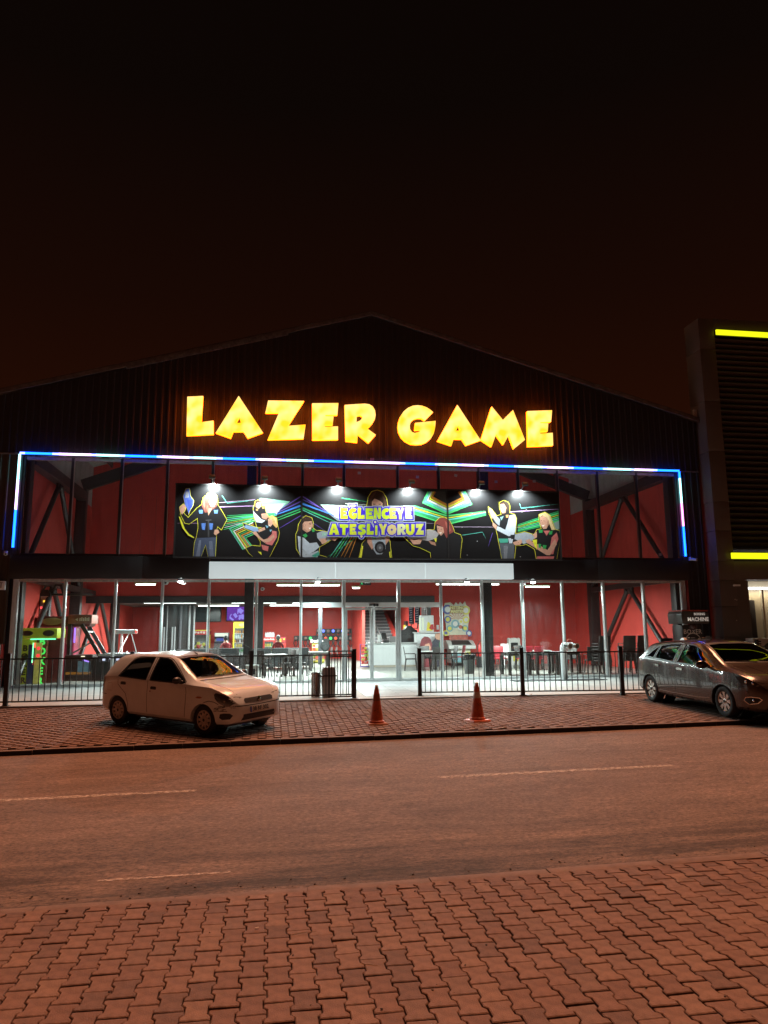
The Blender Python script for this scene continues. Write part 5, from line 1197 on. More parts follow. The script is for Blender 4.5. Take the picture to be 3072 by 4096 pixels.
TYRE = PM('tyre_rubber', (.018, .017, .016), .75, var=.3, vs=14, bump=.3, bs=60); CDK = PM('car_black_trim', (.012, .012, .013), .45); CHROME = PM('chrome', (.75, .73, .70), .08, metal=1); SEATM = PM('seat_cloth', (.05, .045, .042), .85, var=.2, vs=20)
TINT = GM('tinted_glass', (.30, .31, .31), 1.0); WSGL = GM('windscreen_glass', (.72, .76, .75), 1.0); DTINT = GM('dark_tinted_glass', (.08, .085, .09), 1.0)
LENS = PM('lamp_lens_dark', (.05, .05, .052), .06, spec=.8, coat=1.0); 
def stations(x0, x1, extra):
    xs = set(extra); n = int((x1-x0)/.075)
    for k in range(n+1): xs.add(round(x0+(x1-x0)*k/n, 4))
    xs = sorted(xs); out = [xs[0]]
    for x in xs[1:]:
        if x-out[-1] > .012: out.append(x)
    return out
def build_car(name, label, S_, paint, wheels, side_wins, side_glass, front_win, rear_win, cab, rimstyle, rim_mat):
    root = thing(name, label, 'car')
    x0, x1 = S_['x0'], S_['x1']; xs = stations(x0, x1, [x0+.015, x0+.04, x0+.08, x1-.015, x1-.035, x1-.07, x1-.11])
    shell = car_loft(S_, xs); base = tmp_obj(shell)
    bm = bmesh.new(); bm.from_mesh(base.data); bmesh.ops.triangulate(bm, faces=bm.faces[:]); bvh = BVHTree.FromBMesh(bm); bm.free()
    D = Decal(bvh); cut = []
    axr, axf, r, tw = wheels
    for ax in (axr, axf):
        for sg in (-1, 1):
            m = MB(); m.cyl((ax, sg*.42, r*1.02), (ax, sg*1.2, r*1.02), r*1.17, n=40); cut.append(tmp_obj(m))
    cav = car_loft(S_, stations(cab[0], cab[1], []), .05, .36); cut.append(tmp_obj(cav))
    for poly in side_wins:
        m = MB(); m.prism(poly, lambda u, v, w: (u, w, v), -1.3, 1.3); cut.append(tmp_obj(m))
    for poly, xa_, xb_ in ((front_win, cab[2], 3.0), (rear_win, -3.0, cab[3])):
        if poly is None: continue
        m = MB(); m.prism(poly, lambda u, v, w: (w, u, v), xa_, xb_); cut.append(tmp_obj(m))
    me = carve(base, cut); me.name = 'body'
    me.materials.clear(); me.materials.append(paint)
    me.polygons.foreach_set('material_index', [0]*len(me.polygons))
    me.polygons.foreach_set('use_smooth', [True]*len(me.polygons)); me.set_sharp_from_angle(angle=R_(32))
    body = bpy.data.objects.new('body', me); COL.objects.link(body); body.parent = root
    DY = {-1: Vector((0, 1, 0)), 1: Vector((0, -1, 0))}
    def side(poly, sg): return [Vector((x, sg*1.3, z)) for x, z in poly]
    kit = dict(D=D, root=root, DY=DY, side=side, body=body)
    for sg in (-1, 1):
        for poly, gm in zip(side_wins, side_glass):
            m = MB(); D.patch(m, side(poly, sg), DY[sg], -.012); m.obj('side_window', gm, root, world=False, smooth=True)
            m = MB(); D.strip(m, side(poly, sg), DY[sg], .026, .003, closed=True); m.obj('window_seal', CDK, root, world=False)
    m = MB(); D.patch(m, [Vector((3, y, z)) for y, z in front_win], Vector((-1, 0, 0)), -.012); m.obj('windscreen', WSGL if rimstyle == 'hubcap' else DTINT, root, world=False, smooth=True)
    m = MB(); D.strip(m, [Vector((3, y, z)) for y, z in front_win], Vector((-1, 0, 0)), .03, .003, closed=True); m.obj('windscreen_seal', CDK, root, world=False)
    if rear_win:
        m = MB(); D.patch(m, [Vector((-3, y, z)) for y, z in rear_win], Vector((1, 0, 0)), -.012); m.obj('rear_window', TINT, root, world=False, smooth=True)
        m = MB(); D.strip(m, [Vector((-3, y, z)) for y, z in rear_win], Vector((1, 0, 0)), .03, .003, closed=True); m.obj('rear_window_seal', CDK, root, world=False)
    wm = dict(tyre=TYRE, dark=PM('wheel_dark', (.02, .019, .018), .5), rim=rim_mat)
    for ax in (axr, axf):
        for sg in (-1, 1):
            make_wheel(root, ax, sg*(tw), r, S_['tyre_w'], rimstyle, wm)
            m = MB(); m.cyl((ax, sg*.43, r*1.02), (ax, sg*.70, r*1.02), r*1.165, n=28, cap=False); m.obj('wheel_arch_liner', CDK, root, world=False)
    m = MB(); m.box((x0+.25, -.62, .17), (x1-.3, .62, .26)); m.cyl((axr, -.6, r), (axr, .6, r), .04); m.cyl((axf, -.6, r), (axf, .6, r), .04); m.obj('underbody', CDK, root, world=False)
    for sx, sy in ((cab[1]-.72, -.36), (cab[1]-.72, .36)):
        m = MB(); seat_geo(m, sx, sy); m.obj('seat', SEATM, root, world=False, bevel=.04)
    m = MB(); m.cbox((cab[0]+.62, 0, .48), (.46, 1.2, .16)); m.cbox((cab[0]+.32, 0, .80), (.14, 1.2, .56), ry=R_(-18)); m.obj('rear_bench', SEATM, root, world=False, bevel=.04)
    m = MB(); m.prism([(cab[1]-.42, .62), (cab[1]-.03, .55), (cab[1]-.02, .93), (cab[1]-.25, .95), (cab[1]-.42, .86)], lambda u, v, w: (u, w, v), -.66, .66); m.obj('dashboard', CDK, root, world=False, bevel=.03)
    m = MB(); Mx = Matrix.Translation((cab[1]-.5, .36, .92)) @ Matrix.Rotation(R_(-65), 4, 'Y')
    pr = [(.18+.016*math.cos(a*math.pi/4), .016*math.sin(a*math.pi/4)) for a in range(9)]
    m.lathe(pr, 24, Mx); m.cyl(Mx @ Vector((-.17, 0, 0)), Mx @ Vector((.17, 0, 0)), .014); m.obj('steering_wheel', CDK, root, world=False, smooth=True, fixn=True)
    return root, kit

# ---------------------------------------------------------------- white hatchback
WPAINT = PM('white_car_paint', (.74, .83, .89), .28, var=.06, vs=3, coat=.9, bump=0)
PAL = dict(x0=-1.885, x1=1.905, roof=1.455, wroof=.575, tyre_w=.17,
  top=[(-1.885,.62),(-1.87,.72),(-1.845,.90),(-1.80,.985),(-1.68,1.12),(-1.50,1.305),(-1.38,1.385),(-1.2,1.425),(-.5,1.458),(.0,1.445),(.18,1.416),(.30,1.370),(.54,1.225),(.79,1.075),(.92,1.010),(1.02,.988),(1.32,.940),(1.6,.868),(1.76,.795),(1.83,.715),(1.87,.655),(1.905,.60)],
  sh=[(-1.885,.60),(-1.86,.86),(-1.7,.955),(-1.2,.955),(.0,.935),(.9,.915),(1.3,.90),(1.7,.83),(1.905,.60)],
  bot=[(-1.885,.42),(-1.86,.34),(-1.75,.27),(-1.5,.235),(1.4,.215),(1.75,.225),(1.85,.26),(1.905,.34)],
  w=[(-1.885,.56),(-1.86,.66),(-1.80,.735),(-1.65,.785),(-1.3,.806),(-.4,.815),(.8,.815),(1.35,.805),(1.6,.775),(1.74,.725),(1.83,.65),(1.88,.565),(1.905,.48)])
SW = [[(-1.17,.985),(-1.02,1.19),(-.90,1.32),(-.78,1.355),(-.34,1.378),(-.36,.955)], [(-.25,.952),(-.22,1.380),(.02,1.370),(.13,1.338),(.24,1.275),(.63,1.005),(.70,.95),(.62,.937)]]
white, K = build_car('hatchback_car', 'scuffed white hatchback parked at an angle on the paving', PAL, WPAINT, (-1.185, 1.185, .270, .700), SW, [TINT, DTINT], [(-.62,1.035),(.62,1.035),(.50,1.385),(.25,1.402),(-.25,1.402),(-.50,1.385)], [(-.50,1.05),(.50,1.05),(.44,1.34),(-.44,1.34)], (-1.62, .86, .05, -1.2), 'hubcap', PM('hubcap_silver', (.42, .37, .33), .4, metal=.5, var=.3, vs=20))
D, root, DY, side = K['D'], K['root'], K['DY'], K['side']
SEAM = PM('panel_gap', (.03, .027, .025), .8)
for sg in (-1, 1):
    for nm, path in (('door_gap', [(-.30,.25),(-.31,.60),(-.30,.95),(-.27,1.39)]), ('door_gap', [(.71,.94),(.75,.78),(.74,.55),(.71,.25)]), ('door_gap', [(-1.19,.985),(-1.18,.82),(-.93,.64),(-.86,.45),(-.85,.25)]), ('door_gap', [(-1.19,.985),(-.92,1.345),(-.78,1.385),(.03,1.395),(.16,1.36),(.28,1.29),(.72,.96)])):
        m = MB(); D.strip(m, side(path, sg), DY[sg], .010, .0015); m.obj(nm, SEAM, root, world=False)
    for x, z in ((-1.02, .845), (-.14, .80)):
        m = MB(); pl = [(x-.085, z+.012), (x-.06, z+.034), (x+.06, z+.034), (x+.085, z+.012), (x+.075, z-.026), (x-.075, z-.026)]
        D.patch(m, side(pl, sg), DY[sg], .004, 1); m.obj('door_handle', CDK, root, world=False)
    m = MB(); pl = [(x+.0, z) for x, z in ((1.00,.70),(1.05,.722),(1.13,.722),(1.17,.705),(1.12,.688),(1.05,.686))]; D.patch(m, side(pl, sg), DY[sg], .006, 1); m.obj('side_repeater', PM('amber_lens', (.45, .16, .04), .2), root, world=False)
    # door mirror
    m = MB(); c = Vector((.60, sg*.90, 1.0)); m.ball(c, .10, 14, 8, (.62, 1.05, .68)); m.cyl((.62, sg*.78, .965), (.61, sg*.86, .985), .03); m.obj('door_mirror', PM('mirror_black', (.02, .019, .018), .35), root, world=False, smooth=True)
    # headlamp wraps the corner
    pl = [(1.46,.78),(1.50,.805),(1.64,.790),(1.80,.735),(1.855,.69),(1.86,.63),(1.80,.575),(1.70,.578),(1.58,.63),(1.49,.70)]
    m = MB(); D.patch(m, side(pl, sg), DY[sg], .005, 3); hl = m.obj('headlamp', LENS, root, world=False, smooth=True)
    m = MB(); q = D.hit(Vector((1.70, sg*1.3, .67)), DY[sg], .008); m.ball(q, .035, 12, 8, (1, .3, 1)); m.obj('lamp_bowl', PM('lamp_bowl_grey', (.18, .17, .16), .2, metal=.6), hl, world=False, smooth=True)
    pl = [(-1.80,.60),(-1.835,.95),(-1.79,.985),(-1.70,1.06),(-1.66,1.04),(-1.69,.72),(-1.72,.60)]
    m = MB(); D.patch(m, side(pl, sg), DY[sg], .004, 2); m.obj('tail_lamp', PM('tail_lens', (.22, .012, .012), .12, coat=1), root, world=False, smooth=True)
    m = MB(); D.strip(m, side([(1.20,.62),(1.34,.655),(1.48,.64),(1.58,.60)], sg), DY[sg], .012, .002); D.strip(m, side([(-1.885,.60),(-1.75,.60),(-1.56,.60)], sg), DY[sg], .012, .002); m.obj('bumper_gap', SEAM, root, world=False)
    pl = [(1.60,.36),(1.62,.43),(1.70,.445),(1.80,.44),(1.84,.40),(1.80,.335),(1.66,.325)]
    m = MB(); D.patch(m, side(pl, sg), DY[sg], .003, 2); m.obj('bumper_vent', CDK, root, world=False)
    if sg < 0:
        m = MB(); rr = random.Random(4)
        for k in range(26):
            x = rr.uniform(1.46, 1.83); z = rr.uniform(.47, .575); l = rr.uniform(.02, .13); h = rr.uniform(.004, .013)
            D.patch(m, side([(x, z), (x+l, z+rr.uniform(-.006, .006)), (x+l, z+h), (x, z+h*.7)], sg), DY[sg], .004, 1)
        m.obj('bumper_scrape', PM('scrape_dark', (.10, .085, .075), .8), root, world=False)
        m = MB(); D.strip(m, side([(-1.53,.68),(-1.36,.68),(-1.36,.83),(-1.53,.83)], sg), DY[sg], .006, .0015, closed=True); m.obj('fuel_flap_gap', PM('fuel_gap', (.30, .27, .24), .7), root, world=False)
        m = MB(); q = D.hit(Vector((-.22, -1.3, .735)), DY[sg], .004); m.ball(q, .016, 8, 6, (1, .3, 1)); m.obj('door_lock', PM('lock_rust', (.25, .12, .07), .6), root, world=False)
FX = Vector((-1, 0, 0)); fr = lambda P: [Vector((3, y, z)) for y, z in P]
m = MB(); D.patch(m, fr([(-.37,.60),(-.39,.655),(-.35,.685),(.35,.685),(.39,.655),(.37,.60)]), FX, .006, 2); gr_ = m.obj('grille', PM('grille_dark', (.025, .022, .02), .55), root, world=False, smooth=True)
m = MB(); q = D.hit(Vector((3, 0, .645)), FX, .012); m.T = Matrix.Translation(q) @ Matrix.Rotation(R_(75), 4, 'Y'); m.lathe([(.048, 0), (.046, .012), (.036, .016)], 20); m.obj('badge_ring', CHROME, gr_, world=False, smooth=True)
m = MB(); m.T = Matrix.Translation(q) @ Matrix.Rotation(R_(75), 4, 'Y'); m.lathe([(.035, .010), (.034, .014), (.001, .015)], 20); m.obj('badge_face', PM('badge_blue_grey', (.12, .13, .16), .3), gr_, world=False)
m = MB(); D.patch(m, fr([(-.46,.29),(-.42,.40),(.42,.40),(.46,.29)]), FX, .004, 2); m.obj('lower_intake', CDK, root, world=False)
m = MB(); D.strip(m, fr([(-.60,.565),(-.3,.555),(0,.553),(.3,.555),(.60,.565)]), FX, .016, .003); m.obj('bonnet_gap', SEAM, root, world=False)
for sg in (-1, 1):
    m = MB(); D.strip(m, [Vector((x, sg*y, 2)) for x, y in ((.96, .61), (1.40, .585), (1.72, .52), (1.84, .46))], Vector((0, 0, -1)), .009, .0015); m.obj('bonnet_gap', SEAM, root, world=False)
# number plate and its lettering
q = D.hit(Vector((3, 0, .475)), FX, .02); Mp = Matrix.Translation(q) @ Matrix.Rotation(R_(90), 4, 'Z') @ Matrix.Rotation(R_(82), 4, 'X')
m = MB(); m.T = Mp; m.box((-.26, -.055, -.012), (.26, .055, 0)); pl_ = m.obj('number_plate', PM('plate_white', (.50, .47, .43), .5, var=.12, vs=12), root, world=False, bevel=.003)
m = MB(); text_into(m, '38 RF 302', Mp @ Matrix.Translation((.02, 0, .002)), .105, bold=.003); m.obj('plate_lettering', CDK, pl_, world=False, fixn=False)
m = MB(); m.T = Mp; m.box((-.258, -.053, .0005), (-.222, .053, .0015)); m.obj('plate_blue_band', PM('plate_blue', (.02, .05, .3), .5), pl_, world=False)
m = MB(); m.tube([(.20, 0, 1.432), (.13, 0, 1.455)], .012); m.tube([(.15, 0, 1.45), (-.10, 0, 1.60)], .004, 6); m.obj('antenna', CDK, root, world=False)
for y0, y1 in ((-.50, .02), (.05, .52)):
    m = MB(); a = D.hit(Vector((3, y0, 1.055)), FX, .02); b = D.hit(Vector((3, y1, 1.03)), FX, .02); m.bar(a, b, .018, .014); m.obj('wiper', CDK, root, world=False)
m = MB(); D.strip(m, [Vector((x, y, 2)) for x, y in ((.94, -.64), (.985, -.3), (.995, 0), (.985, .3), (.94, .64))], Vector((0, 0, -1)), .05, .003); m.obj('scuttle_panel', CDK, root, world=False)
wr, wf = Vector((-2.861, -7.648)), Vector((-1.099, -9.240)); ang = math.atan2(wf.y-wr.y, wf.x-wr.x); mid = (wr+wf)/2; lf = Vector((-math.sin(ang), math.cos(ang)))
c = mid+lf*.68; place(white, c.x, c.y, ang); white.matrix_basis = white.matrix_basis @ Matrix.Diagonal((1.0, .94, .93, 1))

# ---------------------------------------------------------------- grey hatchback
GPAINT = PM('grey_metallic_paint', (.056, .034, .026), .25, metal=.22, var=.05, vs=40, coat=1.0)
EGE = dict(x0=-2.14, x1=2.23, roof=1.50, wroof=.60, tyre_w=.205,
  top=[(-2.14,.66),(-2.12,.80),(-2.09,.95),(-2.03,1.03),(-1.93,1.10),(-1.78,1.235),(-1.62,1.365),(-1.50,1.405),(-1.2,1.445),(-.6,1.487),(-.1,1.497),(.28,1.470),(.46,1.43),(.70,1.33),(1.02,1.165),(1.25,1.06),(1.36,1.022),(1.65,.965),(1.92,.885),(2.06,.81),(2.14,.73),(2.20,.66),(2.23,.60)],
  sh=[(-2.14,.64),(-2.10,.92),(-1.95,1.00),(-1.5,1.0),(-.5,.965),(.6,.945),(1.2,.93),(1.7,.90),(2.05,.78),(2.23,.58)],
  bot=[(-2.14,.44),(-2.1,.34),(-1.95,.27),(-1.7,.22),(1.6,.19),(2.0,.20),(2.16,.23),(2.23,.30)],
  w=[(-2.14,.62),(-2.10,.73),(-2.02,.81),(-1.85,.865),(-1.4,.89),(-.4,.895),(.8,.895),(1.4,.885),(1.8,.85),(2.0,.79),(2.12,.70),(2.19,.60),(2.23,.50)])
SW2 = [[(-1.46,1.07),(-1.26,1.255),(-1.13,1.32),(-1.15,1.052)], [(-1.09,1.05),(-1.07,1.338),(-.72,1.392),(-.33,1.408),(-.35,1.005)], [(-.19,.998),(-.17,1.41),(.14,1.395),(.34,1.345),(.55,1.255),(1.03,1.005),(1.06,.972),(.95,.96)]]
grey, K = build_car('grey_hatchback_car', 'dark grey metallic hatchback with alloy wheels facing the road', EGE, GPAINT, (-1.319, 1.319, .300, .765), SW2, [DTINT, TINT, TINT], [(-.68,1.08),(.68,1.08),(.53,1.42),(.27,1.445),(-.27,1.445),(-.53,1.42)], [(-.55,1.13),(.55,1.13),(.50,1.33),(-.50,1.33)], (-1.75, 1.16, .2, -1.4), 'alloy', PM('alloy_silver', (.62, .58, .54), .25, metal=.9))
D, root, DY, side = K['D'], K['root'], K['DY'], K['side']
for sg in (-1, 1):
    for path in ([(-.25,.22),(-.27,.60),(-.25,1.0),(-.21,1.42)], [(1.06,.97),(1.08,.80),(1.02,.50),(.95,.22)], [(-1.10,1.05),(-1.12,.85),(-.95,.66),(-.92,.40),(-.90,.22)], [(-1.52,1.055),(-1.20,1.335),(-.75,1.42),(-.2,1.44),(.18,1.425),(.40,1.36),(1.08,.985)]):
        m = MB(); D.strip(m, side(path, sg), DY[sg], .009, .0015); m.obj('door_gap', SEAM, root, world=False)
    for x, z in ((-.98, .885), (-.08, .865)):
        m = MB(); pl = [(x-.11, z), (x-.09, z+.022), (x+.09, z+.022), (x+.11, z), (x+.09, z-.022), (x-.09, z-.022)]; D.patch(m, side(pl, sg), DY[sg], .02, 1); D.strip(m, side(pl, sg), DY[sg], .01, .012, closed=True); m.obj('door_handle', CHROME, root, world=False, smooth=True)
    m = MB(); m.ball((.90, sg*1.0, 1.03), .12, 14, 8, (.62, 1.1, .72)); m.cyl((.93, sg*.86, .99), (.91, sg*.94, 1.01), .035); m.obj('door_mirror', PM('gloss_black', (.012, .012, .013), .15, coat=1), root, world=False, smooth=True)
    pl = [(1.70,.845),(1.85,.845),(2.02,.80),(2.14,.725),(2.15,.685),(2.02,.675),(1.86,.72),(1.74,.79)]
    m = MB(); D.patch(m, side(pl, sg), DY[sg], .005, 3); hl = m.obj('headlamp', LENS, root, world=False, smooth=True)
    for x, z in ((1.93, .755), (2.04, .735)):
        m = MB(); q = D.hit(Vector((x, sg*1.3, z)), DY[sg], .006); m.ball(q, .036, 14, 8, (.9, .35, 1)); m.obj('lamp_bowl', PM('lamp_chrome', (.55, .52, .48), .12, metal=1), hl, world=False, smooth=True)
    pl = [(1.88,.40),(1.92,.46),(2.02,.475),(2.12,.465),(2.15,.43),(2.10,.36),(1.97,.33)]
    m = MB(); D.patch(m, side(pl, sg), DY[sg], .004, 2); fg = m.obj('fog_lamp_recess', CDK, root, world=False)
    m = MB(); D.strip(m, side(pl, sg), DY[sg], .014, .010, closed=True); m.obj('chrome_surround', CHROME, fg, world=False, smooth=True)
    m = MB(); q = D.hit(Vector((2.04, sg*1.3, .41)), DY[sg], .008); m.ball(q, .034, 12, 8, (1, .35, 1)); m.obj('fog_lamp', MATS['lamp_chrome'], fg, world=False, smooth=True)
    pl = [(-2.10,.80),(-2.08,.97),(-1.98,.985),(-1.80,.965),(-1.72,.93),(-1.85,.86),(-2.0,.80)]
    m = MB(); D.patch(m, side(pl, sg), DY[sg], .004, 2); m.obj('tail_lamp', PM('tail_lens_dark', (.16, .012, .014), .1, coat=1), root, world=False, smooth=True)
    m = MB(); D.strip(m, side([(-.92,.335),(-.3,.325),(.5,.32),(.92,.345)], sg), DY[sg], .022, .006); m.obj('sill_trim', PM('sill_satin', (.35, .33, .31), .25, metal=.8), root, world=False)
    m = MB(); D.strip(m, side([(-1.75,.865),(-1.3,.90),(-.6,.845),(.3,.815),(1.1,.80),(1.5,.815)], sg), DY[sg], .012, .004); m.obj('body_crease', GPAINT, root, world=False, smooth=True)
    m = MB(); D.strip(m, side([(1.62,.60),(1.80,.655),(1.95,.66),(2.05,.665)], sg), DY[sg], .010, .002); m.obj('bumper_gap', SEAM, root, world=False)
m = MB(); D.patch(m, fr([(-.52,.56),(-.56,.665),(.56,.665),(.52,.56)]), FX, .006, 2); m.obj('grille', MATS['grille_dark'], root, world=False)
m = MB(); D.patch(m, fr([(-.55,.28),(-.50,.45),(.50,.45),(.55,.28)]), FX, .005, 2); m.obj('lower_intake', CDK, root, world=False)
m = MB(); m.prism([(-1.36, 0), (-1.12, 0), (-1.16, .045), (-1.22, .085), (-1.27, .085)], lambda u, v, w: (u, w*(1-v*4), 1.425+v), -.045, .045); m.obj('shark_fin_antenna', PM('fin_pink', (.55, .45, .42), .3), root, world=False)
for y0, y1 in ((-.62, .0), (.05, .55)):
    m = MB(); a = D.hit(Vector((3, y0, 1.105)), FX, .02); b = D.hit(Vector((3, y1, 1.075)), FX, .02); m.bar(a, b, .018, .014); m.obj('wiper', CDK, root, world=False)
for sg in (-1, 1):
    m = MB(); D.strip(m, [Vector((x, sg*y, 2)) for x, y in ((1.30, .66), (1.70, .64), (1.98, .56), (2.08, .50))], Vector((0, 0, -1)), .009, .0015); m.obj('bonnet_gap', SEAM, root, world=False)
    m = MB(); D.strip(m, [Vector((x, sg*y, 2)) for x, y in ((1.36, .36), (1.70, .33), (2.0, .26))], Vector((0, 0, -1)), .02, .006); m.obj('bonnet_crease', GPAINT, root, world=False, smooth=True)
place(grey, 9.55, -8.12, R_(-88.9)); grey.matrix_basis = grey.matrix_basis @ Matrix.Diagonal((1.02, 1.0, .95, 1))

for car_, (sx_, sz_) in ((white, (1.0, .93)), (grey, (1.02, .95))):     # keep the wheels round and on the ground
    for o in kids(car_):
        if o.name.startswith('wheel') and o.type == 'EMPTY': o.scale = (1/sx_, 1, 1/sz_); o.location.z /= sz_

def squeeze(o, done):                                    # shorten the white car's overhangs
    if o.type == 'MESH' and o.data.name not in done:
        done.add(o.data.name)
        for v in o.data.vertices:
            if abs(v.co.x) > 1.3: v.co.x = math.copysign(1.3+(abs(v.co.x)-1.3)*.86, v.co.x)
    for k in kids(o): squeeze(k, done)
for o in kids(grey):
    if o.type == 'MESH':
        for v in o.data.vertices:
            if v.co.x < -1.45: v.co.x = -1.45+(v.co.x+1.45)*.84
done_ = set()
for o in kids(white):
    if not (o.name.startswith('wheel') and o.type == 'EMPTY'): squeeze(o, done_)
# ================================================================== INSIDE THE HALL
FZ = FLOOR
# ---- ceiling tubes: fixture + lamp + its light
TUBEM = EM('tube_white', (.90, 1.0, .97), 7.0); FIX = PM('fixture_white', (.6, .6, .57), .5)
def tube_light(name, label, a, b, z, y, power, tilt=0.0, col=(.88, 1.0, .95), ya=None, fixm=None, cord=0.5):
    yb = y if ya is None else ya
    t = thing('tube_lamp', label, 'lamp', ((a+b)/2, (y+yb)/2, z), group='hanging tube lamps')
    m = MB(); m.bar((a, y, z+.05), (b, yb, z+.05), .16, .05); m.obj('fixture_body', fixm or FIX, t)
    m = MB(); m.cyl((a+.03, y, z), (b-.03, yb, z), .024, n=8); m.obj('tube', TUBEM, t, smooth=True)
    m = MB()
    for k in (.15, .85): m.cyl((a+(b-a)*k, y+(yb-y)*k, z+.075), (a+(b-a)*k, y+(yb-y)*k, z+.075+cord), .006, n=5)
    m.obj('suspension_wire', STEEL, t)
    light('AREA', 'tube_light', ((a+b)/2, (y+yb)/2, z-.04), power*8.0, col, ((a+b)/2, (y+yb)/2, 0), max(.4, math.hypot(b-a, yb-y)), t, size_y=.10)
OLV = PM('fixture_olive', (.42, .42, .16), .5)
for px0, px1, py, Y, pw, where in ((1105, 1362, 2341, 3.4, 60, 'left of the entrance, high behind the glass'), (1742, 1998, 2337, 3.6, 60, 'over the hitting game'), (2100, 2200, 2347, 3.2, 50, 'near the standpipe window'), (540, 625, 2338, 3.0, 50, 'over the air hockey table'), (1408, 1442, 2352, 2.2, 35, 'short and bright above the sliding door')):
    a, b = atY(px0, py, Y), atY(px1, py, Y); tube_light('hall', 'hanging tube lamp '+where, a.x, b.x, a.z, Y, pw, fixm=OLV, cord=3.0)
for px0, px1, py, Y, pw, where in ((575, 788, 2388, 11.5, 55, 'over the dark booth'), (925, 1108, 2386, 11.6, 55, 'in front of the rear televisions'), (1168, 1398, 2387, 11.8, 60, 'over the snack rack'), (1382, 1525, 2399, 14.0, 45, 'before the stairs'), (792, 958, 2402, 15.2, 45, 'far above the claw machine'), (1078, 1240, 2400, 15.0, 50, 'far above the red fridge')):
    a, b = atY(px0, py, Y), atY(px1, py, Y); tube_light('rear', 'white tube lamp under the low rear ceiling '+where, a.x, b.x, min(a.z, 3.27), Y, pw, cord=.05)
# a pair of wide fluorescent battens high on the side walls are out of sight: the hall also gets light from its front lamps
# ---- materials
def c(name, col, r=.5, **k): return PM(name, col, r, **k)
BLKP = MATS['black_plastic']; DWOOD = c('dark_wood_plastic', (.045, .038, .034), .5, var=.2, vs=12); WHT_ = WHITE; SOFA = c('charcoal_fabric', (.055, .062, .065), .85, var=.25, vs=14, bump=.2, bs=40)
CHR = c('dark_resin', (.035, .032, .031), .45, var=.2, vs=10); TOPG = c('grey_tabletop', (.36, .37, .36), .35, var=.1, vs=5); OXR = c('oxblood_leather', (.26, .018, .028), .35, var=.2, vs=10)

# ---- furniture builders (each in local coordinates on the floor)
def chair_geo(t, mat, leather=False):
    m = MB(); m.box((-.22, -.22, .42), (.22, .22, .46)); m.obj('seat', mat, t, world=False, bevel=.01)
    m = MB(); m.cbox((0, .24, .68), (.44, .03, .46), rx=R_(-10)); m.obj('backrest', mat, t, world=False, bevel=.012)
    for sx in (-1, 1):
        for sy in (-1, 1):
            m = MB(); m.bar((sx*.19, sy*.19, .42), (sx*.23, sy*.24, 0), .035); m.obj('leg', DWOOD if leather else mat, t, world=False)
        if not leather:
            m = MB(); m.bar((sx*.235, -.18, .64), (sx*.235, .24, .64), .035, .025); m.bar((sx*.23, -.19, .44), (sx*.235, -.18, .63), .03); m.obj('armrest', mat, t, world=False)
def table_geo(t, w=.85, d=.85, h=.74, top=None):
    m = MB(); m.box((-w/2, -d/2, h-.03), (w/2, d/2, h)); m.obj('tabletop', top or TOPG, t, world=False, bevel=.006)
    m = MB(); m.box((-w/2+.04, -d/2+.04, h-.10), (w/2-.04, d/2-.04, h-.031)); m.obj('apron', DWOOD, t, world=False)
    for sx in (-1, 1):
        for sy in (-1, 1):
            m = MB(); m.box((sx*(w/2-.07)-.045, sy*(d/2-.07)-.045, 0), (sx*(w/2-.07)+.045, sy*(d/2-.07)+.045, h-.101)); m.obj('leg', DWOOD, t, world=False)
ch0 = thing('resin_chair', 'dark resin armchair standing sideways by the counter table', 'chair', (5.42, 5.6, FZ), R_(80), group='dark resin armchairs'); chair_geo(ch0, CHR)
tb0 = thing('square_table', 'square dark table with grey top in front of the counter', 'table', (6.15, 5.6, FZ), .05, group='square tables'); table_geo(tb0)
for (x, y, a, lab) in ((6.30, 4.80, R_(175), 'dark resin armchair with its back to the glass at the counter table'), (6.2, 6.4, R_(5), 'dark resin armchair tucked behind the counter table'), (7.0, 5.7, R_(-85), 'dark resin armchair at the counter table beside the mullion'),
                       (.55, 3.0, R_(-70), 'dark resin armchair at the front table beside the column'), (-.25, 2.6, R_(150), 'dark resin armchair with back to the glass near the black column'), (.9, 4.4, R_(10), 'dark resin armchair behind the front table'),
                       (1.05, 3.1, R_(-95), 'dark resin armchair nearest the entrance side of the front table')):
    copy_tree(ch0, (x, y, FZ), a, lab)
for (x, y, a, lab) in ((.15, 3.6, .1, 'square dark table behind the black front column'), (1.95, 6.8, .0, 'square table in front of the snack rack with a bag on it'), (8.35, 1.75, .06, 'square dark table with grey top beside the right black column'), (9.35, 1.75, .02, 'square dark table in the middle of the right row'), (10.35, 2.2, .0, 'square dark table at the end of the right row by the standpipe'), (10.2, 4.6, .05, 'square dark table further back in the right row')):
    copy_tree(tb0, (x, y, FZ), a, lab)
for (x, y, a, lab) in ((9.9, 5.5, R_(5), 'dark resin armchair behind the rear table of the right row'), (11.0, 3.5, R_(-60), 'dark resin armchair between the right row and the stacks'), (11.25, 2.0, R_(170), 'dark resin armchair facing away beside the standpipe')):
    copy_tree(ch0, (x, y, FZ), a, lab)
# stacks of dark chairs by the right corner: every chair in a stack is a chair
sg_ = 'stacked dark chairs in the right corner'
first = True
for si, (x, y, a, n, wh) in enumerate(((11.35, 1.5, .1, 5, 'stack beside the column'), (12.25, 1.4, -.08, 5, 'second stack'), (12.95, 1.9, .15, 5, 'third stack'), (13.45, 1.1, -.05, 4, 'stack in the very corner'))):
    for k in range(n):
        lab = 'dark resin chair in the '+wh+(' on top' if k == n-1 else ' at the bottom' if k == 0 else ', one of the middle ones')
        o = copy_tree(ch0, (x, y-.02*k, FZ+.095*k), R_(180)+a, lab); o['group'] = sg_
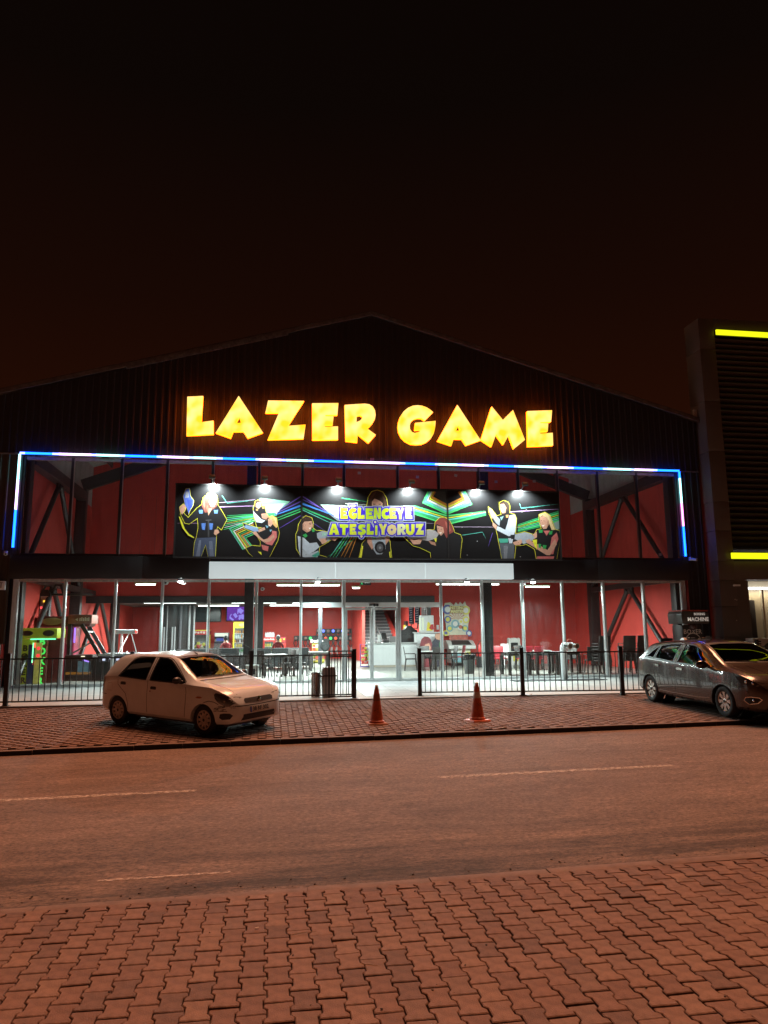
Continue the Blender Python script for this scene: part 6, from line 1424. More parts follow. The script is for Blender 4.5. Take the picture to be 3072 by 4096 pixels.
# red tufted chairs
rc0 = thing('leather_chair', 'oxblood tufted leather chair beside the right black column', 'chair', (8.35, 4.6, FZ), R_(20), group='oxblood leather chairs'); chair_geo(rc0, OXR, True)
m = MB()
for i in range(3):
    for j in range(3): m.ball((-.13+.13*i, .215+.02*j-.0, .58+.11*j), .016, 6, 4, (1, .6, 1))
m.obj('tufting_button', c('dark_button', (.12, .01, .015), .4), rc0, world=False)
for (x, y, a, lab) in ((9.55, 4.3, R_(-150), 'oxblood leather chair leaning beside the white child seat'), (9.95, 4.2, R_(-160), 'oxblood leather chair, the second behind the right row'), (8.9, 5.2, R_(0), 'oxblood leather chair behind the bear machine table'), (7.75, 7.3, R_(-90), 'oxblood leather chair half hidden beside the hitting game')):
    copy_tree(rc0, (x, y, FZ), a, lab)
# white child high seat
t = thing('child_seat', 'white moulded child seat leaning behind the right row of tables', 'seat', (9.6, 6.6, FZ))
m = MB(); m.T = t.matrix_basis.copy(); m.cbox((0, .1, .62), (.34, .05, .70), rx=R_(-14)); m.cbox((0, -.10, .40), (.34, .36, .05)); m.obj('shell', WHT_, t, bevel=.02)
m = MB(); m.T = t.matrix_basis.copy()
for sx in (-.14, .14):
    for sy in (-.22, .1): m.bar((sx, sy, .38), (sx*1.2, sy*1.2, 0), .03)
m.obj('legs_frame', WHT_, t)
# sofas
def sofa(x, y, a, w, lab):
    t = thing('sofa', lab, 'sofa', (x, y, FZ), a, group='charcoal sofas'); 
    m = MB(); m.box((-w/2, -.40, .10), (w/2, .40, .40)); m.obj('seat_base', SOFA, t, world=False, bevel=.03)
    for k in (-1, 1):
        m = MB(); m.box((k*w/4-w/4+.01, .20, .40), (k*w/4+w/4-.01, .42, .86)); m.obj('back_cushion', SOFA, t, world=False, bevel=.06)
        m = MB(); m.box((k*w/4-w/4+.01, -.41, .401), (k*w/4+w/4-.01, .19, .50)); m.obj('seat_cushion', SOFA, t, world=False, bevel=.04)
        m = MB(); m.box((k*(w/2+.10)-.09, -.40, .02), (k*(w/2+.10)+.09, .42, .60)); m.obj('arm', SOFA, t, world=False, bevel=.04)
for px, Y, a, w, lab in ((870, 9.9, R_(180), 1.9, 'charcoal sofa with its back to the glass behind the white car'), (795, 8.2, R_(176), 1.7, 'charcoal sofa nearest the claw machine'), (1085, 8.6, R_(182), 2.0, 'charcoal sofa behind the black column and tables'), (1165, 9.3, R_(180), 1.5, 'charcoal sofa under the small red cooler')):
    p = atY(px, 2600, Y); sofa(p.x, Y, a, w, lab)
# ---- seated people seen from behind the sofas
def person(x, y, lab, top, hair, rz=0.0, lean=0.0, pants=(.03, .035, .05)):
    t = thing('person', lab, 'person', (x, y, FZ), rz)
    V = [(0, 0, .50), (0, .02, .68), (lean*.5, .03, .88), (lean, .03, 1.03), (lean*1.2, .0, 1.13), (lean*1.25, -.01, 1.24),
         (.10, -.02, .48), (.13, -.42, .50), (.13, -.44, .08), (.13, -.56, .04), (-.10, -.02, .48), (-.13, -.42, .50), (-.13, -.44, .08), (-.13, -.56, .04),
         (lean+.19, .02, .98), (lean+.25, -.05, .74), (lean+.20, -.28, .66), (lean-.19, .02, .98), (lean-.25, -.05, .74), (lean-.20, -.28, .66)]
    Eg = [(0,1),(1,2),(2,3),(3,4),(4,5),(0,6),(6,7),(7,8),(8,9),(0,10),(10,11),(11,12),(12,13),(3,14),(14,15),(15,16),(3,17),(17,18),(18,19)]
    Rr = [.15,.15,.165,.13,.06,.095,.10,.075,.05,.045,.10,.075,.05,.045,.07,.05,.04,.07,.05,.04]
    me = bpy.data.meshes.new('body'); me.from_pydata(V, Eg, []); o = bpy.data.objects.new('body', me); COL.objects.link(o)
    sk = o.modifiers.new('skin', 'SKIN')
    for i, v in enumerate(me.skin_vertices[0].data): v.radius = (Rr[i], Rr[i]*.85); v.use_root = (i == 0)
    o.modifiers.new('sub', 'SUBSURF').levels = 2
    dg = bpy.context.evaluated_depsgraph_get(); me2 = bpy.data.meshes.new_from_object(o.evaluated_get(dg)); bpy.data.objects.remove(o)
    me2.materials.clear()
    for mt in (c('skin_tone', (.45, .24, .16), .6), c('top_%d' % int(top[0]*1000), top, .85, var=.15), c('trousers_dark', pants, .9)): me2.materials.append(mt)
    for p in me2.polygons:
        z = p.center.z; ex = abs(p.center.x-lean); p.use_smooth = True
        p.material_index = 0 if (z > 1.08 or (p.center.y < -.16 and z > .58)) else (2 if z < .56 else 1)
    b = bpy.data.objects.new('body', me2); COL.objects.link(b); b.parent = t
    hx = lean*1.25
    m = MB(); m.ball((hx, .02, 1.285), .112, 14, 10, (.88, 1.0, 1.05)); m.v = [v for v in m.v]; m.obj('hair', hair, t, world=False, smooth=True)
    m = MB(); m.ball((hx, -.035, 1.25), .093, 12, 9, (.86, .95, 1.15)); m.ball((hx, -.13, 1.245), .016, 6, 5); m.ball((hx+.085, 0, 1.25), .02, 6, 5); m.ball((hx-.085, 0, 1.25), .02, 6, 5); m.obj('face', MATS['skin_tone'], t, world=False, smooth=True)
    m = MB()
    for sx in (-.03, .03): m.ball((hx+sx, -.118, 1.27), .010, 6, 4)
    m.box((hx-.022, -.126, 1.200), (hx+.022, -.120, 1.207)); m.obj('eyes_and_mouth', c('dark_feature', (.08, .03, .025), .5), t, world=False)
    return t
p = atY(908, 2600, 11.0); person(p.x, 11.0, 'seated person in red and black top leaning on the sofa', (.30, .03, .035), c('hair_black', (.015, .012, .011), .6), R_(200), .06)
p = atY(1112, 2600, 10.3); person(p.x, 10.3, 'seated person with grey hair and dark red top behind the sofa', (.22, .012, .016), c('hair_grey', (.16, .16, .165), .6), R_(185), .0)

# ---- counter
t = thing('counter', 'long white reception counter with a raised end', 'counter', (5.4, 9.0, FZ))
xa, xb, xr0, xr1 = 4.20, 6.45, 6.28, 7.25
m = MB(); m.box((xa, 8.75, FZ+.08), (xb, 9.25, FZ+.98)); m.obj('counter_front', c('counter_white', (.68, .72, .73), .4, var=.04), t, bevel=.004)
m = MB(); m.box((xa+.03, 8.78, FZ), (xb, 9.2, FZ+.079)); m.obj('plinth', c('counter_plinth', (.42, .37, .30), .6), t)
m = MB(); m.box((xa-.06, 8.66, FZ+.981), (xr0-.002, 9.35, FZ+1.03)); m.obj('countertop', c('counter_top', (.52, .54, .54), .35), t, bevel=.006)
m = MB(); m.box((xr0, 8.70, FZ+.08), (xr1, 9.28, FZ+1.42)); m.obj('raised_block', MATS['counter_white'], t, bevel=.004)
m = MB(); m.box((xr0-.06, 8.62, FZ+1.421), (xr1+.05, 9.3, FZ+1.47)); m.obj('raised_top', MATS['counter_top'], t, bevel=.006)
m = MB(); m.box((xb-.85, 8.744, FZ+.1), (xb-.845, 8.749, FZ+.97)); m.obj('panel_joint', c('joint_grey', (.4, .42, .42), .6), t)
# drinks cooler on the raised end
t = thing('drinks_cooler', 'small white drinks cooler with red and yellow emblem on the counter end', 'cooler', (6.75, 9.0, FZ+1.471))
z = FZ+1.472
m = MB(); m.box((6.50, 8.80, z), (7.08, 9.22, z+.72)); m.obj('cooler_case', c('cooler_white', (.66, .68, .68), .4), t, bevel=.03)
m = MB(); m.box((6.495, 8.84, z+.06), (6.4995, 9.16, z+.62)); m.obj('lit_door', EM('cooler_glow', (.85, 1.0, .75), 1.1), t)
m = MB(); m.box((6.53, 8.795, z+.08), (6.63, 8.7995, z+.62)); m.obj('door_edge', EM('cooler_glow2', (.85, 1.0, .75), .9), t)
m = MB(); m.prism([(6.74, z+.05), (7.02, z+.05), (6.90, z+.40), (6.80, z+.45)], lambda u, v, w: (u, w, v), 8.794, 8.799); m.obj('emblem_yellow', c('emb_y', (.75, .62, .03), .5), t)
m = MB(); m.prism([(6.86, z+.16), (6.94, z+.32), (7.05, z+.34), (7.07, z+.12), (6.98, z+.08)], lambda u, v, w: (u, w, v), 8.788, 8.793); m.obj('emblem_red', c('emb_r', (.5, .02, .02), .5), t)
# black hood-shaped display behind the counter, cash register, candy box
t = thing('arch_cabinet', 'black cabinet with arched top behind the counter', 'cabinet', (6.35, 10.4, FZ))
m = MB(); m.prism([(5.85, FZ), (6.62, FZ), (6.62, 1.95), (6.50, 2.0), (6.35, 2.16), (6.18, 2.16), (6.05, 2.0), (5.85, 1.95)], lambda u, v, w: (u, w, v), 10.2, 10.7); m.obj('case', BLKP, t, bevel=.02)
t = thing('cash_register', 'dark cash register and papers on the counter', 'register', (4.95, 9.0, FZ+1.031)); z = FZ+1.032
m = MB(); m.box((4.85, 8.85, z), (5.1, 9.15, z+.12)); m.cbox((4.9, 9.05, z+.27), (.24, .04, .30), rx=R_(-20), rz=.4); m.obj('till', BLKP, t, bevel=.01)
m = MB(); m.box((5.15, 8.9, z), (5.45, 9.2, z+.27)); tag(m.obj('carton', c('carton_grey', (.22, .22, .22), .7), bevel=.005), 'grey carton on the counter beside the register', 'box')
m = MB(); m.cyl((4.70, 9.1, z), (4.70, 9.1, z+.34), .075, n=16); tag(m.obj('paper_roll', WHT_, smooth=True), 'tall white paper roll standing at the counter corner', 'paper roll')
m = MB()
for k in range(9): m.cbox((4.28+.05*k, 8.8+.03*(k % 3), z+.02), (.05, .10, .03), rz=k)
tag(m.obj('sweets_pile', c('sweets_mixed', (.45, .40, .38), .5, var=.6, vs=30)), 'pile of wrapped sweets at the counter end', 'sweets', kind='stuff')
# cut-out standees of two players
t = thing('standee', 'cut-out print of a smiling red haired player at the counter', 'standee', (6.55, 8.2, FZ)); y = 8.2
m = MB(); m.prism([(6.33, FZ), (6.80, FZ), (6.82, 1.0), (6.86, 1.35), (6.80, 1.55), (6.68, 1.67), (6.52, 1.68), (6.40, 1.58), (6.33, 1.38), (6.30, 1.1)], lambda u, v, w: (u, w, v), y, y+.03); m.obj('board', c('stn_hair', (.22, .035, .045), .5, var=.4, vs=6), t)
m = MB(); m.prism([(6.50, 1.00), (6.74, 1.02), (6.80, 1.22), (6.72, 1.40), (6.56, 1.36), (6.46, 1.2)], lambda u, v, w: (u, w, v), y-.004, y-.0005); m.obj('printed_face', c('stn_skin', (.68, .36, .26), .5), t)
t = thing('standee', 'cut-out print of a player in dark vest turned sideways at the counter', 'standee', (7.0, 8.3, FZ)); y = 8.3
m = MB(); m.prism([(6.85, FZ), (7.35, FZ), (7.36, 1.25), (7.30, 1.45), (7.27, 1.56), (7.26, 1.74), (7.16, 1.82), (7.02, 1.78), (7.0, 1.58), (6.88, 1.45), (6.83, 1.2)], lambda u, v, w: (u, w, v), y, y+.03); m.obj('board', c('stn_dark', (.03, .03, .05), .5), t)
m = MB(); m.prism([(7.06, 1.56), (7.22, 1.52), (7.27, 1.66), (7.20, 1.80), (7.04, 1.80), (7.0, 1.66)], lambda u, v, w: (u, w, v), y-.004, y-.0005); m.obj('printed_face', c('stn_skin2', (.55, .30, .20), .5), t)
m = MB(); m.prism([(7.18, 1.05), (7.34, 1.05), (7.36, 1.30), (7.30, 1.46), (7.18, 1.44)], lambda u, v, w: (u, w, v), y-.004, y-.0005); m.obj('printed_sleeve', c('stn_green', (.03, .16, .06), .5), t)
m = MB(); m.prism([(7.2, .9), (7.36, .9), (7.34, 1.05), (7.18, 1.05)], lambda u, v, w: (u, w, v), y-.004, y-.0005); m.obj('printed_arm', c('stn_orange', (.60, .25, .06), .5), t)
# menu boards and racks on the rear side wall
xw = XP+.02
for k, (ya, yb, za, zb, lab) in enumerate(((13.3, 14.3, 2.28, 3.2, 'menu screen nearest the stairs on the red side wall'), (11.7, 12.7, 2.30, 3.25, 'menu screen in the middle of the red side wall'), (10.2, 11.1, 2.5, 3.3, 'dark unlit menu screen nearest the portal column'))):
    t = thing('menu_screen', lab, 'screen', (xw, (ya+yb)/2, za), group='menu screens on the side wall')
    m = MB(); m.box((xw-.07, ya, za), (xw, yb, zb)); m.obj('screen_case', BLKP, t, bevel=.006)
    if k < 2:
        m = MB(); m.box((xw-.073, ya+.04, za+.05), (xw-.0705, yb-.04, zb-.05)); m.obj('screen_face', EM('menu_glow', (.012, .016, .03), 1.0), t)
        m = MB()
        for j in range(7): m.box((xw-.076, ya+.10, zb-.16-j*.11), (xw-.0735, yb-.15-.1*(j % 3), zb-.12-j*.11))
        m.obj('menu_lines', EM('menu_text', (.2, .2, .2), 1.0), t)
    m = MB(); m.bar((xw-.04, (ya+yb)/2, za-.002), (xw-.04, (ya+yb)/2, za-.25), .04); m.bar((xw-.04, (ya+yb)/2, za-.25), (xw-.35, (ya+yb)/2, za-.25), .04); m.obj('bracket', STEEL, t)
t = thing('product_shelf', 'narrow black shelf with yellow packs on the red side wall', 'shelf', (xw-.1, 15.2, 1.0))
m = MB(); m.box((xw-.12, 14.9, .9), (xw, 15.5, 2.45)); m.obj('shelf_case', BLKP, t)
for z in (1.75, 2.05):
    m = MB(); m.box((xw-.16, 14.95, z), (xw-.121, 15.45, z+.2)); m.obj('yellow_pack', c('pack_yellow', (.6, .48, .05), .5), t)
p = atY(1750, 2509, YB-.01); m = MB(); m.box((p.x-.05, YB-.05, p.z-.1), (p.x+.06, YB-.002, p.z+.1)); tag(m.obj('wall_switch', WHT_, bevel=.01), 'small white box on the red wall beside the portal column', 'switch')

# ---- vest racks on the rear wall
VG = 'phaser vests with blasters on the racks'; dots = {'r': EM('vest_red', (1, .12, .06), 2.2), 'g': EM('vest_green', (.1, 1, .2), 2.2), 'b': EM('vest_blue', (.15, .2, 1), 2.6), 'o': c('vest_off', (.34, .24, .22), .4)}
def vest(px, py, Y, col, gun, lab):
    p = atY(px, py, Y); t = thing('phaser_vest', lab, 'vest', (p.x, Y, p.z-.9), group=VG); x, z = p.x, p.z
    m = MB(); m.tube([(x-.05, Y-.05, z), (x-.12, Y-.08, z-.3), (x-.02, Y-.09, z-.48)], .03, 6); m.tube([(x+.05, Y-.05, z), (x+.13, Y-.08, z-.3), (x+.03, Y-.09, z-.48)], .03, 6); m.obj('vest_straps', BLKP, t, smooth=True)
    m = MB(); m.ball((x, Y-.12, z), .085, 8, 6, (1, .5, 1)); m.obj('shoulder_light', dots[col], t, smooth=True)
    if gun:
        m = MB(); m.cbox((x+.05, Y-.12, z-.66), (.12, .08, .30), ry=.15); m.cbox((x+.10, Y-.12, z-.90), (.07, .07, .28), ry=-.1); m.obj('blaster', c('blaster_grey', (.34, .32, .31), .4), t, bevel=.02)
for lab, px0, px1, py, Y in (('long black vest rack low on the red rear wall', 1176, 1428, 2553, 20.3), ('shorter black vest rack high on the red rear wall', 1266, 1416, 2525, 20.3)):
    a, b = atY(px0, py, Y), atY(px1, py, Y); t = thing('vest_rack', lab, 'rack', ((a.x+b.x)/2, Y, a.z), group='vest racks')
    m = MB(); m.box((a.x, Y-.04, a.z-.14), (b.x, YD-.002, a.z+.14)); m.obj('backing_board', BLKP, t)
    m = MB()
    n = 8
    for k in range(n+1): x = a.x+.12+(b.x-a.x-.24)*k/n; m.cyl((x, Y-.04, a.z), (x, Y-.16, a.z+.03), .015, n=6)
    m.obj('hooks', STEEL, t)
for i, (px, cl) in enumerate(((1272, 'o'), (1293, 'b'), (1312, 'o'), (1332, 'b'), (1352, 'o'), (1370, 'b'), (1391, 'o'), (1411, 'o'))): vest(px, 2524, 20.2, cl, False, 'phaser vest on the upper rack, '+('nearest the stairs' if i == 7 else 'farthest from the stairs' if i == 0 else 'lit blue' if cl == 'b' else 'unlit'))
for i, (px, cl, g) in enumerate(((1183, 'o', False), (1222, 'o', True), (1241, 'g', False), (1302, 'r', True), (1322, 'g', True), (1342, 'r', True), (1361, 'o', False), (1382, 'r', True), (1401, 'o', True), (1420, 'o', False))): vest(px, 2553, 20.2, cl, g, 'phaser vest on the lower rack, '+{'g': 'glowing green', 'r': 'glowing red', 'o': 'unlit'}[cl]+(' with a pale blaster below' if g else ' without a blaster'))
# ---- snack racks
def packs(t, x0, x1, y, z0, z1, rows, cols, palette, seed, nm='snack_pack'):
    r = random.Random(seed)
    for i in range(rows):
        for j in range(cols):
            w = (x1-x0)/cols; h = (z1-z0)/rows; m = MB(); a = x0+j*w; b_ = z0+i*h
            m.box((a+w*.06, y-.10+r.uniform(-.02, .02), b_+.012), (a+w*.94, y+.05, b_+h*r.uniform(.55, .85))); m.obj(nm, r.choice(palette), t)
SN = [c('snk_y', (.70, .55, .06), .5), c('snk_r', (.5, .05, .04), .5), c('snk_w', (.7, .68, .62), .5), c('snk_g', (.35, .5, .08), .5), c('snk_b', (.25, .12, .06), .5)]
a, b = atY(1249, 2650, 14.0), atY(1296, 2650, 14.0)
t = thing('snack_stand', 'tall yellow snack stand full of packets near the vest racks', 'stand', ((a.x+b.x)/2, 14, FZ)); zt = atY(1270, 2575, 14.0).z
m = MB(); m.box((a.x, 13.95, FZ), (b.x, 14.25, zt)); m.obj('stand_back', c('stand_yellow', (.55, .55, .08), .5), t)
for k in range(6):
    m = MB(); z = FZ+.1+k*(zt-FZ-.15)/6; m.box((a.x-.02, 13.75, z), (b.x+.02, 13.949, z+.03)); m.obj('shelf', SN[k % 3], t)
packs(t, a.x, b.x, 13.85, FZ+.13, zt-.02, 6, 4, SN, 3)
m = MB(); q = atY(1255, 2547, 14); text_into(m, 'Doritos', wallM((a.x+.22, 13.94, zt+.13)), .2, bold=.01); m.obj('header_lettering', WHT_, t, fixn=False)
m = MB(); m.box((a.x-.02, 13.945, zt+.01), (b.x+.25, 13.98, zt+.26)); m.obj('header_board', BLKP, t)
a = atY(1440, 2650, 9.6)
t = thing('wire_rack', 'blue wire rack hung with snack bags beside the counter', 'rack', (a.x+.2, 9.2, FZ)); X = a.x-.02
m = MB()
for dx in (0, .40): m.bar((X+dx, 9.3, FZ), (X+dx, 9.3, 1.38), .03)
for k in range(5): m.bar((X, 9.15, FZ+.15+k*.2), (X+.4, 9.15, FZ+.15+k*.2), .02); m.bar((X+.4, 9.3, FZ+.15+k*.2), (X+.4, 9.12, FZ+.15+k*.2), .02)
m.bar((X, 9.1, FZ+.02), (X+.5, 9.1, FZ+.02), .04); m.obj('wire_frame', c('rack_blue', (.05, .08, .42), .4), t)
packs(t, X+.02, X+.38, 9.12, FZ+.12, 1.30, 5, 3, SN+[c('snk_p', (.4, .3, .45), .4)], 8)
# bag on the side table
t = thing('backpack', 'black backpack on the table in front of the snack stand', 'bag', (2.1, 6.7, FZ+.741)); z = FZ+.742
m = MB(); m.ball((2.15, 6.6, z+.20), .2, 12, 8, (.95, .6, 1.05)); m.ball((2.15, 6.48, z+.13), .12, 10, 6, (.9, .6, 1)); m.obj('bag_body', SOFA, t, smooth=True)

# ---- rear wall row: TVs, claw machine, arcade, fridges
def tv(px0, px1, py0, py1, lab, lit):
    a, b = atY(px0, py1, 20.25), atY(px1, py0, 20.25); t = thing('television', lab, 'television', ((a.x+b.x)/2, 20.3, a.z), group='televisions on the rear wall')
    m = MB(); m.box((a.x, 20.25, a.z), (b.x, 20.38, b.z)); m.obj('casing', BLKP, t, bevel=.01)
    if lit:
        m = MB(); m.box((a.x+.06, 20.244, a.z+.06), (b.x-.06, 20.249, b.z-.06)); m.obj('screen', EM('tv_purple', (.16, .05, .42), 1.0), t)
        m = MB(); r = random.Random(5)
        for k in range(12): u = r.uniform(a.x+.2, b.x-.2); v = r.uniform(a.z+.15, b.z-.15); m.cbox((u, 20.241, v), (r.uniform(.05, .3), .003, r.uniform(.05, .3)), ry=r.uniform(0, 3))
        m.obj('screen_picture', EM('tv_blue', (.35, .30, .95), 1.0), t)
    else:
        m = MB(); m.box((a.x+.06, 20.244, a.z+.06), (b.x-.06, 20.249, b.z-.06)); m.obj('screen', c('tv_off', (.03, .045, .05), .15), t)
tv(770, 886, 2423, 2488, 'large switched off television over the claw machine', False)
tv(903, 1003, 2422, 2486, 'television with a purple picture half hidden by the column', True)
def at_floor_box(px0, px1, pytop, Y): a, b = atY(px0, pytop, Y), atY(px1, pytop, Y); return a.x, b.x, a.z
x0, x1, zt = at_floor_box(762, 838, 2523, 18.6)
t = thing('claw_machine', 'yellow framed toy claw machine against the rear wall', 'arcade machine', ((x0+x1)/2, 19, FZ)); YE = c('claw_yellow', (.72, .62, .03), .4)
m = MB(); m.box((x0, 18.6, FZ), (x1, 19.5, FZ+.62)); m.obj('cabinet', YE, t, bevel=.02)
for x in (x0, x1-.07):
    for y in (18.6, 19.43):
        m = MB(); m.box((x, y, FZ+.621), (x+.07, y+.07, zt-.22)); m.obj('corner_post', YE, t)
m = MB(); m.box((x0, 18.6, zt-.219), (x1, 19.5, zt)); m.obj('header', c('claw_red', (.45, .03, .03), .4), t, bevel=.01)
m = MB(); m.box((x0-.01, 18.59, zt-.002), (x1+.01, 19.51, zt+.04)); m.obj('top_trim', YE, t)
m = MB(); r = random.Random(6)
toys = [c('toy_%d' % i, cc, .8) for i, cc in enumerate(((.6, .5, .45), (.55, .05, .06), (.05, .05, .06), (.65, .6, .1), (.2, .3, .5)))]
for k in range(26):
    m = MB(); m.ball((r.uniform(x0+.18, x1-.18), r.uniform(18.8, 19.3), FZ+.70+r.uniform(0, .25)), r.uniform(.07, .12), 8, 6); m.obj('plush_toy', r.choice(toys), t, smooth=True)
m = MB(); m.box((x0+.08, 18.62, FZ+.63), (x1-.08, 18.63, zt-.23)); m.obj('front_pane', GLASS, t)
m = MB(); m.box((x0+.07, 19.40, FZ+.63), (x1-.07, 19.42, zt-.23)); m.obj('back_panel', c('claw_back', (.25, .24, .24), .5), t)
m = MB(); [m.ball((x0+.12+k*.15, 18.597, zt-.11+.02*(k % 2)), .06, 8, 5, (1, .05, 1)) for k in range(5)]; m.obj('header_print', toys[0], t)
x0, x1, zt = at_floor_box(857, 915, 2531, 18.4)
t = thing('arcade_cabinet', 'black upright arcade cabinet with blue screen beside the yellow fridge', 'arcade machine', ((x0+x1)/2, 18.8, FZ))
pr = [(18.4, FZ), (19.3, FZ), (19.3, zt), (18.55, zt), (18.5, zt-.22), (18.8, zt-.32), (18.75, FZ+1.05), (18.35, FZ+.95)]
m = MB(); m.prism(pr, lambda u, v, w: (w, u, v), x0, x1); m.obj('cabinet', BLKP, t)
m = MB(); m.cbox(((x0+x1)/2, 18.50, zt-.11), (x1-x0-.08, .02, .18), rx=R_(-12)); m.obj('marquee', c('marquee_white', (.6, .58, .52), .5), t)
m = MB(); m.cbox(((x0+x1)/2, 18.755, FZ+1.25), (x1-x0-.2, .02, .34), rx=R_(-8)); m.obj('screen', EM('arcade_blue', (.10, .16, .55), .8), t)
def fridge(px0, px1, pytop, Y, lab, col, head, tint, shelves, seed):
    x0, x1, zt = at_floor_box(px0, px1, pytop, Y); t = thing('bottle_fridge', lab, 'fridge', ((x0+x1)/2, Y+.3, FZ))
    hz = head
    m = MB(); m.box((x0, Y+.02, FZ), (x1, Y+.65, FZ+.22)); m.box((x0, Y+.02, zt-hz), (x1, Y+.65, zt)); m.box((x0, Y+.55, FZ+.221), (x1, Y+.65, zt-hz-.001)); m.box((x0, Y+.02, FZ+.221), (x0+.05, Y+.549, zt-hz-.001)); m.box((x1-.05, Y+.02, FZ+.221), (x1, Y+.549, zt-hz-.001)); m.obj('case', col, t, fixn=True)
    m = MB(); m.box((x0+.051, Y+.50, FZ+.23), (x1-.051, Y+.548, zt-hz-.01)); m.obj('inner_back', EM(tint[0], tint[1], tint[2]), t)
    r = random.Random(seed); cols = [c('btl_o', (.55, .22, .03), .2), c('btl_g', (.05, .25, .08), .2), c('btl_y', (.6, .48, .08), .2), c('btl_d', (.08, .04, .03), .2), c('btl_w', (.5, .55, .58), .2)]
    nsh = shelves; hh = (zt-hz-FZ-.3)/nsh
    for k in range(nsh):
        z = FZ+.25+k*hh; m = MB(); m.box((x0+.052, Y+.08, z), (x1-.052, Y+.498, z+.018)); m.obj('shelf', FIX, t)
        n = int((x1-x0-.12)/.085); cc = cols[k % len(cols)] if k else cols[4]
        for j in range(n):
            x = x0+.10+j*.085; m = MB(); m.lathe([(.030, 0), (.032, .02), (.032, hh*.48), (.013, hh*.66), (.013, hh*.78)], 8, Matrix.Translation((x, Y+.14, z+.019))); m.obj('bottle', cc if r.random() < .8 else r.choice(cols), t, smooth=True)
    m = MB(); m.box((x0+.052, Y+.03, FZ+.23), (x1-.052, Y+.04, zt-hz-.01)); m.obj('glass_door', GLASS, t)
    return t, x0, x1, zt
YF_ = c('fridge_yellow', (.66, .66, .02), .4); RF_ = c('fridge_red', (.5, .025, .02), .4)
t, x0, x1, zt = fridge(934, 992, 2488, 17.2, 'tall yellow bottle fridge half hidden by the black column', YF_, .32, ('fridge_glow', (.65, .75, .70), .30), 6, 1)
m = MB(); m.ball(((x0+x1)/2+.1, 17.21, zt-.16), .13, 12, 6, (1.6, .05, .7)); m.obj('header_emblem', c('emblem_grey', (.45, .5, .15), .5), t)
t, x0, x1, zt = fridge(1020, 1052, 2491, 17.4, 'tall red bottle fridge squeezed behind the black column', RF_, .25, ('fridge_glow', 0, 0), 6, 2)
t, x0, x1, zt = fridge(1055, 1098, 2549, 17.6, 'low red cooler with white script title under bottled water', RF_, .22, ('cooler_back', (.5, .58, .58), .25), 3, 3)
m = MB(); text_into(m, 'Coca-Cola', wallM(((x0+x1)/2, 17.612, zt-.11)) @ Matrix.Shear('XZ', 4, (0, 0)), .13, bold=.003); m.obj('lettering', WHT_, t, fixn=False)
t = thing('water_pack', 'shrink wrapped pack of water bottles on the low red cooler', 'bottles', ((x0+x1)/2, 17.9, zt))
for k in range(6):
    m = MB(); m.lathe([(.045, 0), (.048, .03), (.048, .17), (.018, .24), (.018, .27)], 8, Matrix.Translation((x0+.10+k*.085, 17.8, zt+.002))); m.obj('bottle', c('water_bottle', (.55, .62, .66), .1), t, smooth=True)
a, b = atY(1101, 2573, 17.5), atY(1143, 2548, 17.5)
t = thing('display_case', 'small lit display case with yellow packs beside the red cooler', 'display case', ((a.x+b.x)/2, 17.7, FZ))
m = MB(); m.box((a.x, 17.5, FZ), (b.x, 18.0, a.z-.002)); m.obj('case_stand', RF_, t)
m = MB(); m.box((a.x, 17.55, a.z), (b.x, 18.0, b.z)); m.obj('case_box', c('case_red', (.35, .03, .05), .4), t)
packs(t, a.x+.04, b.x-.04, 17.56, a.z+.06, b.z-.05, 2, 5, SN[:2]+[SN[0]], 4)
# dark booth with poles at the rear left
xb0, xb1 = atY(652, 2500, 17.0).x, atY(778, 2500, 17.0).x
t = thing('dark_booth', 'dark curtained booth with pale poles at the rear wall', 'booth', ((xb0+xb1)/2, 17.3, FZ))
m = MB(); m.box((xb0, 17.0, FZ), (xb1, 17.3, 3.38)); m.obj('curtain', c('curtain_dark', (.03, .024, .024), .9, var=.4, vs=3, stretch=(6, 1, .2)), t)
for px, r_ in ((657, .05), (668, .035), (690, .05), (700, .05), (722, .07), (757, .06), (776, .05)):
    x = atY(px, 2500, 16.9).x; m = MB(); top = 3.35 if px in (668, 722, 757, 776) else 2.25; m.cyl((x, 16.9, FZ), (x, 16.9, top), r_, n=10); m.obj('pole', c('pole_grey', (.22, .23, .24), .4) if px != 722 else c('pole_dark', (.06, .06, .07), .4), t, smooth=True)
x = atY(1281, 2480, 12.5).x; m = MB(); m.box((x-.09, 12.4, FZ+.0), (x+.09, 12.6, 3.39)); m.obj('room_column', c('column_grey', (.05, .06, .07), .5), hall)
m = MB(); p = atY(1497, 2480, 13.0); m.box((p.x-.05, 13.0, FZ), (p.x+.05, 13.1, 3.39)); m.obj('room_column', c('column_pale', (.38, .40, .42), .5), hall)

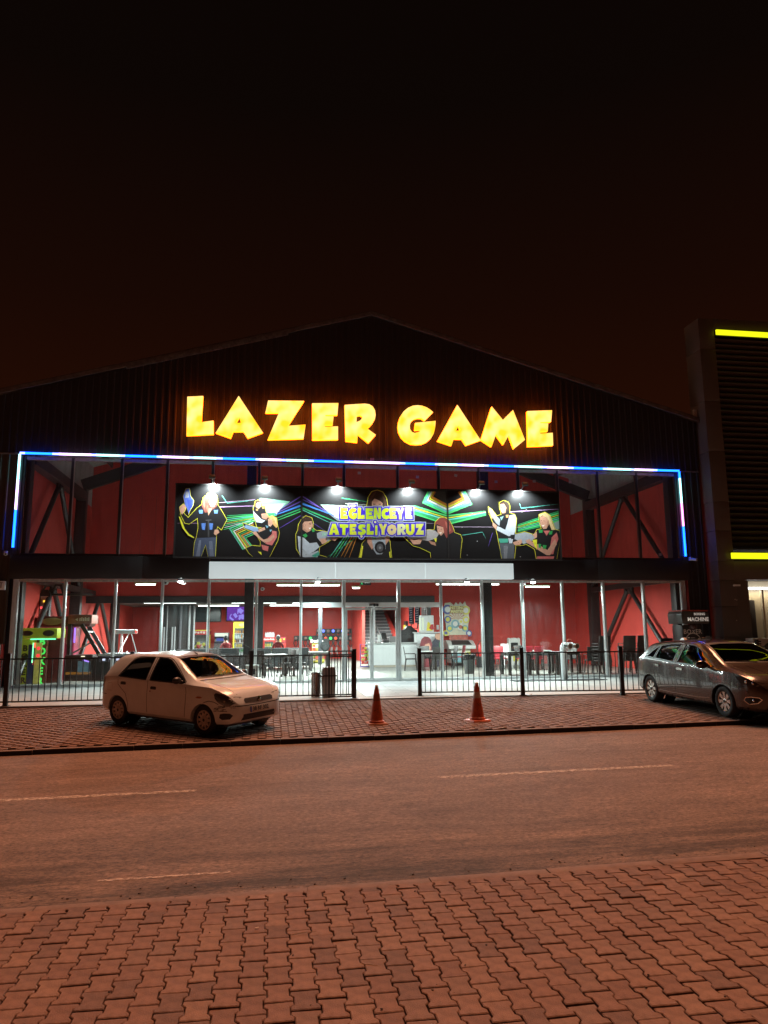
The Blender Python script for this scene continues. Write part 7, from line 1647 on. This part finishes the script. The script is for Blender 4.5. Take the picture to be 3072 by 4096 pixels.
# ---- front left: boxing machines, ticket game, air hockey
def vert_text(t, body, x, y, z, step, size, mat, rz=0.0):
    m = MB()
    for k, ch in enumerate(body): text_into(m, ch, wallM((x, y, z-k*step), rz), size, bold=.012)
    m.obj('lettering', mat, t, fixn=False)
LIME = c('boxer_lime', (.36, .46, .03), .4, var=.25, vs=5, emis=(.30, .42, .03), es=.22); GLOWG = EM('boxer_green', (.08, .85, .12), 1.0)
a, b = atY(72, 2600, 1.35), atY(232, 2600, 1.35)
t = thing('boxer_machine', 'lime green boxing machine with glowing green letters in the corner window', 'arcade machine', ((a.x+b.x)/2, 1.8, FZ))
x0, x1 = a.x+.02, b.x-.02; zt = atY(150, 2512, 1.35).z
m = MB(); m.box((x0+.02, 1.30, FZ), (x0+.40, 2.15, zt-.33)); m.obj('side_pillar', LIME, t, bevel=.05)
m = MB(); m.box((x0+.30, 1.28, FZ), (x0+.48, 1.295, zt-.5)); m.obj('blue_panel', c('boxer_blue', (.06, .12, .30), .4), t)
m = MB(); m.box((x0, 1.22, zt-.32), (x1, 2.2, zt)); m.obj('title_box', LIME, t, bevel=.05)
m = MB(); m.ball((x0+.25, 1.215, zt-.16), .15, 12, 6, (1.2, .05, .55)); m.ball((x1-.25, 1.215, zt-.16), .16, 12, 6, (1.1, .05, .6)); m.obj('title_art', c('boxer_art', (.07, .09, .06), .5), t)
m = MB(); m.box((x0+.35, 1.24, zt-.36), (x1-.05, 1.30, zt-.325)); m.obj('green_bar_light', EM('boxer_bar', (.15, 1, .5), 2.0), t)
m = MB(); m.box((x0+.40, 1.75, FZ), (x1, 2.15, zt-.33)); m.obj('back_panel', c('boxer_back', (.20, .03, .03), .5, var=.4, vs=4), t)
m = MB(); m.box((x1-.62, 1.48, FZ), (x1-.36, 1.70, zt-.33)); m.obj('letter_pillar', c('boxer_brown', (.22, .06, .03), .5), t)
vert_text(t, 'BOXER', x1-.49, 1.472, zt-.42, .30, .30, GLOWG); vert_text(t, 'BOXER', x0+.20, 1.292, zt-.62, .24, .24, c('boxer_ink', (.05, .07, .02), .5))
m = MB(); m.box((x0+.42, 1.27, zt-1.05), (x0+.45, 1.29, zt-.45)); m.obj('rainbow_strip', EM('strip_green', (.2, 1, .4), 2.5), t)
m = MB(); m.box((x0+.455, 1.28, zt-.60), (x0+.50, 1.30, zt-.45)); m.box((x0+.455, 1.28, zt-1.12), (x0+.49, 1.30, zt-1.0)); m.obj('red_lights', EM('strip_red', (1, .1, .05), 2.0), t)
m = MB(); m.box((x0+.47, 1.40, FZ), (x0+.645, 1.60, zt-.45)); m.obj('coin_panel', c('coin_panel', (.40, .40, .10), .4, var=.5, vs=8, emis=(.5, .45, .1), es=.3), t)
m = MB()
for z in (zt-.62, zt-.84): m.cyl((x0+.56, 1.395, z), (x0+.56, 1.375, z), .055, n=12)
m.obj('red_buttons', EM('button_red', (1, .06, .06), 1.2), t)
a, b = atY(165, 2600, 3.0), atY(250, 2600, 3.0)
t = thing('boxer_machine', 'tall red boxing machine with scrolling display behind the green one', 'arcade machine', ((a.x+b.x)/2, 3.4, FZ)); x0, x1 = a.x-.05, b.x+.35; zt = atY(200, 2480, 3.0).z
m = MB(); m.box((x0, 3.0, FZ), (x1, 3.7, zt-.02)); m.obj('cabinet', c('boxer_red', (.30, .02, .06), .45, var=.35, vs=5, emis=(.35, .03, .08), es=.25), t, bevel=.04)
m = MB(); m.box((x0-.12, 2.9, zt-.22), (x1+.5, 3.7, zt+.12)); m.obj('title_box', c('boxer_maroon', (.16, .045, .04), .45, var=.3, vs=6), t, bevel=.05)
m = MB(); m.ball((x0+.35, 2.895, zt-.05), .2, 12, 6, (1.7, .05, .6)); m.obj('title_art', c('title_art_pale', (.42, .45, .28), .5), t)
m = MB(); xd = atY(170, 2430, 3.2).x; m.prism([(xd-.16, zt+.13), (xd+.18, zt+.13), (xd+.20, zt+.85), (xd+.10, zt+1.02), (xd-.06, zt+1.02), (xd-.16, zt+.85)], lambda u, v, w: (u, w, v), 3.3, 3.5); m.obj('score_tower', BLKP, t)
m = MB(); m.box((xd-.11, 3.294, zt+.15), (xd+.13, 3.2995, zt+.80)); m.obj('score_face', c('score_white', (.5, .5, .48), .5), t)
m = MB(); m.box((xd-.02, 3.288, zt+.60), (xd+.12, 3.2935, zt+.66)); m.obj('amber_display', EM('disp_amber', (1, .55, .05), 2), t)
m = MB(); m.box((xd-.10, 3.288, zt+.38), (xd+.05, 3.2935, zt+.45)); m.obj('red_display', EM('disp_red', (1, .08, .08), 2), t)
m = MB(); m.tube([(xd-.1, 3.4, zt+.95), (xd, 3.4, zt+1.15), (xd+.15, 3.4, zt+1.15), (xd+.22, 3.4, zt+.9)], .04); m.tube([(xd+.25, 3.4, zt+.9), (xd+.32, 3.4, zt+1.18), (xd+.48, 3.4, zt+1.18), (xd+.58, 3.4, zt+.9)], .04); m.tube([(xd+.2, 3.4, zt+.86), (x1+.4, 3.4, zt+.86)], .04); m.obj('top_hoops', BLKP, t, smooth=True)
m = MB(); m.box((x0+.55, 2.985, FZ+.2), (x0+.75, 2.995, FZ+.95)); m.obj('pale_figure_print', c('figure_pale', (.5, .5, .15), .5, var=.5, vs=9), t)
m = MB()
for k in range(2):
    xx = x0+.62+k*.28; m.tube([(xx-.08, 2.96, zt-.3), (xx-.07, 2.96, zt-.75), (xx, 2.96, zt-.92), (xx+.07, 2.96, zt-.75), (xx+.08, 2.96, zt-.3)], .012, 6)
m.obj('glove_ropes', c('rope_pale', (.6, .5, .5), .7), t)
for k, cc in enumerate((('disp_red2', (1, .1, .1)), ('led_violet', (.4, .2, 1)))):
    m = MB(); m.box((x0+.55+k*.5, 2.965, zt-.75), (x0+.60+k*.5, 2.985, zt-.26)); m.obj('edge_light', EM(cc[0], cc[1], 1.6), t)
a, b = atY(255, 2700, 2.6), atY(405, 2700, 2.6); x0, x1 = a.x, b.x; zt = atY(330, 2495, 2.6).z
t = thing('ticket_game', 'dark ramp game cabinet with sloping arm between the windows', 'arcade machine', ((x0+x1)/2, 3.0, FZ))
m = MB(); m.box((x0, 2.6, FZ), (x1-.30, 3.6, 1.22)); m.obj('lower_cabinet', c('game_dark', (.05, .04, .04), .4, var=.5, vs=3), t, bevel=.02)
m = MB(); m.box((x1-.29, 2.55, FZ), (x1, 3.6, 1.12)); m.obj('front_box', BLKP, t, bevel=.02)
m = MB(); m.box((x0, 2.75, 1.221), (x0+.10, 3.6, zt)); m.obj('upright', BLKP, t)
m = MB(); m.box((x0, 2.7, zt+.001), (x0+.75, 3.6, zt+.30)); m.obj('header', c('game_header', (.26, .12, .10), .45, var=.2, vs=4), t, bevel=.02)
m = MB(); [m.box((x0+.36+k*.055, 2.692, zt+.09), (x0+.395+k*.055, 2.699, zt+.19+.02*(k % 2))) for k in range(6)]; m.prism([(x0+.22, zt+.14), (x0+.31, zt+.09), (x0+.31, zt+.19)], lambda u, v, w: (u, w, v), 2.692, 2.699); m.obj('header_print', WHT_, t, fixn=False)
for y in (2.65, 3.5):
    m = MB(); m.bar((x0+.45, y, zt-.02), (x1-.05, y, 1.13), .09, .12); m.obj('sloping_arm', BLKP, t)
m = MB(); m.bar((x0+.62, 2.65, zt-.26), (x0+.62, 3.5, zt-.26), .05); m.bar((x0+.1, 3.0, 1.25), (x0+.7, 3.0, 1.62), .05); m.obj('cross_bar', c('bar_pale', (.4, .4, .4), .4), t)
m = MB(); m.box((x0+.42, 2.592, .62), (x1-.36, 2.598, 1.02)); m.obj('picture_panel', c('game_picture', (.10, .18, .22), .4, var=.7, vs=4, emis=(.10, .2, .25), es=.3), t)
m = MB(); m.box((x0+.05, 2.592, .60), (x1-.34, 2.597, .68)); m.obj('amber_panel', EM('game_amber', (.5, .22, .04), .35), t)
m = MB(); m.cbox((x1-.5, 2.592, 1.03), (.2, .004, .04), ry=.3); m.obj('violet_light', EM('game_violet', (.35, .2, 1), 1.8), t)
m = MB(); m.box((x0+.55, 2.592, 1.10), (x0+.75, 2.597, 1.14)); m.box((x0+.5, 2.592, 1.16), (x0+.62, 2.597, 1.19)); m.obj('small_lights', EM('game_white', (1, .85, .6), 1.6), t)
a, b = atY(395, 2640, 2.2), atY(640, 2640, 2.2); x0, x1 = a.x, b.x+.35
t = thing('air_hockey_table', 'air hockey table with lit overhead score bar behind the white car', 'game table', ((x0+x1)/2, 2.7, FZ))
m = MB(); m.box((x0, 2.2, FZ+.60), (x1, 3.5, FZ+.80)); m.obj('table_body', c('hockey_dark', (.10, .11, .16), .4, var=.6, vs=6), t, bevel=.03)
m = MB(); m.box((x0+.04, 2.24, FZ+.801), (x1-.04, 3.46, FZ+.825)); m.obj('playing_surface', c('hockey_white', (.75, .78, .78), .2), t)
m = MB(); m.box((x0-.03, 2.16, FZ+.79), (x1+.03, 2.235, FZ+.86)); m.box((x0-.03, 3.465, FZ+.79), (x1+.03, 3.54, FZ+.86)); m.obj('rim_rail', c('hockey_rim', (.5, .5, .52), .3), t, bevel=.01)
for x in (x0+.15, x1-.35):
    m = MB(); m.box((x, 2.3, FZ), (x+.22, 3.4, FZ+.599)); m.obj('leg_block', BLKP, t)
m = MB(); r = random.Random(2)
for k in range(9): m.box((x0+.1+k*.22, 2.192, FZ+.64+.05*(k % 2)), (x0+.2+k*.22, 2.198, FZ+.72))
m.obj('light_dots', EM('hockey_led', (.7, .75, 1), 1.2), t)
q0, q1 = atY(460, 2527, 2.85), atY(549, 2527, 2.85)
m = MB(); m.box((q0.x, 2.75, q0.z-.07), (q1.x, 2.95, q0.z+.07)); m.obj('score_bar', c('score_bar_white', (.7, .72, .72), .3), t, bevel=.03)
m = MB(); m.box((q0.x-.03, 2.74, q0.z-.05), (q0.x+.03, 2.76, q0.z+.06)); m.box((q1.x-.05, 2.74, q0.z-.05), (q1.x+.01, 2.76, q0.z+.06)); m.obj('red_end_light', EM('bar_red', (1, .1, .08), 2), t)
m = MB(); xm_ = (q0.x+q1.x)/2
for s in (-1, 1): m.cyl((xm_+s*.10, 2.8, q0.z-.07), (xm_-s*.06-.06, 2.3, FZ+.83), .018, n=6); m.cyl((xm_+s*.16, 2.9, q0.z-.07), (xm_+s*.28, 3.4, FZ+.83), .018, n=6)
m.obj('support_tubes', WHT_, t, smooth=True)
for dx in (-.1, .12):
    m = MB(); m.lathe([(.09, 0), (.09, .02), (.05, .03), (.035, .08), (.001, .09)], 12, Matrix.Translation((xm_+dx, 2.5, FZ+.826))); m.obj('mallet', WHT_, t, smooth=True)

# ---- right room: hitting game, bear machine, bin, extinguisher
x0, x1 = atY(1770+25, 2640, 8.7).x, atY(1895, 2640, 8.7).x; 
t = thing('hitting_game', 'white hitting game with round patterned yellow title board against the red wall', 'arcade machine', ((x0+x1)/2, 9, FZ)); HW = c('hit_white', (.66, .67, .64), .4, var=.08); Yh = 8.7
m = MB(); m.box((x0+.12, Yh+.05, FZ+.12), (x1-.12, 9.5, FZ+.72)); m.obj('lower_cabinet', HW, t, bevel=.02)
m = MB(); m.box((x0+.16, Yh+.12, FZ), (x1-.16, 9.4, FZ+.119)); m.obj('plinth', BLKP, t)
m = MB(); m.prism([(Yh-.15, FZ+.73), (9.5, FZ+.73), (9.5, FZ+1.10), (Yh+.35, FZ+1.10), (Yh-.15, FZ+.86)], lambda u, v, w: (w, u, v), x0-.02, x1+.08); m.obj('playfield_case', HW, t, bevel=.03)
m = MB(); m.add([(x0+.14, Yh-.08, FZ+.906), (x1-.08, Yh-.08, FZ+.906), (x1-.14, Yh+.30, FZ+1.092), (x0+.20, Yh+.30, FZ+1.092)], [(0, 1, 2, 3)]); m.obj('playfield', BLKP, t, fixn=False)
m = MB(); m.cbox(((x0+x1)/2, Yh+.38, FZ+1.22), (x1-x0-.25, .05, .22), rx=R_(-15)); m.obj('score_board', c('hit_scores', (.40, .06, .03), .4, var=.6, vs=10), t)
zc = FZ+1.9; xc_ = (x0+x1)/2; TC = c('hit_board', (.62, .60, .45), .5, var=.2, vs=4)
bd = [(-.52,.95),(-.60,.72),(-.54,.52),(-.58,.30),(-.50,.0),(-.50,-.35),(-.40,-.52),(.40,-.52),(.50,-.35),(.52,.0),(.58,.25),(.54,.5),(.60,.75),(.45,.85),(.40,1.02),(.28,.88),(.18,1.0),(.08,.86),(-.02,.98),(-.12,.84),(-.28,.98)]
m = MB(); m.prism([(xc_+u, zc+v-.1) for u, v in bd], lambda u, v, w: (u, w, v), 9.30, 9.36); m.obj('title_board', TC, t)
HC = [c('hit_y', (.72, .66, .10), .5), c('hit_b', (.10, .12, .35), .5), c('hit_t', (.20, .40, .45), .5), c('hit_r', (.5, .12, .05), .5), c('hit_w', (.72, .72, .68), .5)]
for k, (u, v, r_, a_, b_) in enumerate(((-.42, .66, .22, 1, 4), (.42, .62, .20, 0, 4), (-.42, .22, .16, 1, 0), (.42, .20, .15, 0, 4), (-.08, .02, .19, 2, 4), (.18, .12, .11, 4, 0), (-.34, -.18, .15, 2, 0), (.36, -.18, .15, 2, 0), (.16, -.12, .14, 4, 3), (-.52, -.38, .13, 0, 1), (.54, -.40, .14, 1, 4))):
    m = MB(); m.cyl((xc_+u, 9.299, zc+v-.1), (xc_+u, 9.288, zc+v-.1), r_, n=18); m.obj('round_disc', HC[a_], t)
    m = MB(); m.cyl((xc_+u, 9.2875, zc+v-.1), (xc_+u, 9.282, zc+v-.1), r_*.6, n=14); m.obj('disc_centre', HC[b_], t)
m = MB()
for k in range(9):
    a_ = math.pi*(k+.5)/9; m.add([(xc_+.02, 9.297, zc+.12), (xc_+.40*math.cos(a_-.06), 9.297, zc+.12+.40*math.sin(a_-.06)), (xc_+.40*math.cos(a_+.06), 9.297, zc+.12+.40*math.sin(a_+.06))], [(0, 1, 2)])
m.obj('ray_print', HC[3], t, fixn=False)
m = MB(); m.box((xc_-.34, 9.286, zc+.38), (xc_+.36, 9.298, zc+.72)); m.obj('title_plate', c('hit_brown', (.28, .16, .05), .5), t)
m = MB(); text_into(m, 'HITTING', wallM((xc_+.03, 9.282, zc+.63)), .17, bold=.008); text_into(m, 'MASTER', wallM((xc_+.03, 9.282, zc+.47)), .17, bold=.008); m.obj('lettering', c('hit_letters', (.75, .68, .25), .5), t, fixn=False)
packs(t, x0+.14, x1-.14, Yh+.03, FZ+.15, FZ+.70, 1, 4, [HC[0], HC[4], HC[2]], 5, 'front_print_panel')
x0, x1 = atY(2035, 2600, 8.5).x, atY(2083, 2600, 8.5).x; xc_ = (x0+x1)/2; zt = atY(2058, 2554, 8.5).z
t = thing('bear_machine', 'white bear shaped kiddie game with dark screen against the red wall', 'arcade machine', (xc_, 8.8, FZ))
w_ = (x1-x0)/2
m = MB(); m.prism([(xc_+w_*u, zt-.02+v) for u, v in ((-.9,-.75),(-1,-.55),(-1.05,-.3),(-.95,-.12),(-1,.0),(-.8,.06),(-.6,.0),(-.3,.05),(.3,.05),(.6,.0),(.8,.06),(1,.0),(.95,-.12),(1.05,-.3),(1,-.55),(.9,-.75))], lambda u, v, w: (u, w, v), 8.5, 8.75); m.obj('bear_head', HW, t, bevel=.02)
m = MB(); m.box((xc_-w_*.62, 8.49, zt-.55), (xc_+w_*.55, 8.4995, zt-.18)); m.obj('screen', BLKP, t)
for s in (-.6, .6):
    m = MB(); m.cyl((xc_+w_*s, 8.498, zt-.66), (xc_+w_*s, 8.488, zt-.66), .07, n=14); m.obj('round_speaker', BLKP, t)
m = MB(); m.box((xc_-w_*.75, 8.45, FZ), (xc_+w_*.75, 8.85, zt-.78)); m.obj('base_cabinet', HW, t, bevel=.03)
m = MB(); m.box((xc_-.10, 8.44, FZ+.18), (xc_+.14, 8.449, FZ+.42)); m.obj('prize_flap', c('flap_yellow', (.55, .5, .05), .5), t)
p = atZ(1925, 2695, FZ); 
t = thing('waste_bin', 'round dark bin with a black liner bag beside the right column', 'bin', (6.95, 2.6, FZ))
m = MB(); m.lathe([(.17, 0), (.24, .62)], 20, Matrix.Translation((6.98, 2.75, FZ))); m.obj('bin_body', c('bin_grey', (.10, .11, .11), .5), t, smooth=True)
m = MB(); m.lathe([(.245, .50), (.265, .55), (.262, .64), (.25, .68), (.20, .66)], 16, Matrix.Translation((6.98, 2.75, FZ))); m.v = [(x+random.uniform(-.012, .012), y, z+random.uniform(-.03, .03)) for x, y, z in m.v]; m.obj('bin_liner', c('liner_black', (.02, .02, .022), .25), t)
p = atY(1918, 2600, 7.2); t = thing('fire_extinguisher', 'red fire extinguisher on a stand beside the hitting game', 'extinguisher', (p.x, 7.2, FZ))
m = MB(); m.lathe([(.08, .45), (.085, .47), (.085, .86), (.05, .95), (.025, .98), (.025, 1.04)], 14, Matrix.Translation((p.x, 7.2, FZ))); m.obj('cylinder', c('ext_red', (.5, .03, .03), .3), t, smooth=True)
m = MB(); m.bar((p.x-.02, 7.2, FZ+1.04), (p.x+.12, 7.2, FZ+1.12), .03); m.tube([(p.x, 7.15, FZ+1.02), (p.x-.12, 7.1, FZ+.9), (p.x-.10, 7.1, FZ+.6)], .014); m.obj('valve_and_hose', BLKP, t)
m = MB(); m.box((p.x-.12, 7.08, FZ), (p.x+.12, 7.32, FZ+.449)); m.obj('stand', BLKP, t)
# exit sign above the door and dome camera
q = atY(1461, 2329, 2.6); t = thing('exit_sign', 'small black exit sign with green running figure above the door', 'sign', (q.x, 2.6, q.z-.1))
m = MB(); m.box((q.x-.19, 2.58, q.z-.10), (q.x+.20, 2.62, q.z+.12)); m.obj('sign_case', BLKP, t)
m = MB(); text_into(m, 'EXIT', wallM((q.x+.07, 2.575, q.z+.0)), .09, bold=.003); m.obj('lettering', EM('exit_white', (.8, .9, .85), 1.0), t, fixn=False)
m = MB(); m.ball((q.x-.12, 2.574, q.z+.05), .018, 8, 5); m.cbox((q.x-.12, 2.574, q.z-.01), (.025, .004, .07), ry=.25); m.bar((q.x-.12, 2.574, q.z-.04), (q.x-.16, 2.574, q.z-.08), .014); m.bar((q.x-.12, 2.574, q.z-.04), (q.x-.09, 2.574, q.z-.08), .014); m.obj('running_figure', EM('exit_green', (.1, .9, .3), 1.2), t)
for px, py, wh in ((1050, 2356, 'on the red wall above the low rear room'), (333, 2387, 'beside the left steel column'), (664, 2330, 'under the fascia beside the lamp')):
    q = atY(px, py, YB-.07 if px != 664 else .3); t = thing('dome_camera', 'small white dome camera '+wh, 'camera', (q.x, q.y, q.z))
    m = MB(); m.ball((q.x, q.y-.04, q.z), .09, 12, 8, (1, .8, .9)); m.obj('dome', WHT_, t, smooth=True)
    m = MB(); m.ball((q.x, q.y-.10, q.z-.01), .035, 10, 6); m.obj('lens', BLKP, t, smooth=True)
